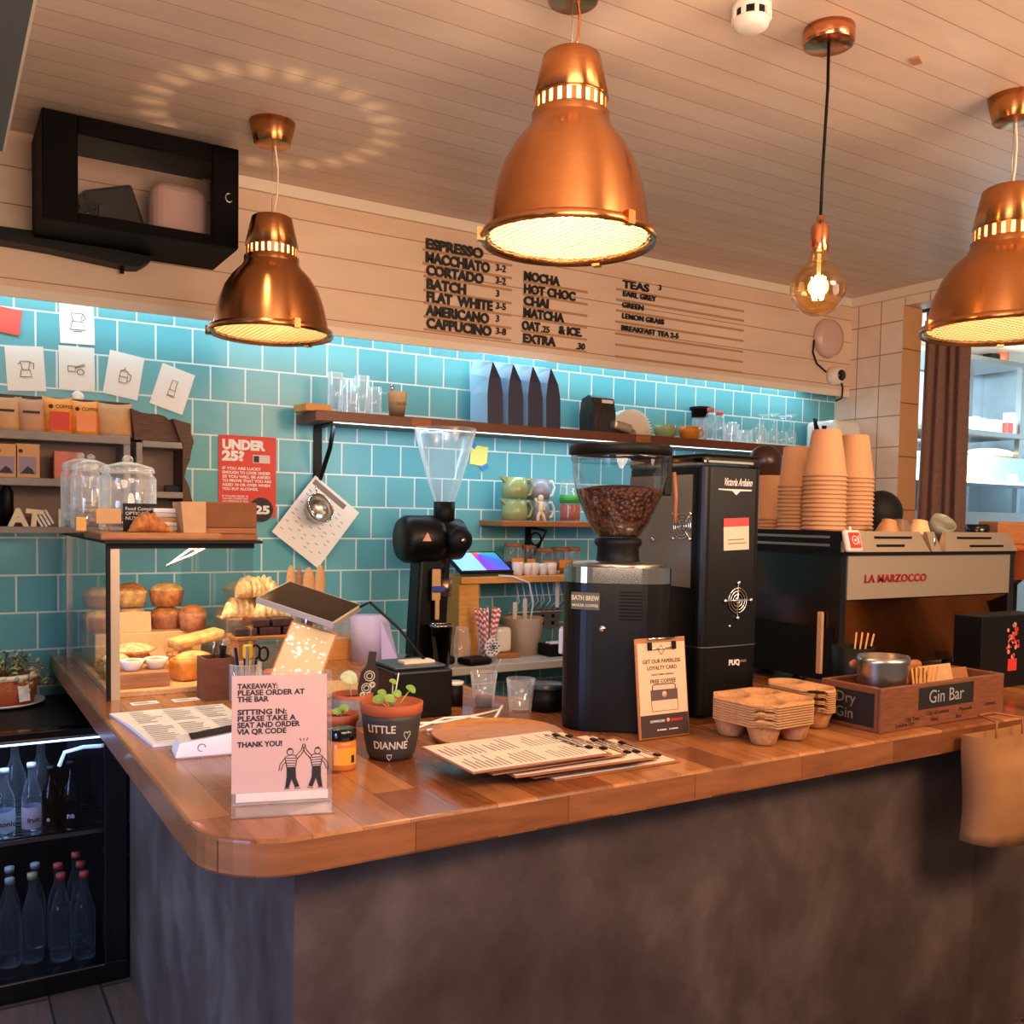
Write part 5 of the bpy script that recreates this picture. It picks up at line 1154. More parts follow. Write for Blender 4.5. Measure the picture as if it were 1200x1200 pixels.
# card terminal
o = thing('card_reader', 'white card payment terminal lying on the worktop behind the takeaway sign', 'card reader', (.535, 2.135, HC), -.12)
MB().add([(-.085, -.042, .004), (.085, -.042, .004), (.085, .042, .004), (-.085, .042, .004), (-.075, -.038, .034), (.09, -.040, .055), (.09, .040, .055), (-.075, .038, .034), (-.08, -.038, 0), (.08, -.038, 0), (.08, .038, 0), (-.08, .038, 0)],
         [(4, 5, 6, 7), (0, 1, 5, 4), (1, 2, 6, 5), (2, 3, 7, 6), (3, 0, 4, 7), (8, 9, 1, 0), (9, 10, 2, 1), (10, 11, 3, 2), (11, 8, 0, 3), (8, 11, 10, 9)]).build('body', M['whiteg'], o)
MB().add([(-.05, -.030, .0392), (.07, -.032, .0550), (.07, .032, .0550), (-.05, .030, .0392)], [(0, 1, 2, 3)]).build('screen', M['black'], o)
MB().tube([(-.03+.008*math.cos(a), -.0415, .022+.008*math.sin(a)) for a in [x*.45 for x in range(12)]], .0009, 5).build('emblem', M['inkg'], o)
# tablet on a stand seen edge on
e1 = Vector((.12, .10, .034)); e2 = Vector((.165, -.125, -.062)); L0 = Vector((0.724, 2.450, 1.303)); nrm = e1.cross(e2).normalized(); nrm = nrm if nrm.z > 0 else -nrm
bz = HC
t = thing('till_tablet', 'white framed till tablet tilted on a stand over the worktop', 'tablet', (L0.x+.15, 2.46, bz))
org = L0-Vector((L0.x+.15, 2.46, bz))
def slab(o0, a, c, th, n): return [o0, o0+a, o0+a+c, o0+c, o0-n*th, o0+a-n*th, o0+a+c-n*th, o0+c-n*th]
SF = [(0, 1, 2, 3), (7, 6, 5, 4), (0, 4, 5, 1), (1, 5, 6, 2), (2, 6, 7, 3), (3, 7, 4, 0)]
MB().add(slab(org, e1, e2, .016, nrm), SF).build('frame', mat('warm_grey_frame', '#A89C92', .4), t)
MB().add(slab(org+e1*.03+e2*.02+nrm*.001, e1*.94, e2*.95, .002, nrm), SF).build('screen', mat('off_screen', '#231C19', .12), t)
cc = org+e1*.5+e2*.5-nrm*.016
MB().tube([cc, cc+Vector((0, .02, -.05)), Vector((cc.x, .02+cc.y, .02))], .014, 12).build('pole', M['steel'], t)
MB().solid([(.07, 0), (.07, .008), (.02, .02)], 28, T=TR((cc.x, cc.y+.02, 0))).build('base', M['steel'], t)
p1 = org+e1*.9+e2
MB().tube([p1, p1+Vector((.03, .0, .012)), p1+Vector((.10, -.04, -.06)), p1+Vector((.185, -.14, -.20))], .004).build('cable', M['black'], t)
# kraft clipboard leaning against the stand; its white blotches are painted glare
A = Vector((0.802, 2.400, 1.245)); Bq = Vector((0.913, 2.360, 1.208)); Cq = Vector((0.700, 2.300, 1.092))
ax = (Bq-A); ay = (Cq-A); nn = ax.cross(ay).normalized(); nn = nn if nn.y < 0 else -nn
o = thing('clipboard', 'kraft clipboard with painted white glare leaning behind the takeaway sign', 'clipboard', tuple(Vector((Cq.x, Cq.y, HC))))
q0 = A-Vector((Cq.x, Cq.y, HC)); ay = ay*((A.z-HC-.004)/(A.z-Cq.z))
MB().add(slab(q0, ax, ay, .006, nn), SF).build('board', M['wood'], o)
pm = mat('painted_glare_kraft', '#C9B083', .55); nt, bs = nodes_of(pm); tc = nt.nodes.new('ShaderNodeTexCoord'); vo = nt.nodes.new('ShaderNodeTexVoronoi'); vo.inputs['Scale'].default_value = 70; no = nt.nodes.new('ShaderNodeTexNoise'); no.inputs['Scale'].default_value = 16
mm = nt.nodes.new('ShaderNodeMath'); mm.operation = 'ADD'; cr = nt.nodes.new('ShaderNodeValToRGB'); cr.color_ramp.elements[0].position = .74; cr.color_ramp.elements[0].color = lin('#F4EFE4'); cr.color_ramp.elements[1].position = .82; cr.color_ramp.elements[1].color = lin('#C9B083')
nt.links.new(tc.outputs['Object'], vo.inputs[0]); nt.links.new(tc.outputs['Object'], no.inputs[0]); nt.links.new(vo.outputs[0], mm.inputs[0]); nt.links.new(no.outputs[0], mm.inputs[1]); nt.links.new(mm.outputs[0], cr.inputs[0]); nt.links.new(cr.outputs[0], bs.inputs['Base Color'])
MB().add(slab(q0+ax*.03+ay*.02+nn*.002, ax*.93, ay*.95, .001, nn), SF).build('glare_sheet', pm, o)
MB().tube([q0+ax*1.0+ay*.62+nn*.006, q0+ax*.92+ay*.78+nn*.012, q0+ax*.78+ay*.86+nn*.008], .004).build('clip', M['chrome'], o)
# boards and slab behind the plants
MB().rbox(-.16, .10, -.10, .10, 0, .018, .004).build('chopping_board', M['woodl'], loc=((1.033, 2.840, 0.988)[0]-.02, 2.70, HC+.0005), rz=-.25, label='pale wooden chopping board behind the kraft clipboard', cat='board')
MB().rbox(-.07, .05, -.06, .06, 0, .012, .003).build('kitchen_scale', mat('grey_slab', '#8F979C', .4), loc=((0.939, 2.472, 0.988)[0], 2.33, HC+.0005), rz=.1, label='flat grey scale between the takeaway sign and the plant pots', cat='scale')
# pine crate, tub and wooden spoons at the back of the leg
o = thing('pine_crate', 'shallow pine crate at the back of the worktop left of the lilac roll', 'crate', ((1.292, 3.300, 0.986)[0]-.02, 3.30, HC), 0)
MB().box(-.14, .10, 0, .01, 0, .075).box(-.14, .10, .20, .21, 0, .075).box(-.14, -.13, .01, .20, 0, .075).box(.09, .10, .01, .20, 0, .075).box(-.13, .09, .01, .20, .055, .062).build('crate', M['pine'], o)
cx_ = o.location.x
for k, (dx, dy, r, h, lb) in enumerate(((-.085, .05, .030, .07, 'left one in the pine crate'), (-.02, .045, .030, .062, 'middle one in the pine crate'), (-.05, .14, .032, .085, 'rear one in the pine crate'))):
    q = thing('spice_jar', 'small clear jar with a steel lid, '+lb, 'jar', (cx_+dx, 3.30+dy, HC+.0625), 0, 'small jars in the pine crate')
    MB().lathe([(.0005, 0), (r, 0), (r, h)], 18).build('glass_body', M['glass'], q); MB().solid([(r+.002, h), (r+.002, h+.012)], 18).build('lid', M['steel'], q)
q = thing('plastic_tub', 'clear plastic tub with a lid in the pine crate', 'tub', (cx_+.045, 3.40, HC+.0625))
MB().add([(-.038, -.05, 0), (.038, -.05, 0), (.038, .05, 0), (-.038, .05, 0), (-.048, -.062, .12), (.048, -.062, .12), (.048, .062, .12), (-.048, .062, .12)], [(0, 3, 2, 1), (0, 1, 5, 4), (1, 2, 6, 5), (2, 3, 7, 6), (3, 0, 4, 7)]).build('tub', glass('clear_plastic', (.93, .95, .95), .08, .2, milk=.2), q)
MB().rbox(-.052, .052, -.066, .066, .12, .130, .003).build('lid', glass('plastic_lid', (.9, .93, .95), .2, .3, milk=.3), q)
sp = (1.243, 3.500, 1.235)
q = thing('spoon_jar', 'jar of wooden spoons at the back of the worktop below the hanging sheet', 'jar', (sp[0], 3.55, HC))
MB().lathe([(.0005, 0), (.050, 0), (.052, .13), (.048, .13), (.046, .006), (.0005, .006)], 24).build('jar', M['glass'], q)
for k, (px_, w__, zt_) in enumerate(((-.062, .024, .0), (-.028, .016, -.006), (.010, .030, -.008), (.056, .026, .0))):
    zt__ = (1.260, 3.550, 1.324)[2]-HC+zt_
    MB().cyl((px_*.35, 0, .01), (px_, 0, zt__-.14), .006).ball((px_, 0, zt__-.075), .075, s=(w__/.075*.82, .10, 1), seg=18, rings=12).build('wooden_spoon', M['woodl'] if k != 1 else M['wood'], q)
# lilac roll
o = thing('napkin_roll', 'lilac paper roll with a loose flap at the back of the worktop', 'paper roll', (1.372, 3.235, HC))
MB().solid([(.067, 0), (.067, .165)], 32).build('roll', M['lilac'], o)
MB().add([(.018, -.0655, .155), (.068, -.02, .155), (.075, -.075, .002), (.155-.08, -.10, .002), (.02, -.0705, .002)], [(0, 4, 3), (0, 3, 1), (1, 3, 2)]).build('flap', M['lilac'], o)

# ================================================================== front of the worktop
# takeaway sign in an acrylic stand
t = thing('table_sign', 'pink TAKEAWAY order sign in a clear stand at the front of the worktop', 'sign', (.465, 1.712, HC), rot=(0, 0, -.29))
W, Hh, TL = .173, .238, .10
FT = lambda x, y, z=0: face_T((0, 0, .004), tilt=TL) @ TR((x, y, z))
MB().box(-.003, W+.003, .0, Hh+.004, -.006, -.003, T=FT(0, 0)).box(-.003, W+.003, .0, Hh*.0+.022, .001, .004, T=FT(0, 0)).box(-.003, W+.003, -.075, .012, 0, .003, T=TR((0, 0, 0))).build('acrylic_stand', glass('acrylic', (.97, .95, .94), .06, milk=.08), t)
MB().box(-.004, W-.006, .020, Hh-.004, -.0025, -.0005, T=FT(0, 0)).build('paper', mat('pink_paper', '#C79C8C', .7), t)
b = MB().box(.004, W-.004, .004, .020, -.002, .0, T=FT(0, 0)).build('base_strip', mat('frosted_strip', '#E9D9C8', .2), t)
y0 = Hh-.028
for s, y in (('TAKEAWAY:', 0), ('PLEASE ORDER AT', 1), ('THE BAR', 2), ('SITTING IN:', 4), ('PLEASE TAKE A', 5), ('SEAT AND ORDER', 6), ('VIA QR CODE', 7), ('THANK YOU!', 9)):
    lettering(s, .0135, FT(.006, y0-y*.0118, -.0002), M['ink'], t, 'sign_line', .035, .0004, width=.0080*len(s))
# two drawn figures clapping hands
def fig(x0, flip):
    g = MB(); f = -1 if flip else 1; P = lambda x, y: (x0+f*x, y, .0)
    def poly(pts): g.prism([(x0+f*x, y) for x, y in (pts if f > 0 else pts[::-1])], -.0004, .0006, T=FT(0, .024))
    poly([(-.010, .040), (.006, .040), (.007, .020), (.013, .004), (.005, .002), (-.001, .018), (-.006, .002), (-.013, .002), (-.010, .022)])
    ol = lambda pts: g.tube([FT(0, .024) @ Vector(P(*p)) for p in pts], .0007, 5)
    ol([(-.010, .040), (-.013, .058), (-.006, .062), (.004, .062), (.009, .056), (.006, .040)])
    for k in range(4): ol([(-.011, .043+k*.0045), (.007, .0425+k*.0045)])
    ol([(.007, .060), (.016, .070), (.020, .082)]); ol([(.009, .054), (.019, .066), (.024, .080)])
    ol([(-.012, .058), (-.022, .046), (-.024, .034)]); ol([(-.010, .052), (-.017, .044), (-.020, .034)])
    ol([(-.004+.0055*math.cos(a), .068+.006*math.sin(a)) for a in [x*.45 for x in range(15)]])
    poly([(-.010, .070), (-.006, .0755), (.0, .074), (.001, .071), (-.004, .072)])
    ol([(-.014, .0), (-.004, .001)]); ol([(.004, .0), (.015, .001)])
    return g
fig(.104, False).build('drawn_figure', M['ink'], t); fig(.146, True).build('drawn_figure', M['ink'], t)
b = MB()
for k in range(3): b.tube([FT(0, .024) @ Vector((.120+k*.005, .0875, .0003)), FT(0, .024) @ Vector((.118+k*.007, .0925, .0003))], .0006, 5)
b.build('drawn_sparks', M['ink'], t)

# plant pots
def sprout(o, spots, z, m=None, seed=0):
    lb = MB(); sb = MB(); rd = random.Random(seed)
    for dx, dy, h, r in spots:
        p1 = Vector((dx, dy, z+h)); sb.tube([(dx*.25, dy*.25, z), (dx*.7, dy*.7, z+h*.6), p1], .0016, 6)
        n = Vector((dx*3+rd.uniform(-.2, .2), dy*3-.55, .8)).normalized(); u = n.orthogonal().normalized(); v = n.cross(u)
        ring = [p1+u*r*math.cos(a)+v*r*.9*math.sin(a)+n*(.12*r*math.cos(2*a)) for a in [x*2*PI/14 for x in range(14)]]
        lb.add([p1-n*.001]+ring, [(0, i+1, (i+1) % 14+1) for i in range(14)], 0, True)
    lb.build('leaves', m or M['leaf'], o); sb.build('stems', mat('pale_stem', '#B7BE86', .5), o)
t = thing('plant_pot', 'charcoal pot chalked LITTLE DIANNE with small round leaves', 'plant pot', (.868, 1.915, HC))
r0, r1, h1 = .047, .067, .103
def prof_r(z): return r0+(r1-r0)*min(1, (z/h1)**.6)
MB().lathe([(.0005, 0), (r0-.004, 0)]+[(prof_r(h1*k/8), h1*k/8) for k in range(9)]+[(r1-.004, h1), (r1-.006, h1-.02)], 40).build('outer_pot', mat('charcoal_glaze', '#3A3434', .55), t)
MB().lathe([(r1-.004, h1-.004), (r1+.002, h1), (r1+.003, h1+.020), (r1-.002, h1+.022), (r1-.006, h1+.012), (.0005, h1+.004)], 40).build('inner_pot', M['terra'], t)
MB().solid([(r1-.008, h1+.002), (r1-.008, h1+.006)], 28).build('soil', M['soil'], t)
sprout(t, [(.040, -.015, .042, .014), (-.018, -.030, .028, .013), (-.032, .0, .022, .014), (.004, -.020, .035, .011), (.012, .02, .055, .010), (-.010, .03, .03, .012)], h1+.006, seed=2)
MB().tube([(.0, .0, h1), (.006, -.01, h1+.05), (.012, -.01, h1+.085)], .0016).build('stem', mat('white_stem', '#D8D6B0', .5), t)
def on_pot(s, z, size, a0, bold=0):
    o = lettering(s, size, Matrix.Identity(4), M['chalk'], t, 'chalk_writing', .012, .0004)
    for q in o.data.vertices:
        x, y = q.co.x, q.co.y; zz = z+y; r = prof_r(zz)+.0008+q.co.z; a = a0+x/r1; q.co = (r*math.cos(a), r*math.sin(a), zz)
    return o
on_pot('LITTLE', .066, .024, -PI/2-1.32); on_pot('DIANNE', .030, .024, -PI/2-1.12)
def heart(a0, z, s, nm='chalk_heart'):
    pts = []
    for k in range(22):
        u = 2*PI*k/22; x = .8*s*math.sin(u)**3; y = s*(.8*math.cos(u)-.35*math.cos(2*u)-.12*math.cos(3*u)); r = prof_r(z+y)+.0008
        a = a0+x/r1; pts.append((r*math.cos(a), r*math.sin(a), z+y))
    MB().tube(pts, .0008, 5, closed=True).build(nm, M['chalk'], t)
heart(-PI/2+.16, .060, .011); heart(-PI/2-.50, .012, .008)
t = thing('plant_pot', 'small terracotta pot with two green leaves behind the candle jar', 'plant pot', ((0.796, 2.009, 0.988)[0], (0.796, 2.009, 0.988)[1]+.04, HC))
MB().lathe([(.0005, 0), (.033, 0), (.042, .062), (.046, .063), (.047, .080), (.042, .080), (.040, .066), (.0005, .062)], 32).build('pot', M['terra'], t)
MB().solid([(.040, .058), (.040, .068)], 24).build('soil', M['soil'], t)
sprout(t, [(-.008, -.012, .018, .011), (.010, -.010, .024, .012)], .068, seed=3)
t = thing('plant_pot', 'grey stone pot with a dark patterned paddle and a silvery leaf', 'plant pot', ((0.918, 2.221, 0.988)[0], (0.918, 2.221, 0.988)[1]+.045, HC))
MB().lathe([(.0005, 0), (.045, 0), (.057, .068), (.054, .070), (.050, .058), (.0005, .054)], 32).build('pot', mat('grey_stone', '#7E7468', .7, noise=.2, nscale=50), t)
MB().lathe([(.050, .058), (.053, .078), (.048, .079), (.046, .062), (.0005, .058)], 32).build('inner_pot', M['terra'], t)
MB().solid([(.047, .056), (.047, .064)], 24).build('soil', M['soil'], t)
q = MB().prism([(-.020, 0), (.020, 0), (.026, .04), (.022, .075), (.011, .09), (.011, .125), (-.009, .125), (-.010, .09), (-.022, .07), (-.026, .03)], -.004, .004, T=face_T((.036, -.004, .060), rz=-.3, roll=-.12)).build('patterned_paddle', mat('dark_brown_paddle', '#2B1D17', .4), t)
b = MB()
for cx, cz, r in ((.0, .062, .013), (-.004, .030, .012), (.010, .040, .007), (.006, .012, .008), (-.012, .012, .006)):
    for rr in (r, r*.55): b.tube([face_T((.036, -.004, .060), rz=-.3, roll=-.12) @ Vector((cx+rr*math.cos(a), cz+rr*math.sin(a), .0045)) for a in [x*PI/7 for x in range(14)]], .0012, 5, closed=True)
b.build('pattern', mat('cream_pattern', '#D9C79A', .5), q)
sprout(t, [(-.020, -.025, .06, .024)], .064, M['leafp'], 5)
# candle jar
t = thing('candle_jar', 'orange labelled candle jar with a black lid beside the takeaway sign', 'jar', ((0.727, 1.843, 0.988)[0]+.008, (0.727, 1.843, 0.988)[1]+.028, HC))
MB().solid([(.027, 0), (.0305, .006), (.0305, .056), (.027, .064)], 28).build('jar', mat('orange_candle_wax', '#C9702E', .3), t)
MB().solid([(.029, .064), (.030, .066), (.030, .084), (.028, .086)], 28).build('lid', M['blackg'], t)
MB().lathe([(.0309, .014), (.0309, .050)], 28, a0=-2.5, a1=-.7).build('label', M['orangep'], t)
b = MB()
for k in range(8): a = -1.25+k*.035; b.box(-.0004, .0006, -.0315, -.0308, .018, .034, T=Matrix.Rotation(a+PI/2, 4, 'Z'))
b.build('barcode', M['ink'], t)
# black receipt printer, canister
t = thing('receipt_printer', 'black box shaped receipt printer behind the plant pots', 'printer', (1.02, 2.235, HC), .0)
MB().rbox(0, .172, 0, .19, 0, .128, .006).build('body', M['blackm'], t)
MB().rbox(.01, .162, .02, .17, .1285, .138, .004).build('lid', mat('grey_black_lid', '#2C3034', .35), t)
MB().box(.055, .145, .055, .10, .1385, .145).build('paper_slip', mat('cream_slip', '#E3CDAE', .6), t)
t = thing('black_canister', 'small black canister with a white lid beside the receipt printer', 'canister', (1.262, 2.36, HC))
MB().solid([(.026, 0), (.026, .06)], 20).build('body', M['black'], t); MB().solid([(.028, .06), (.028, .068)], 20).build('lid', M['whiteg'], t)
# tea cups of glass
t = thing('latte_glass', 'glass with coffee dregs and a straw beside the printer', 'glass', (1.325, 2.30, HC))
MB().lathe([(.0005, .005), (.026, .006), (.036, .098), (.038, .099), (.028, 0), (.0005, 0)], 24).build('glass_body', M['glass'], t)
MB().solid([(.024, .007), (.028, .030)], 20).build('dregs', mat('coffee_dregs', '#4A2014', .5), t)
MB().cyl((.0, 0, .032), (.050, -.01, .135), .0022, seg=8).build('straw', M['glass'], t)
t = tumbler((1.385, 2.20, HC), .030, .040, .092, 'plain clear tumbler beside the bean grinder', None)
t['category'] = 'glass'
# cables
b = MB()
pts = [(1.056, 2.175, 0.992), (1.127, 2.161, 0.992), (1.247, 2.195, 0.992), (1.333, 2.227, 0.992), (1.297, 2.154, 1.018), (1.235, 2.106, 0.992), (1.157, 2.101, 0.992), (1.095, 2.099, 0.992), (1.045, 2.093, 0.992)]
sm_ = []
for i in range(len(pts)-1):
    for u in (0, .25, .5, .75):
        P0, P1, P2, P3 = [Vector(pts[max(0, min(len(pts)-1, i+k))]) for k in (-1, 0, 1, 2)]
        sm_.append(.5*((2*P1)+(P2-P0)*u+(2*P0-5*P1+4*P2-P3)*u*u+(3*P1-P0-3*P2+P3)*u**3))
b.tube(sm_+[Vector(pts[-1])], .0035, 8)
b.tube([(1.040, 2.133, 0.991), (1.148, 2.202, 0.991), (1.215, 2.192, 0.991), (1.247, 2.140, 0.991)], .0035, 8)
b.build('white_cable', M['whiteg'], label='loops of white cable lying before the receipt printer', cat='cable')
# round wooden tray
t = thing('round_tray', 'round shallow wooden tray on the worktop before the bean grinder', 'tray', (1.168, 1.955, HC))
MB().lathe([(.0005, .006), (.135, .006), (.140, .008), (.158, .014), (.160, .017), (.162, .015), (.150, .0), (.0005, 0)], 56).build('tray', mat('turned_wood', '#B57B45', .4, noise=.18, nscale=5, stretch=(4, 22, 22)), t)
MB().lathe([(.050, .0062), (.0515, .0066), (.053, .0062)], 40, T=TR((-.02, .01, 0))).build('ring_mark', M['wood'], t)

# bean grinder
GX, GY = 1.537, 1.975
t = thing('bean_grinder', 'large black coffee grinder with a glass hopper half full of beans', 'grinder', (GX, GY, HC), -.66)
def oct_(r, ch, n=3):
    pts = []
    for sx, sy in ((1, -1), (1, 1), (-1, 1), (-1, -1)):
        c = (sx*(r-ch), sy*(r-ch)); a0 = {(1, -1): -PI/2, (1, 1): 0, (-1, 1): PI/2, (-1, -1): PI}[(sx, sy)]
        for k in range(n+1): a = a0+PI/2*k/n; pts.append((c[0]+ch*math.cos(a), c[1]+ch*math.sin(a)))
    return pts
MB().prism(oct_(.136, .075, 8), .006, .375).build('body', M['blackm'], t)
MB().prism(oct_(.130, .07, 8), 0, .006).build('base_foot', M['black'], t)
MB().prism(oct_(.137, .076, 8), .3755, .415).build('steel_band', M['chrome'], t)
MB().solid([(.12, .4152), (.115, .422), (.07, .426)], 36).build('top_plate', M['steel'], t)
MB().solid([(.060, .422), (.056, .43), (.054, .462), (.062, .470), (.062, .482), (.056, .486)], 36).build('hopper_neck', M['black'], t)
hp = [(.050, .487), (.058, .492), (.085, .535), (.112, .60), (.122, .65), (.126, .688)]
MB().lathe(hp, 48).build('hopper', M['smoke'], t)
bp_ = [(.047, .489), (.056, .494), (.083, .537), (.108, .595), (.112, .612)]
bm_ = mat('roasted_beans', '#3E1E12', .38, bump=0); nt, bs = nodes_of(bm_); tc = nt.nodes.new('ShaderNodeTexCoord'); vo = nt.nodes.new('ShaderNodeTexVoronoi'); vo.inputs['Scale'].default_value = 95
cr = nt.nodes.new('ShaderNodeValToRGB'); cr.color_ramp.elements[0].color = lin('#7A4226'); cr.color_ramp.elements[1].color = lin('#1E0E09'); cr.color_ramp.elements[1].position = .75
b2 = nt.nodes.new('ShaderNodeBump'); b2.inputs['Strength'].default_value = 1.0; b2.inputs['Distance'].default_value = .006; b2.invert = True
nt.links.new(tc.outputs['Object'], vo.inputs[0]); nt.links.new(vo.outputs['Distance'], cr.inputs[0]); nt.links.new(cr.outputs[0], bs.inputs['Base Color']); nt.links.new(vo.outputs['Distance'], b2.inputs['Height']); nt.links.new(b2.outputs[0], bs.inputs['Normal'])
MB().lathe([(.0005, .489)]+bp_+[(.06, .622), (.0005, .626)], 48).build('beans', bm_, t)['kind'] = 'stuff'
MB().lathe([(.124, .684), (.128, .69), (.128, .702), (.124, .702)], 48).build('hopper_collar', glass('collar', (.75, .72, .72), .06), t)
MB().solid([(.130, .702), (.133, .704), (.133, .722), (.128, .727)], 48).build('hopper_lid', M['black'], t)
o = MB().rbox(-.012, .012, -.012, .012, .60, .725, .004, T=Matrix.Rotation(.66-.15, 4, 'Z') @ TR((.142, .0, 0))).build('lid_latch', M['black'], t)
for k in range(9): MB().rbox(-.028, .028, -.1375, -.1365, .285+k*.0085, .2885+k*.0085, .0005, T=TR((.035, 0, 0))).build('vent_slot', M['blackg'], t)
BT = Matrix.Rotation(-.0, 4, 'Z')
MB().rbox(-.038, .038, -.002, .002, -.022, .022, .0008, T=TR((-.078, -.1325, .330), rz=-.30)).build('brass_plate', mat('dark_brass', '#5A4426', .35, .7), t)
lettering('BATH BREW', .017, TR((-.078, -.1325, .330), rz=-.30) @ face_T((-.036, -.0028, .002)), mat('brass_letters', '#C9A25C', .35, .6), t, 'plate_lettering', .02, .0004, width=.072)
lettering('MAKER COFFEE', .009, TR((-.078, -.1325, .330), rz=-.30) @ face_T((-.034, -.0028, -.014)), mat('brass_letters_small', '#C9A25C', .35, .6), t, 'plate_lettering', .02, .0004, width=.068)
MB().solid([(.008, 0), (.008, .004)], 14, T=TR((-.035, -.135, .262), rx=PI/2)).build('screw', M['chrome'], t)
b = MB().tube([(.138, -.03, .66), (.143, -.035, .60), (.142, -.035, .53)], .0055, 6, T=Matrix.Rotation(.66-.35, 4, 'Z'))
b.build('leather_strap', mat('tan_leather', '#A5623C', .6), t)
MB().rbox(-.008, .008, -.03, .03, .17, .24, .006, T=TR((-.145, .06, 0))).build('side_lever', M['whiteg'], t)
t = thing('lidded_tub', 'black round tub on the worktop left of the bean grinder', 'tub', (1.462, 2.19, HC))
MB().solid([(.050, 0), (.050, .062)], 28).build('tub', M['black'], t); MB().solid([(.052, .062), (.053, .066), (.050, .074), (.03, .076)], 28).build('lid', mat('grey_lid', '#2E3234', .25), t)

# tall automatic grinder and tamper base
PX, PY, PW, PD = (1.751, 1.885, 1.319)[0], 1.885, (1.970, 1.885, 1.312)[0]-(1.751, 1.885, 1.319)[0], .33
def rrect(x0, x1, y0, y1, r, n=6):
    pts = []
    for cx, cy, a0 in ((x1-r, y0+r, -PI/2), (x1-r, y1-r, 0), (x0+r, y1-r, PI/2), (x0+r, y0+r, PI)):
        for k in range(n+1): a = a0+PI/2*k/n; pts.append((cx+r*math.cos(a), cy+r*math.sin(a)))
    return pts
t = thing('tamping_press', 'black tamping press base lettered PUQ under the tall automatic grinder', 'coffee press', (PX, PY, HC))
MB().prism(rrect(0, PW, 0, PD, .03), .012, .190).build('body', M['blackm'], t)
MB().rbox(.01, PW-.01, .01, PD-.01, 0, .03, .01).build('foot', M['black'], t)
lettering('PUQ', .020, face_T((.105, -.0008, .142)), M['chalk'], t, 'lettering', .05, .0005); lettering('PRESS', .009, face_T((.148, -.0008, .148)), M['inkg'], t, 'lettering', .03, .0004)
t = thing('automatic_grinder', 'tall black automatic grinder with fan grilles and a clear lid', 'grinder', (PX, PY, HC+.194))
zt = .485
MB().prism(rrect(0, PW, 0, PD, .03), .002, zt).build('body', M['blackm'], t)
MB().prism(rrect(-.0015, PW+.0015, -.0015, PD, .031), -.001, .002).build('joint_ring', M['steel'], t)
MB().box(-.0035, -.0005, .045, PD-.02, .16, zt-.02).build('side_panel', mat('grey_satin_panel', '#8C877F', .34, .6), t)
def fan_grille(T, nm='fan_grille'):
    b = MB()
    for r in (.008, .017, .026, .034): b.tube([T @ Vector((r*math.cos(a), r*math.sin(a), 0)) for a in [x*PI/12 for x in range(24)]], .0019, 6, closed=True)
    for a in (PI/4, 3*PI/4): b.tube([T @ Vector((.048*math.cos(a), .048*math.sin(a), 0)), T @ Vector((-.048*math.cos(a), -.048*math.sin(a), 0))], .0018, 6)
    for k in range(4): a = PI/4+k*PI/2; b.ball(tuple(T @ Vector((.048*math.cos(a), .048*math.sin(a), .001))), .006, seg=10, rings=6)
    b.build(nm, M['chrome'], t)
fan_grille(Matrix.Translation((-.006, .078, .325)) @ LEFTF)
fan_grille(Matrix.Translation((.130, -.003, .125)) @ FRONT @ Matrix.Rotation(PI/4, 4, 'Z'))
MB().solid([(.007, 0), (.007, .004)], 14, T=Matrix.Translation((-.004, .20, .285)) @ LEFTF).build('screw', M['chrome'], t)
MB().solid([(.004, 0), (.004, .003)], 12, T=Matrix.Translation((.105, 0, .055)) @ FRONT).build('screw', M['chrome'], t)
lettering('Victoria Arduino', .030, face_T((.068, -.0008, .437)) @ Matrix.Rotation(.0, 4, 'Z') @ Matrix(((1, .25, 0, 0), (0, 1, 0, 0), (0, 0, 1, 0), (0, 0, 0, 1))), M['chalk'], t, 'script_lettering', .01, .0006, width=.105)
MB().prism([(.050, .428), (.172, .428), (.172, .424), (.130, .423), (.115, .412), (.100, .423), (.050, .425)], 0, .001, T=face_T((0, -.0004, 0))).build('winged_emblem', M['chalk'], t)
b = MB().box(.085, .178, .258, .322, 0, .0015, T=face_T((0, -.0004, 0), roll=.04)).build('notice', mat('cream_notice', '#E0C3A6', .7), t, label='cream notice with a red heading')
MB().box(.085, .178, .322, .345, 0, .0016, T=face_T((0, -.0004, 0), roll=.04)).build('heading', M['redp'], b)
MB().box(.10, .16, .285, .288, .0016, .002, T=face_T((0, -.0004, 0), roll=.04)).box(.10, .168, .275, .278, .0016, .002, T=face_T((0, -.0004, 0), roll=.04)).build('print', M['inkg'], b)
MB().rbox(.004, PW-.004, .004, PD, zt, zt+.030, .012, seg=3).build('clear_lid', glass('brown_lid', (.45, .36, .32), .12), t)
MB().rbox(.01, PW-.01, .01, PD, zt+.030, zt+.036, .003).build('lid_cap', M['black'], t)
# dark hopper dome beyond it
MB().ball((0, 0, 0), .072, s=(1, .9, .95), seg=28, rings=16).cyl((0, 0, -1.66), (0, 0, -.01), .066).build('hopper_dome', mat('smoky_brown', '#3A241D', .3), loc=((2.932, 2.800, 1.769)[0], 2.80, (2.932, 2.800, 1.769)[2]), label='dark brown rounded hopper behind the tall automatic grinder', cat='hopper')

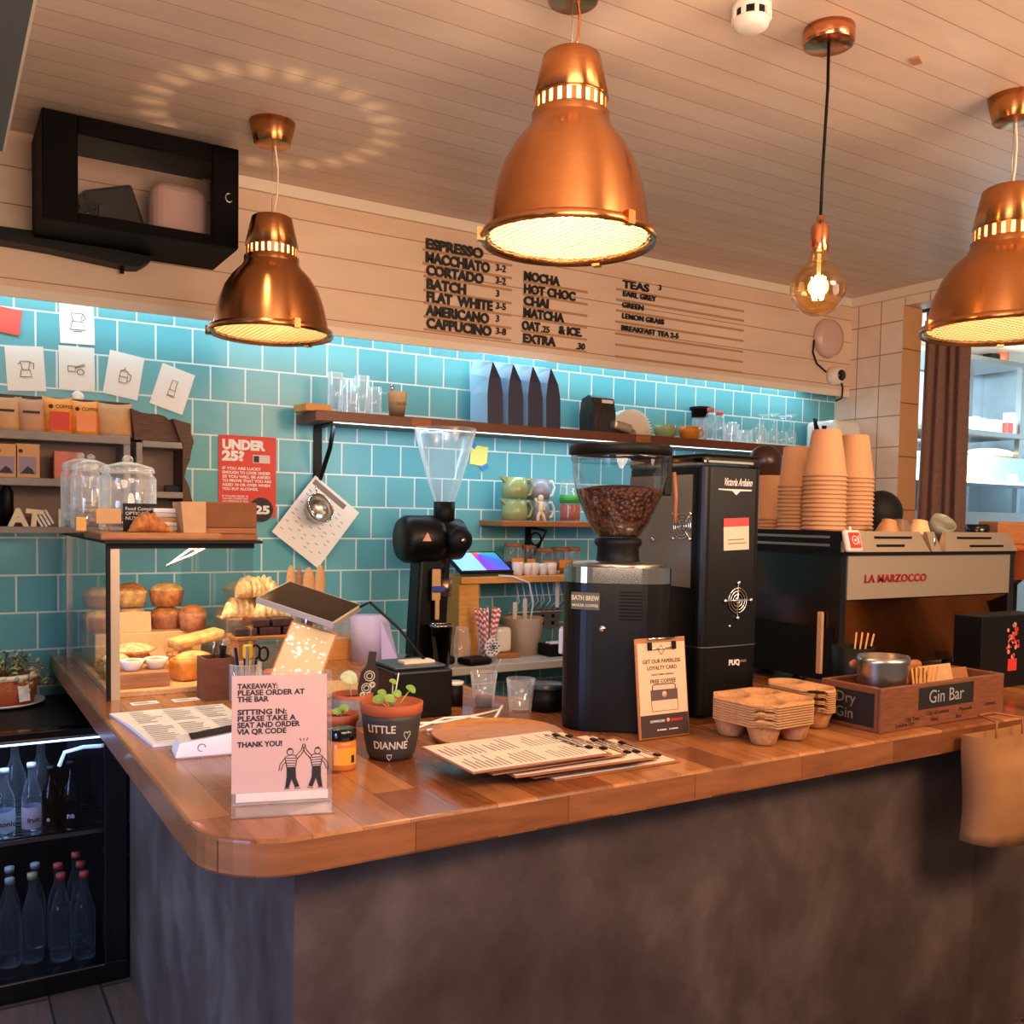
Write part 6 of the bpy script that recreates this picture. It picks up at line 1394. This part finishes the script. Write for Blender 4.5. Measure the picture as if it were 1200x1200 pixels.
# small clipboard sign
t = thing('loyalty_sign', 'small standing clipboard with a loyalty card notice before the grinders', 'sign', (1.455, 1.768, HC), rot=(0, 0, -.02))
CT = lambda z=0: face_T((0, 0, .002), tilt=.12) @ TR((0, 0, z))
W, Hh = .158, .245
MB().rbox(0, W, 0, Hh, -.005, 0, .0022, T=CT()).build('board', M['wood'], t)
MB().box(.006, W-.004, .004, Hh-.012, .0002, .001, T=CT()).build('sheet', mat('peach_paper', '#E3B690', .7), t)
MB().box(.006, W-.004, .004, .058, .001, .0016, T=CT()).build('dark_footer', mat('brown_footer', '#3A2620', .6), t)
for s, x, y, w_ in (('GET OUR PAPERLESS', .020, .183, .118), ('LOYALTY CARD', .033, .167, .092), ('FREE COFFEE', .040, .134, .080)):
    lettering(s, .0135, CT() @ TR((x, y, .0012)), mat('brown_ink', '#3B2620', .6), t, 'sign_line', .02, .0003, width=w_)
lettering('COLLECT STAMPS TO RECEIVE A', .006, CT() @ TR((.045, .153, .0012)), M['ink'], t, 'sign_line', .01, .0003, width=.07)
lettering('DOWNLOAD', .0085, CT() @ TR((.034, .039, .0018)), M['chalk'], t, 'sign_line', .02, .0003, width=.045)
MB().solid([(.005, 0), (.005, .0005)], 16, T=CT() @ TR((.090, .0425, .0017))).build('round_mark', mat('salmon_mark', '#E39A80', .6), t)
lettering('EMBARGO', .0085, CT() @ TR((.099, .039, .0018)), M['redp'], t, 'sign_line', .02, .0003, width=.036)
for x in (.055, .092): MB().box(x, x+.004, .018, .022, .0016, .002, T=CT()).box(x+.006, x+.028, .0185, .0215, .0016, .002, T=CT()).build('store_badge', M['chalk'], t)
MB().box(.040, .124, .092, .118, .0012, .0018, T=CT()).build('drawn_bag', mat('bag_brown', '#5A443C', .6), t)
b = MB().tube([CT() @ Vector(p) for p in ((.046, .118, .0015), (.046, .127, .0015), (.052, .131, .0015), (.112, .131, .0015), (.118, .127, .0015), (.118, .118, .0015))], .0012, 6)
b.tube([CT() @ Vector(p) for p in ((.041, .092, .0015), (.042, .066, .0015), (.124, .066, .0015), (.123, .092, .0015))], .0006, 5); b.solid([(.0075, 0), (.0075, .0008)], 18, T=CT() @ TR((.082, .106, .0016)), mi=1)
b.build('drawing', [M['ink'], mat('tan_disc', '#C9A78C', .6)], t)
c = MB().rbox(.036, .046, Hh-.030, Hh-.010, .001, .010, .002, T=CT()).rbox(.112, .122, Hh-.030, Hh-.010, .001, .010, .002, T=CT()).build('clip', M['black'], t)
MB().tube([CT() @ Vector((.038, Hh-.002, .006)), CT() @ Vector((.12, Hh-.002, .006))], .0025).tube([CT() @ Vector((.040, Hh-.026, .008)), CT() @ Vector((.118, Hh-.026, .008))], .0018).build('wire', M['chrome'], c)
MB().tube([CT() @ Vector((.079+.010*math.cos(a), Hh-.030+.012*math.sin(a), .002)) for a in (0, PI/2, PI, 1.5*PI)], .0007, 5, closed=True).build('diamond_emblem', M['ink'], t)

# fanned stack of menu clipboards
names = ['topmost of the fanned stack with the whole menu in view', 'second from the top of the fanned stack', 'third from the top of the fanned stack', 'fourth from the top of the fanned stack', 'lowest of the fanned stack, reaching furthest right']
for k in range(5):
    i = 4-k; z = HC+.0005+k*.0098
    t = thing('menu_clipboard', 'menu clipboard, '+names[i], 'clipboard', (.886+i*.048, 1.575+[0, .004, -.003, .006, -.002][i], z), [-.0, .02, -.02, .03, .01][i]-.01, 'menu clipboards on the worktop')
    MB().rbox(0, .335, 0, .238, 0, .003, .0012).build('board', M['kraftd'], t)
    vs = [(.004, .008, .0032), (.325, .008, .0032), (.325, .230, .0032), (.004, .230, .0032), (.004, .008, .0042), (.325, .008, .0048), (.325, .230, .0048), (.004, .230, .0042)]
    MB().add(vs, [(4, 5, 6, 7), (0, 1, 5, 4), (1, 2, 6, 5), (2, 3, 7, 6), (3, 0, 4, 7)]).build('menu_paper', mat('ivory_paper', '#E6D2BC', .7) if k == 0 else bpy.data.materials['ivory_paper'], t)
    c = MB().rbox(.306, .318, .045, .062, .0052, .0095, .001).rbox(.306, .318, .172, .190, .0052, .0095, .001).build('clip', M['black'], t)
    MB().cyl((.312, .05, .0075), (.312, .185, .0075), .0019).box(.300, .304, .06, .175, .0050, .0062).build('wire', M['chrome'], c)
    if i == 0:
        b = MB(); rd = random.Random(12)
        for col in range(2):
            for r_ in range(24):
                y = .222-r_*.0088
                # the page reads from the clip end, so its lines run across the board
                x0 = .285-.0115*r_; 
                if r_ in (7, 8, 15): continue
                b.box(x0-.0024, x0, .018+col*.105, .018+col*.105+rd.uniform(.045, .092), .0049, .0052)
        b.build('printing', M['inkg'], t)
        lettering('ALL DAY BRUNCH', .016, TR((.292, .205, .0051), rz=-PI/2), M['ink'], t, 'heading', .02, .0002)

# drinks carriers
def carrier(nx, ny, sx, sy, label_f, x, y, n, rz, group, names, dz=.0078):
    N = 26; vs = []; fs = []
    gx, gy = N*nx//2, N*ny//2
    def hgt(u, v):
        z = 0
        for i in range(nx):
            for j in range(ny):
                cx, cy = -sx/2+sx*(i+.5)/nx, -sy/2+sy*(j+.5)/ny
                d = math.hypot(u-cx, v-cy); r = .044
                k = max(0, min(1, (r-d)/.016)); z = min(z, -.050*k*k*(3-2*k))
        if nx == 2 and ny == 2:
            d = math.hypot(u, v); k = max(0, min(1, (.03-d)/.02)); z = z-.012*k*(z > -.02)
        e = min(sx/2-abs(u), sy/2-abs(v))
        return z-(.006 if e < .001 else 0)
    ch = .045
    for j in range(gy+1):
        for i in range(gx+1):
            u, v = -sx/2+sx*i/gx, -sy/2+sy*j/gy
            hz = hgt(u, v); ex = abs(u)+abs(v)-(sx/2+sy/2-ch)
            if ex > 0: u -= math.copysign(ex/2, u); v -= math.copysign(ex/2, v); hz = min(0, hz) if hz > -.02 else 0
            vs.append((u, v, hz))
    for j in range(gy):
        for i in range(gx): a = j*(gx+1)+i; fs.append((a, a+1, a+gx+2, a+gx+1))
    m0 = len(vs); th = .0022
    vs += [(u, v, z-th) for u, v, z in vs]; fs += [(d+m0, c+m0, b_+m0, a+m0) for a, b_, c, d in fs]
    ring = [i for i in range(gx+1)]+[j*(gx+1)+gx for j in range(1, gy+1)]+[gy*(gx+1)+i for i in range(gx-1, -1, -1)]+[j*(gx+1) for j in range(gy-1, 0, -1)]
    for i in range(len(ring)): a, c = ring[i], ring[(i+1) % len(ring)]; fs.append((c, a, a+m0, c+m0))
    o0 = MB().add(vs, fs, 0, True).build('drinks_carrier', bpy.data.materials.get('pulp_card') or mat('pulp_card', '#BF8A58', .85, noise=.12, nscale=90, bump=.25), loc=(x, y, HC+.0535), rz=rz, label=label_f % names(0), cat='carrier', group=group)
    for k in range(1, n):
        dup(o0, (x, y, HC+.0535+k*dz), rz+.01*((k*7) % 3-1), label_f % names(k))
ordn = ['lowest', 'second', 'third', 'fourth', 'fifth', 'sixth', 'seventh', 'eighth', 'ninth', 'tenth', 'eleventh', 'twelfth']
carrier(2, 2, .215, .215, 'four cup pulp carrier, %s in the front stack', 1.762, 1.668, 9, .03, 'four cup carriers in the front stack', lambda k: 'topmost' if k == 8 else ordn[k]+(' from the bottom' if k else ''), .0062)
carrier(1, 2, .115, .21, 'two cup pulp carrier, %s in the stack against the gin crate', 1.975, 1.735, 10, .0, 'two cup carriers beside the gin crate', lambda k: 'topmost' if k == 9 else ordn[k]+(' from the bottom' if k else ''), .0058)

# gin crate
t = thing('gin_crate', 'worn wooden crate with a black Gin Bar panel at the edge of the bar', 'crate', (2.056, 1.545, HC), .015)
W, D, Hh = .55, .19, .116
cw = mat('worn_crate_wood', '#7C4628', .55, noise=.3, nscale=7, stretch=(3, 30, 30))
MB().rbox(0, W, 0, .012, 0, Hh, .003).rbox(0, W, D-.012, D, 0, Hh, .003).rbox(0, .014, .012, D-.012, 0, Hh, .003).rbox(W-.014, W, .012, D-.012, 0, Hh, .003).box(.014, W-.014, .012, D-.012, .004, .014).build('crate', cw, t)
MB().rbox(.155, .40, -.0015, 0, .048, .106, .0006).build('name_panel', M['ink'], t)
lettering('Gin', .050, face_T((.195, -.0022, .062)), M['inkl'], t, 'panel_word', 0, .0004)
lettering('Bar', .050, face_T((.283, -.0022, .062)), M['inkl'], t, 'panel_word', 0, .0004)
for s, x, y in (('Old Tom', .10, .022), ('City of London', .19, .030), ('Plymouth', .335, .028), ('Genever', .455, .032), ('London Dry', .06, .010), ('Navy', .21, .012), ('Sloe', .32, .010)):
    lettering(s, .016, face_T((x, -.0008, y)), mat('stamp_ink', '#3A1E14', .7) if 'stamp_ink' not in bpy.data.materials else bpy.data.materials['stamp_ink'], t, 'stamped_words', .0, .0003)
MB().rbox(-.0015, 0, .02, .165, .012, .100, .0006).build('side_panel', M['ink'], t)
lettering('Dry\nGin', .040, Matrix.Translation((-.002, .14, .065)) @ LEFTF, M['inkg'], t, 'side_lettering', 0, .0004)
b0 = thing('zinc_bucket', 'oval ribbed zinc bucket standing in the left of the gin crate', 'bucket', (2.056+.128, 1.545+.095, HC+.0145))
zr_ = (2.137, 1.600, 1.168)[2]-HC-.0145
MB().lathe([(.0005, .003), (.052, .003)]+[(.054+.012*k/12+(.004 if k % 2 else 0), .003+(zr_-.003)*k/12) for k in range(13)]+[(.062, zr_), (.051, .006), (.0005, .006)], 36, T=Matrix.Diagonal((1.12, .95, 1, 1))).build('bucket', M['steel'], b0)
for k in range(3): MB().rbox(-.003, .003, -.0008, .0008, 0, .13, .0006, T=TR((.03+k*.008, .0, .007), ry=.20+.08*k)).build('stirrer', M['woodl'], b0)
b0 = thing('stirrer_bundle', 'bundle of wooden stirrers standing in the gin crate beside the bucket', 'stirrers', (2.056+.245, 1.545+.05, HC+.0145))
for k in range(9): MB().rbox(-.004, .004, -.001, .001, 0, .135, .0008, T=TR(((k-4)*.009, (k % 3)*.008-.008, 0), rx=.1*((k % 3)-1), ry=.05*(k-4)*.5)).build('stirrer', M['pine'], b0)
def sachets(x, y, rz, lean, label, n, m, h=.105, w=.11):
    b = MB()
    for k in range(n): b.rbox(-w/2, w/2, k*.006, k*.006+.004, 0, h-.004*(k % 2), .0015, T=TR((0, 0, 0), rx=-lean))
    return b.build('sachet_pack', m, loc=(x, y, HC+.0148), rz=rz, label=label, cat='sachets', group='packs in the gin crate')
sachets(2.056+.345, 1.545+.045, .02, .25, 'kraft envelope pack leaning in the middle of the gin crate', 6, M['kraft'], .135, .115)
sachets(2.056+.46, 1.545+.07, -.05, .3, 'low pack of brown sugar sachets at the right of the gin crate', 5, M['kraftd'], .115, .10)
b0 = thing('wooden_tongs', 'wooden tongs lying across the back of the gin crate', 'tongs', (2.056+.20, 1.545+.163, HC+.118))
MB().tube([(-.09, 0, .03), (0, .0, .018), (.10, 0, .006), (.17, 0, .008)], .009, 8).ball((-.10, 0, .033), .018, s=(1.3, .5, .7)).tube([(-.06, .012, .014), (.02, .012, .008), (.13, .012, .005)], .006, 8).ball((.155, .0, .012), .03, s=(1.2, .3, .55)).build('arms', M['wood'], b0)
# black pot of sticks before the machine
b0 = thing('black_pot', 'black pot with wooden sticks behind the gin crate', 'pot', ((2.315, 1.860, 1.075)[0]+.02, 1.86, HC))
zp = (2.310, 1.860, 1.157)[2]-HC
MB().lathe([(.0005, .003), (.050, .003), (.060, zp), (.057, zp), (.047, .006), (.0005, .006)], 28).build('pot', M['black'], b0)
for k in range(4): MB().rbox(-.0035, .0035, -.001, .001, .01, zp+.045, .0008, T=TR((-.02+.012*k, -.01, 0), ry=.10+.07*k)).build('stick', M['pine'], b0)

# ------------------------------------------------------------------ espresso machine
EX, EY, EW, ED = 2.442, 2.0, .945, .60
t = thing('espresso_machine', 'large black and steel espresso machine on the bar behind the gin crate', 'espresso machine', (EX, EY, HC))
zu, zl, ztp = .432, .292, .510
MB().box(0, .028, .0, ED, .03, zu).box(EW-.035, EW, .0, ED, .20, zu).box(EW-.035, EW, .14, ED, .03, .20).box(.028, EW-.035, .17, ED, .03, zu-.004).build('body', M['blackg'], t)
MB().box(.028, EW-.035, -.004, .17, zl, zu).build('back_panel', M['steelw'], t)
MB().add([(.028, .0, zl-.004), (EW-.035, .0, zl-.004), (EW-.035, .165, .035), (.028, .165, .035), (.028, .012, zl-.004), (EW-.035, .012, zl-.004), (EW-.035, .168, .045), (.028, .168, .045)], [(0, 1, 2, 3), (4, 7, 6, 5), (0, 4, 5, 1), (2, 6, 7, 3), (0, 3, 7, 4), (1, 5, 6, 2)]).build('mirror_panel', mat('dark_mirror', '#85705E', .14, 1), t)
lettering('LA MARZOCCO', .036, face_T((.105, -.0055, .345)), mat('crimson_letters', '#8E1226', .35), t, 'lettering', .018, .002, width=.315, spacing=1.08)
MB().box(-.006, EW-.01, -.01, ED, zu, zu+.012).build('shadow_gap', M['black'], t)
tr = MB()
MB().add([(-.004, -.012, zu+.012), (.43, -.012, zu+.012), (.40, .012, ztp), (-.004, .012, ztp), (-.004, .022, zu+.012), (.43, .022, zu+.012), (.40, .024, ztp), (-.004, .024, ztp)], [(0, 1, 2, 3), (4, 7, 6, 5), (0, 4, 5, 1), (1, 5, 6, 2), (2, 6, 7, 3), (3, 7, 4, 0)]).build('cup_rail', M['steelw'], t)
MB().add([(.44, -.012, zu+.012), (.495, -.012, zu+.012), (.48, .012, ztp), (.44, .012, ztp), (.44, .022, zu+.012), (.495, .022, zu+.012), (.48, .024, ztp), (.44, .024, ztp)], [(0, 1, 2, 3), (4, 7, 6, 5), (0, 4, 5, 1), (1, 5, 6, 2), (2, 6, 7, 3), (3, 7, 4, 0)]).build('lion_badge_plate', M['steelw'], t)
MB().ball((.464, -.004, zu+.045), .010, s=(.7, .3, 1.6)).build('lion_badge', M['chrome'], t)
MB().add([(.515, -.012, zu+.012), (EW, -.012, zu+.012), (EW-.03, .012, ztp), (.545, .012, ztp), (.515, .022, zu+.012), (EW, .022, zu+.012), (EW-.03, .024, ztp), (.545, .024, ztp)], [(0, 1, 2, 3), (4, 7, 6, 5), (0, 4, 5, 1), (1, 5, 6, 2), (2, 6, 7, 3), (3, 7, 4, 0)]).build('cup_rail', M['steelw'], t)
def slots(x0, x1, z):
    y = -.012+.024*((z-zu-.012)/(ztp-zu-.012)); MB().box(x0, x1, y-.0025, y+.004, z-.004, z+.004).build('rail_slot', M['black'], t)
for x0, x1, z in ((.16, .35, zu+.058), (.16, .30, zu+.032), (.60, .80, zu+.058), (.66, .86, zu+.030)): slots(x0, x1, z)
MB().box(.0, EW-.012, .024, ED, zu+.012, zu+.020).build('cup_tray', M['steel'], t)
MB().box(-.008, .0, .0, ED, zu+.012, ztp).build('left_rail', M['black'], t)
for z in (zu+.058, zu+.032): MB().box(-.0095, -.0075, .04, .50, z-.004, z+.004).build('rail_slot', M['steel'], t)
MB().box(-.003, 0, .02, ED-.03, .03, .20).build('lower_side_panel', M['black'], t)
MB().rbox(-.016, -.004, .055, .075, .05, .25, .003).build('side_handle', M['kraft'], t)
for x in (.05, EW-.08):
    for y in (.20, ED-.05): MB().solid([(.022, 0), (.018, .032)], 16, T=TR((x, y, 0))).build('foot', M['black'], t)
for x in (.28, .66):
    g = MB().cyl((x, ED-.02, .30), (x, ED+.06, .26), .035).build('group_head', M['chrome'], t)
ZM = HC+zu+.0205
# kitchen timer
q = thing('kitchen_timer', 'square white timer with a red dial on the machine cup rail', 'timer', (EX+.018, EY-.016, HC+zu+.045), rot=(-.28, 0, 0))
MB().rbox(-.036, .036, -.018, -.0, -.036, .036, .012, seg=3).build('case', mat('pinkish_white', '#E9CFC4', .4), q)
MB().box(-.025, .025, -.0195, -.018, -.025, .025).build('dial_face', M['redp'], q)
MB().tube([(.013*math.cos(a), -.020, .013*math.sin(a)) for a in [x*PI/10 for x in range(20)]], .0018, 6, closed=True).solid([(.005, 0), (.005, .002)], 14, T=TR((0, -.0195, 0), rx=PI/2)).tube([(.017, -.020, -.015), (.017, -.020, .015)], .0015, 6).build('dial', M['chalk'], q)
MB().cyl((0, -.009, .034), (.0, -.009, .046), .004).build('button', M['whiteg'], q)
# paper cup stacks, upside down on the machine
cupm = mat('cup_kraft', '#C8956F', .6)
def cup_stack(x, y, n, label, r0=.046, r1=.066, h=.155, dz=.0135, group=None):
    o = MB().lathe([(r1-.004, .002), (r1-.001, .0), (r1+.003, .003), (r1+.003, .007), (r1-.001, .009), (r0, h-.002), (r0-.003, h), (.0005, h-.002)], 36).build('paper_cup', cupm, loc=(x, y, ZM), label=label % ('lowest in', ), cat='cup', group=group)
    for k in range(1, n):
        nm = 'topmost in' if k == n-1 else 'number %s from the bottom of' % (['one', 'two', 'three', 'four', 'five', 'six', 'seven', 'eight', 'nine', 'ten', 'eleven', 'twelve', 'thirteen', 'fourteen', 'fifteen', 'sixteen', 'seventeen', 'eighteen', 'nineteen', 'twenty', 'twenty-one', 'twenty-two'][k])
        c = dup(o, (x, y, ZM+k*dz), .3*k, label % nm)
xa, xb, xc, xd = (2.519, 2.140, 1.516)[0], (2.780, 2.220, 1.517)[0], (2.528, 2.280, 1.513)[0], (2.570, 2.420, 1.511)[0]
cup_stack(xa, 2.14, 17, 'kraft paper cup, %s the tallest stack on the machine', r1=.069, dz=.0145, group='paper cups in the tallest stack')
cup_stack(xb, 2.235, 17, 'kraft paper cup, %s the right hand stack on the machine', r1=.067, dz=.0148, group='paper cups in the right hand stack')
cup_stack(xc, 2.275, 16, 'kraft paper cup, %s the stack left of the tallest', r0=.042, r1=.054, h=.14, dz=.0133, group='paper cups left of the tallest stack')
cup_stack(xd, 2.43, 8, 'kraft paper cup, %s the short stack beside the black grinder', r0=.046, r1=.058, h=.16, dz=.0125, group='paper cups in the short stack')
# espresso cups tipped on the tray
def tipped(px, y, m, label, r=.043, h=.085, lean=.28, rz=.2, toward=False):
    """cup resting upside down, leaning on the rail; or lying with its mouth to the viewer"""
    a = (2.779, 2.090, 1.519)
    x = a[0]+(px-1040)/350.0*(y/2.09)
    if toward: rot, z = (.75, 0, -.25), ZM+r*.58+.022
    else: rot, z = (PI, lean, rz), ZM+h*math.cos(lean)+r*math.sin(lean)
    o = MB().lathe([(.0005, .006), (r*.55, .008), (r*.88, h*.55), (r-.003, h), (r, h), (r*.92, h*.5), (r*.62, .010), (r*.58, .008), (r*.58, 0), (.0005, 0)], 28).build('coffee_cup', m, loc=(x, y, z), rot=rot, label=label, cat='cup', group='cups tipped on the machine')
    return o
tipped(1041, 2.085, mat('caramel_glaze', '#B98458', .35), 'caramel brown cup leaning on the machine next to the paper cups')
tipped(1071, 2.10, mat('taupe_glaze', '#7C6150', .35), 'taupe cup leaning on the machine, second from the paper cups')
tipped(1098, 2.08, mat('cream_glaze', '#D9B583', .35), 'cream cup leaning on the machine in the middle of the row')
tipped(1128, 2.08, mat('grey_green_glaze', '#8C8A76', .3), 'grey green cup tipped with its mouth toward the viewer', .044, .062, toward=True)
mug(((3.310, 2.100, 1.540)[0], 2.10, ZM), .042, .085, M['blackg'], 'black mug standing at the right of the tipped cups', .3)
o = thing('terracotta_pot', 'terracotta pot on a dark stand beside the right end of the machine', 'pot', (3.545, 2.10, HC))
MB().lathe([(.0005, .33), (.045, .33), (.060, .44), (.066, .44), (.067, .465), (.060, .465), (.055, .43), (.0005, .42)], 32).build('pot', M['terra'], o)
MB().solid([(.055, 0), (.05, .01), (.02, .02), (.02, .31), (.04, .33)], 24).build('stand', M['black'], o)
MB().rbox(-.11, .09, -.05, .05, 0, .085, .004).build('wooden_block', M['wood'], loc=(3.525, 2.10, HC+.4655), rz=-.25, label='brown wooden block on the terracotta pot at the right end of the machine', cat='block')
# dark dome behind the cups
MB().ball((0, 0, 0), .10, s=(1.0, .9, 1.0), seg=28, rings=16).cyl((0, 0, -1.55), (0, 0, -.02), .085).build('dark_dome', mat('dull_black', '#0B0A0A', .7), loc=((3.607, 2.750, 1.574)[0], 2.75, (3.607, 2.750, 1.574)[2]-.005), label='black rounded top showing behind the right hand paper cups', cat='dome')
# black box with red blossom at the right edge
o = thing('tea_box', 'tall black box with a red blossom print beside the gin crate', 'box', ((2.840, 1.800, 0.964)[0]+.045, 1.80, HC))
zb_ = (2.971, 1.800, 1.228)[2]-HC
MB().rbox(0, .34, 0, .10, 0, zb_, .004).build('box', M['black'], o)
b = MB(); rd = random.Random(21)
for k in range(26):
    a = rd.uniform(0, 2*PI); q = .04*math.sqrt(rd.random()); cx, cz = .172+q*math.cos(a)*.9, zb_*.62+q*1.6*math.sin(a); s = rd.uniform(.005, .010)
    b.prism([(cx+s*math.cos(x*PI/3), cz+s*math.sin(x*PI/3)) for x in range(6)], 0, .0008, T=face_T((0, -.0001, 0)), mi=k % 2)
b.build('blossom_print', [M['redp'], mat('rose_print', '#D98A78', .6)], o)
MB().box(.15, .20, .055, .095, 0, .001, T=face_T((0, -.0001, 0))).build('red_label', M['redp'], o)
# kraft bag hooked over the bar front
K0 = (2.307, 1.460, 0.973); K1 = (2.333, 1.460, 0.693)
o = thing('kraft_bag', 'crumpled kraft paper bag hanging on the bar front at the right', 'bag', (K0[0], 1.42, K1[2]))
h_ = K0[2]-K1[2]; n = 12; vs = []; fs = []; rd = random.Random(17)
for side in (0, 1):
    for j in range(n+1):
        for i in range(n+1):
            u, v = i/n, j/n; x = u*.42+.008*math.sin(v*5)*(1-u)
            bulge = .030*math.sin(u*PI)*math.sin(min(1, v+.15)*PI)
            y = (-bulge-.006+rd.uniform(-.004, .004)) if side == 0 else (.060)
            if side == 0 and i in (0, n): y = .02
            z = v*h_+(.020*(u-.3)**2 if v > .9 else 0)-(.02*math.sin(u*PI) if j == 0 else 0)
            vs.append((x, y, z))
N1 = (n+1)**2
for side in (0, 1):
    for j in range(n):
        for i in range(n): a = side*N1+j*(n+1)+i; fs.append((a, a+1, a+n+2, a+n+1))
for j in range(n):
    for i in (0, n): a = j*(n+1)+i; fs.append((a, a+n+1, a+n+1+N1, a+N1))
for i in range(n): fs.append((i, i+1, i+1+N1, i+N1))
MB().add(vs, fs, 0, True).build('paper', mat('brown_bag_paper', '#A87242', .75, noise=.08, nscale=12), o)
MB().tube([(.10, .03, h_-.03), (.10, .03, h_+.03), (.13, .10, h_+.032), (.20, .10, h_+.032), (.22, .03, h_+.03), (.22, .03, h_-.03)], .003, 6).build('handle', M['kraftd'], o)

# ------------------------------------------------------------------ curtain and kitchen
b = MB(); n = 60; m_ = 10; vs = []; fs = []
ya, yb = (4.834, 3.432, 2.078)[1], (4.834, 3.164, 2.059)[1]
for j in range(m_+1):
    v = j/m_; z = .95+v*1.78; f = 1+.16*(1-v)
    for i in range(n+1):
        u = i/n; y = ya+(yb-ya)*(.5+(u-.5)*f); x = .025*math.sin(u*4.2*2*PI)*(1-.25*v)+.01*math.sin(u*11+v*2)
        vs.append((x, y, z))
for j in range(m_):
    for i in range(n): a = j*(n+1)+i; fs.append((a, a+1, a+n+2, a+n+1))
o = b.add(vs, fs, 0, True).build('curtain', M['curtain'], loc=(RW+.20, 0, 0), label='brown curtain hanging at the side of the kitchen opening', cat='curtain')
sd = o.modifiers.new('thickness', 'SOLIDIFY'); sd.thickness = .004
MB().cyl((RW+.20, 2.2, 2.735), (RW+.20, 3.5, 2.735), .012).build('curtain_rail', M['black'], label='dark rail carrying the brown curtain in the opening', cat='rail')
KY = 4.15
ks = thing('kitchen_shelving', 'steel kitchen shelving seen through the opening', 'shelving', (5.2, KY, 0))
for z, nm in (((6.501, 4.150, 2.745)[2], 'shelf'), ((6.538, 4.150, 2.213)[2], 'shelf'), ((6.552, 4.150, 2.016)[2], 'shelf')):
    MB().box(0, 1.9, 0, .5, z-.035, z).build(nm, M['steel'], ks)
for x in (0, 1.86):
    for y in (.02, .44): MB().box(x, x+.04, y, y+.04, 0, (6.501, 4.150, 2.745)[2]).build('post', M['steel'], ks)
z2_ = (6.535, 4.150, 2.250)[2]; z3_ = (6.550, 4.150, 2.047)[2]; z1_ = (6.498, 4.150, 2.782)[2]
z1_, z2_, z3_ = (6.501, 4.150, 2.745)[2], (6.538, 4.150, 2.213)[2], (6.552, 4.150, 2.016)[2]
def kpx(px, y=KY+.15): 
    a = (6.764, 4.300, 2.391); return a[0]+(px-1150)/160.0
MB().solid([(.034, 0), (.040, .11)], 24).build('white_tub', M['whiteg'], loc=(kpx(1129), KY+.12, z2_), label='white tub on the bright kitchen shelf beside the curtain', cat='tub')
for k in range(3): MB().lathe([(.03, 0), (.052, .058), (.054, .062), (.03, .004), (.0005, .004)], 28).build('steel_bowl', [M['lilac'], M['whiteg'], mat('blue_bowl', '#8FA6CC', .3)][k], loc=(kpx(1144), KY+.14, z2_+k*.022), label=['lowest', 'middle', 'top'][k]+' nested bowl on the bright kitchen shelf', cat='bowl', group='nested kitchen bowls')
for k in range(6): MB().rbox(-.068, .068, -.07, .07, 0, .016, .006).build('plate', M['whiteg'], loc=(kpx(1164), KY+.14, z2_+.0005+k*.0172), rz=.06*(k % 3), label=['lowest', 'second', 'third', 'fourth', 'fifth', 'top'][k]+' white dish in the kitchen stack by the red box', cat='dish', group='stacked kitchen dishes')
MB().rbox(-.035, .035, -.04, .04, 0, .085, .003).build('red_carton', M['redp'], loc=(kpx(1183), KY+.08, z2_+.0005), label='red carton on the bright kitchen shelf beside the dishes', cat='carton')
MB().rbox(-.03, .03, -.04, .04, 0, .17, .006).build('grey_carton', mat('grey_card', '#9AA3AE', .6), loc=(kpx(1196), KY+.10, z2_+.0005), label='tall grey carton on the bright kitchen shelf at the picture edge', cat='carton')
MB().solid([(.045, 0), (.045, .09)], 20).build('jar', M['terra'], loc=(kpx(1180), KY+.12, z1_+.0005), label='reddish jar on the top kitchen shelf under the lamp', cat='jar')
MB().rbox(-.05, .05, -.04, .04, 0, .06, .004).build('dark_tin', M['black'], loc=(kpx(1158), KY+.12, z1_+.0005), label='dark tin on the top kitchen shelf', cat='tin')
MB().ball((0, 0, .045), 1, s=(.27, .12, .045), seg=30, rings=12, lump=.10, seed=5).build('wrapped_food', mat('cling_film_food', '#D6C6A8', .25, noise=.2, nscale=14), loc=(kpx(1168), KY+.14, z3_), label='cling wrapped food lying on the lower kitchen shelf', cat='food')
kf = thing('chilled_counter', 'glass fronted chilled counter in the kitchen', 'counter', (5.2, KY-.35, 0))
zc1, zc2 = (6.025, 3.800, 1.610)[2], (6.010, 3.800, 1.821)[2]
MB().box(0, 1.9, 0, .3, .0, zc1).build('cabinet', M['steel'], kf)
MB().box(0, 1.9, .0, .006, zc1, zc2-.02).build('glass_front', glass('chill_glass', (.80, .90, .95), .08), kf)
MB().box(0, 1.9, -.01, .32, zc2-.02, zc2).build('glass_top_rail', mat('pale_rail', '#C9DDE2', .4), kf)
MB().box(0, 1.9, .30, .32, zc2, zc2+.20).build('back_glass', mat('blue_grey_panel', '#6F8592', .4), kf)
MB().ball((0, 0, .02), .035, s=(1.2, 1, .6), seg=12, rings=8, lump=.2).build('lemon_piece', mat('yellow_lemon', '#E3C83A', .5), loc=((6.056, 3.900, 1.889)[0], KY-.25, zc2), label='yellow lemon on the chilled kitchen counter', cat='fruit')
MB().box(-.05, .06, -.004, .004, 0, .07).build('white_label', M['white'], loc=((6.634, 3.950, 1.895)[0], KY-.2, zc2), rot=(-.2, 0, 0), label='white card standing on the chilled kitchen counter', cat='card')
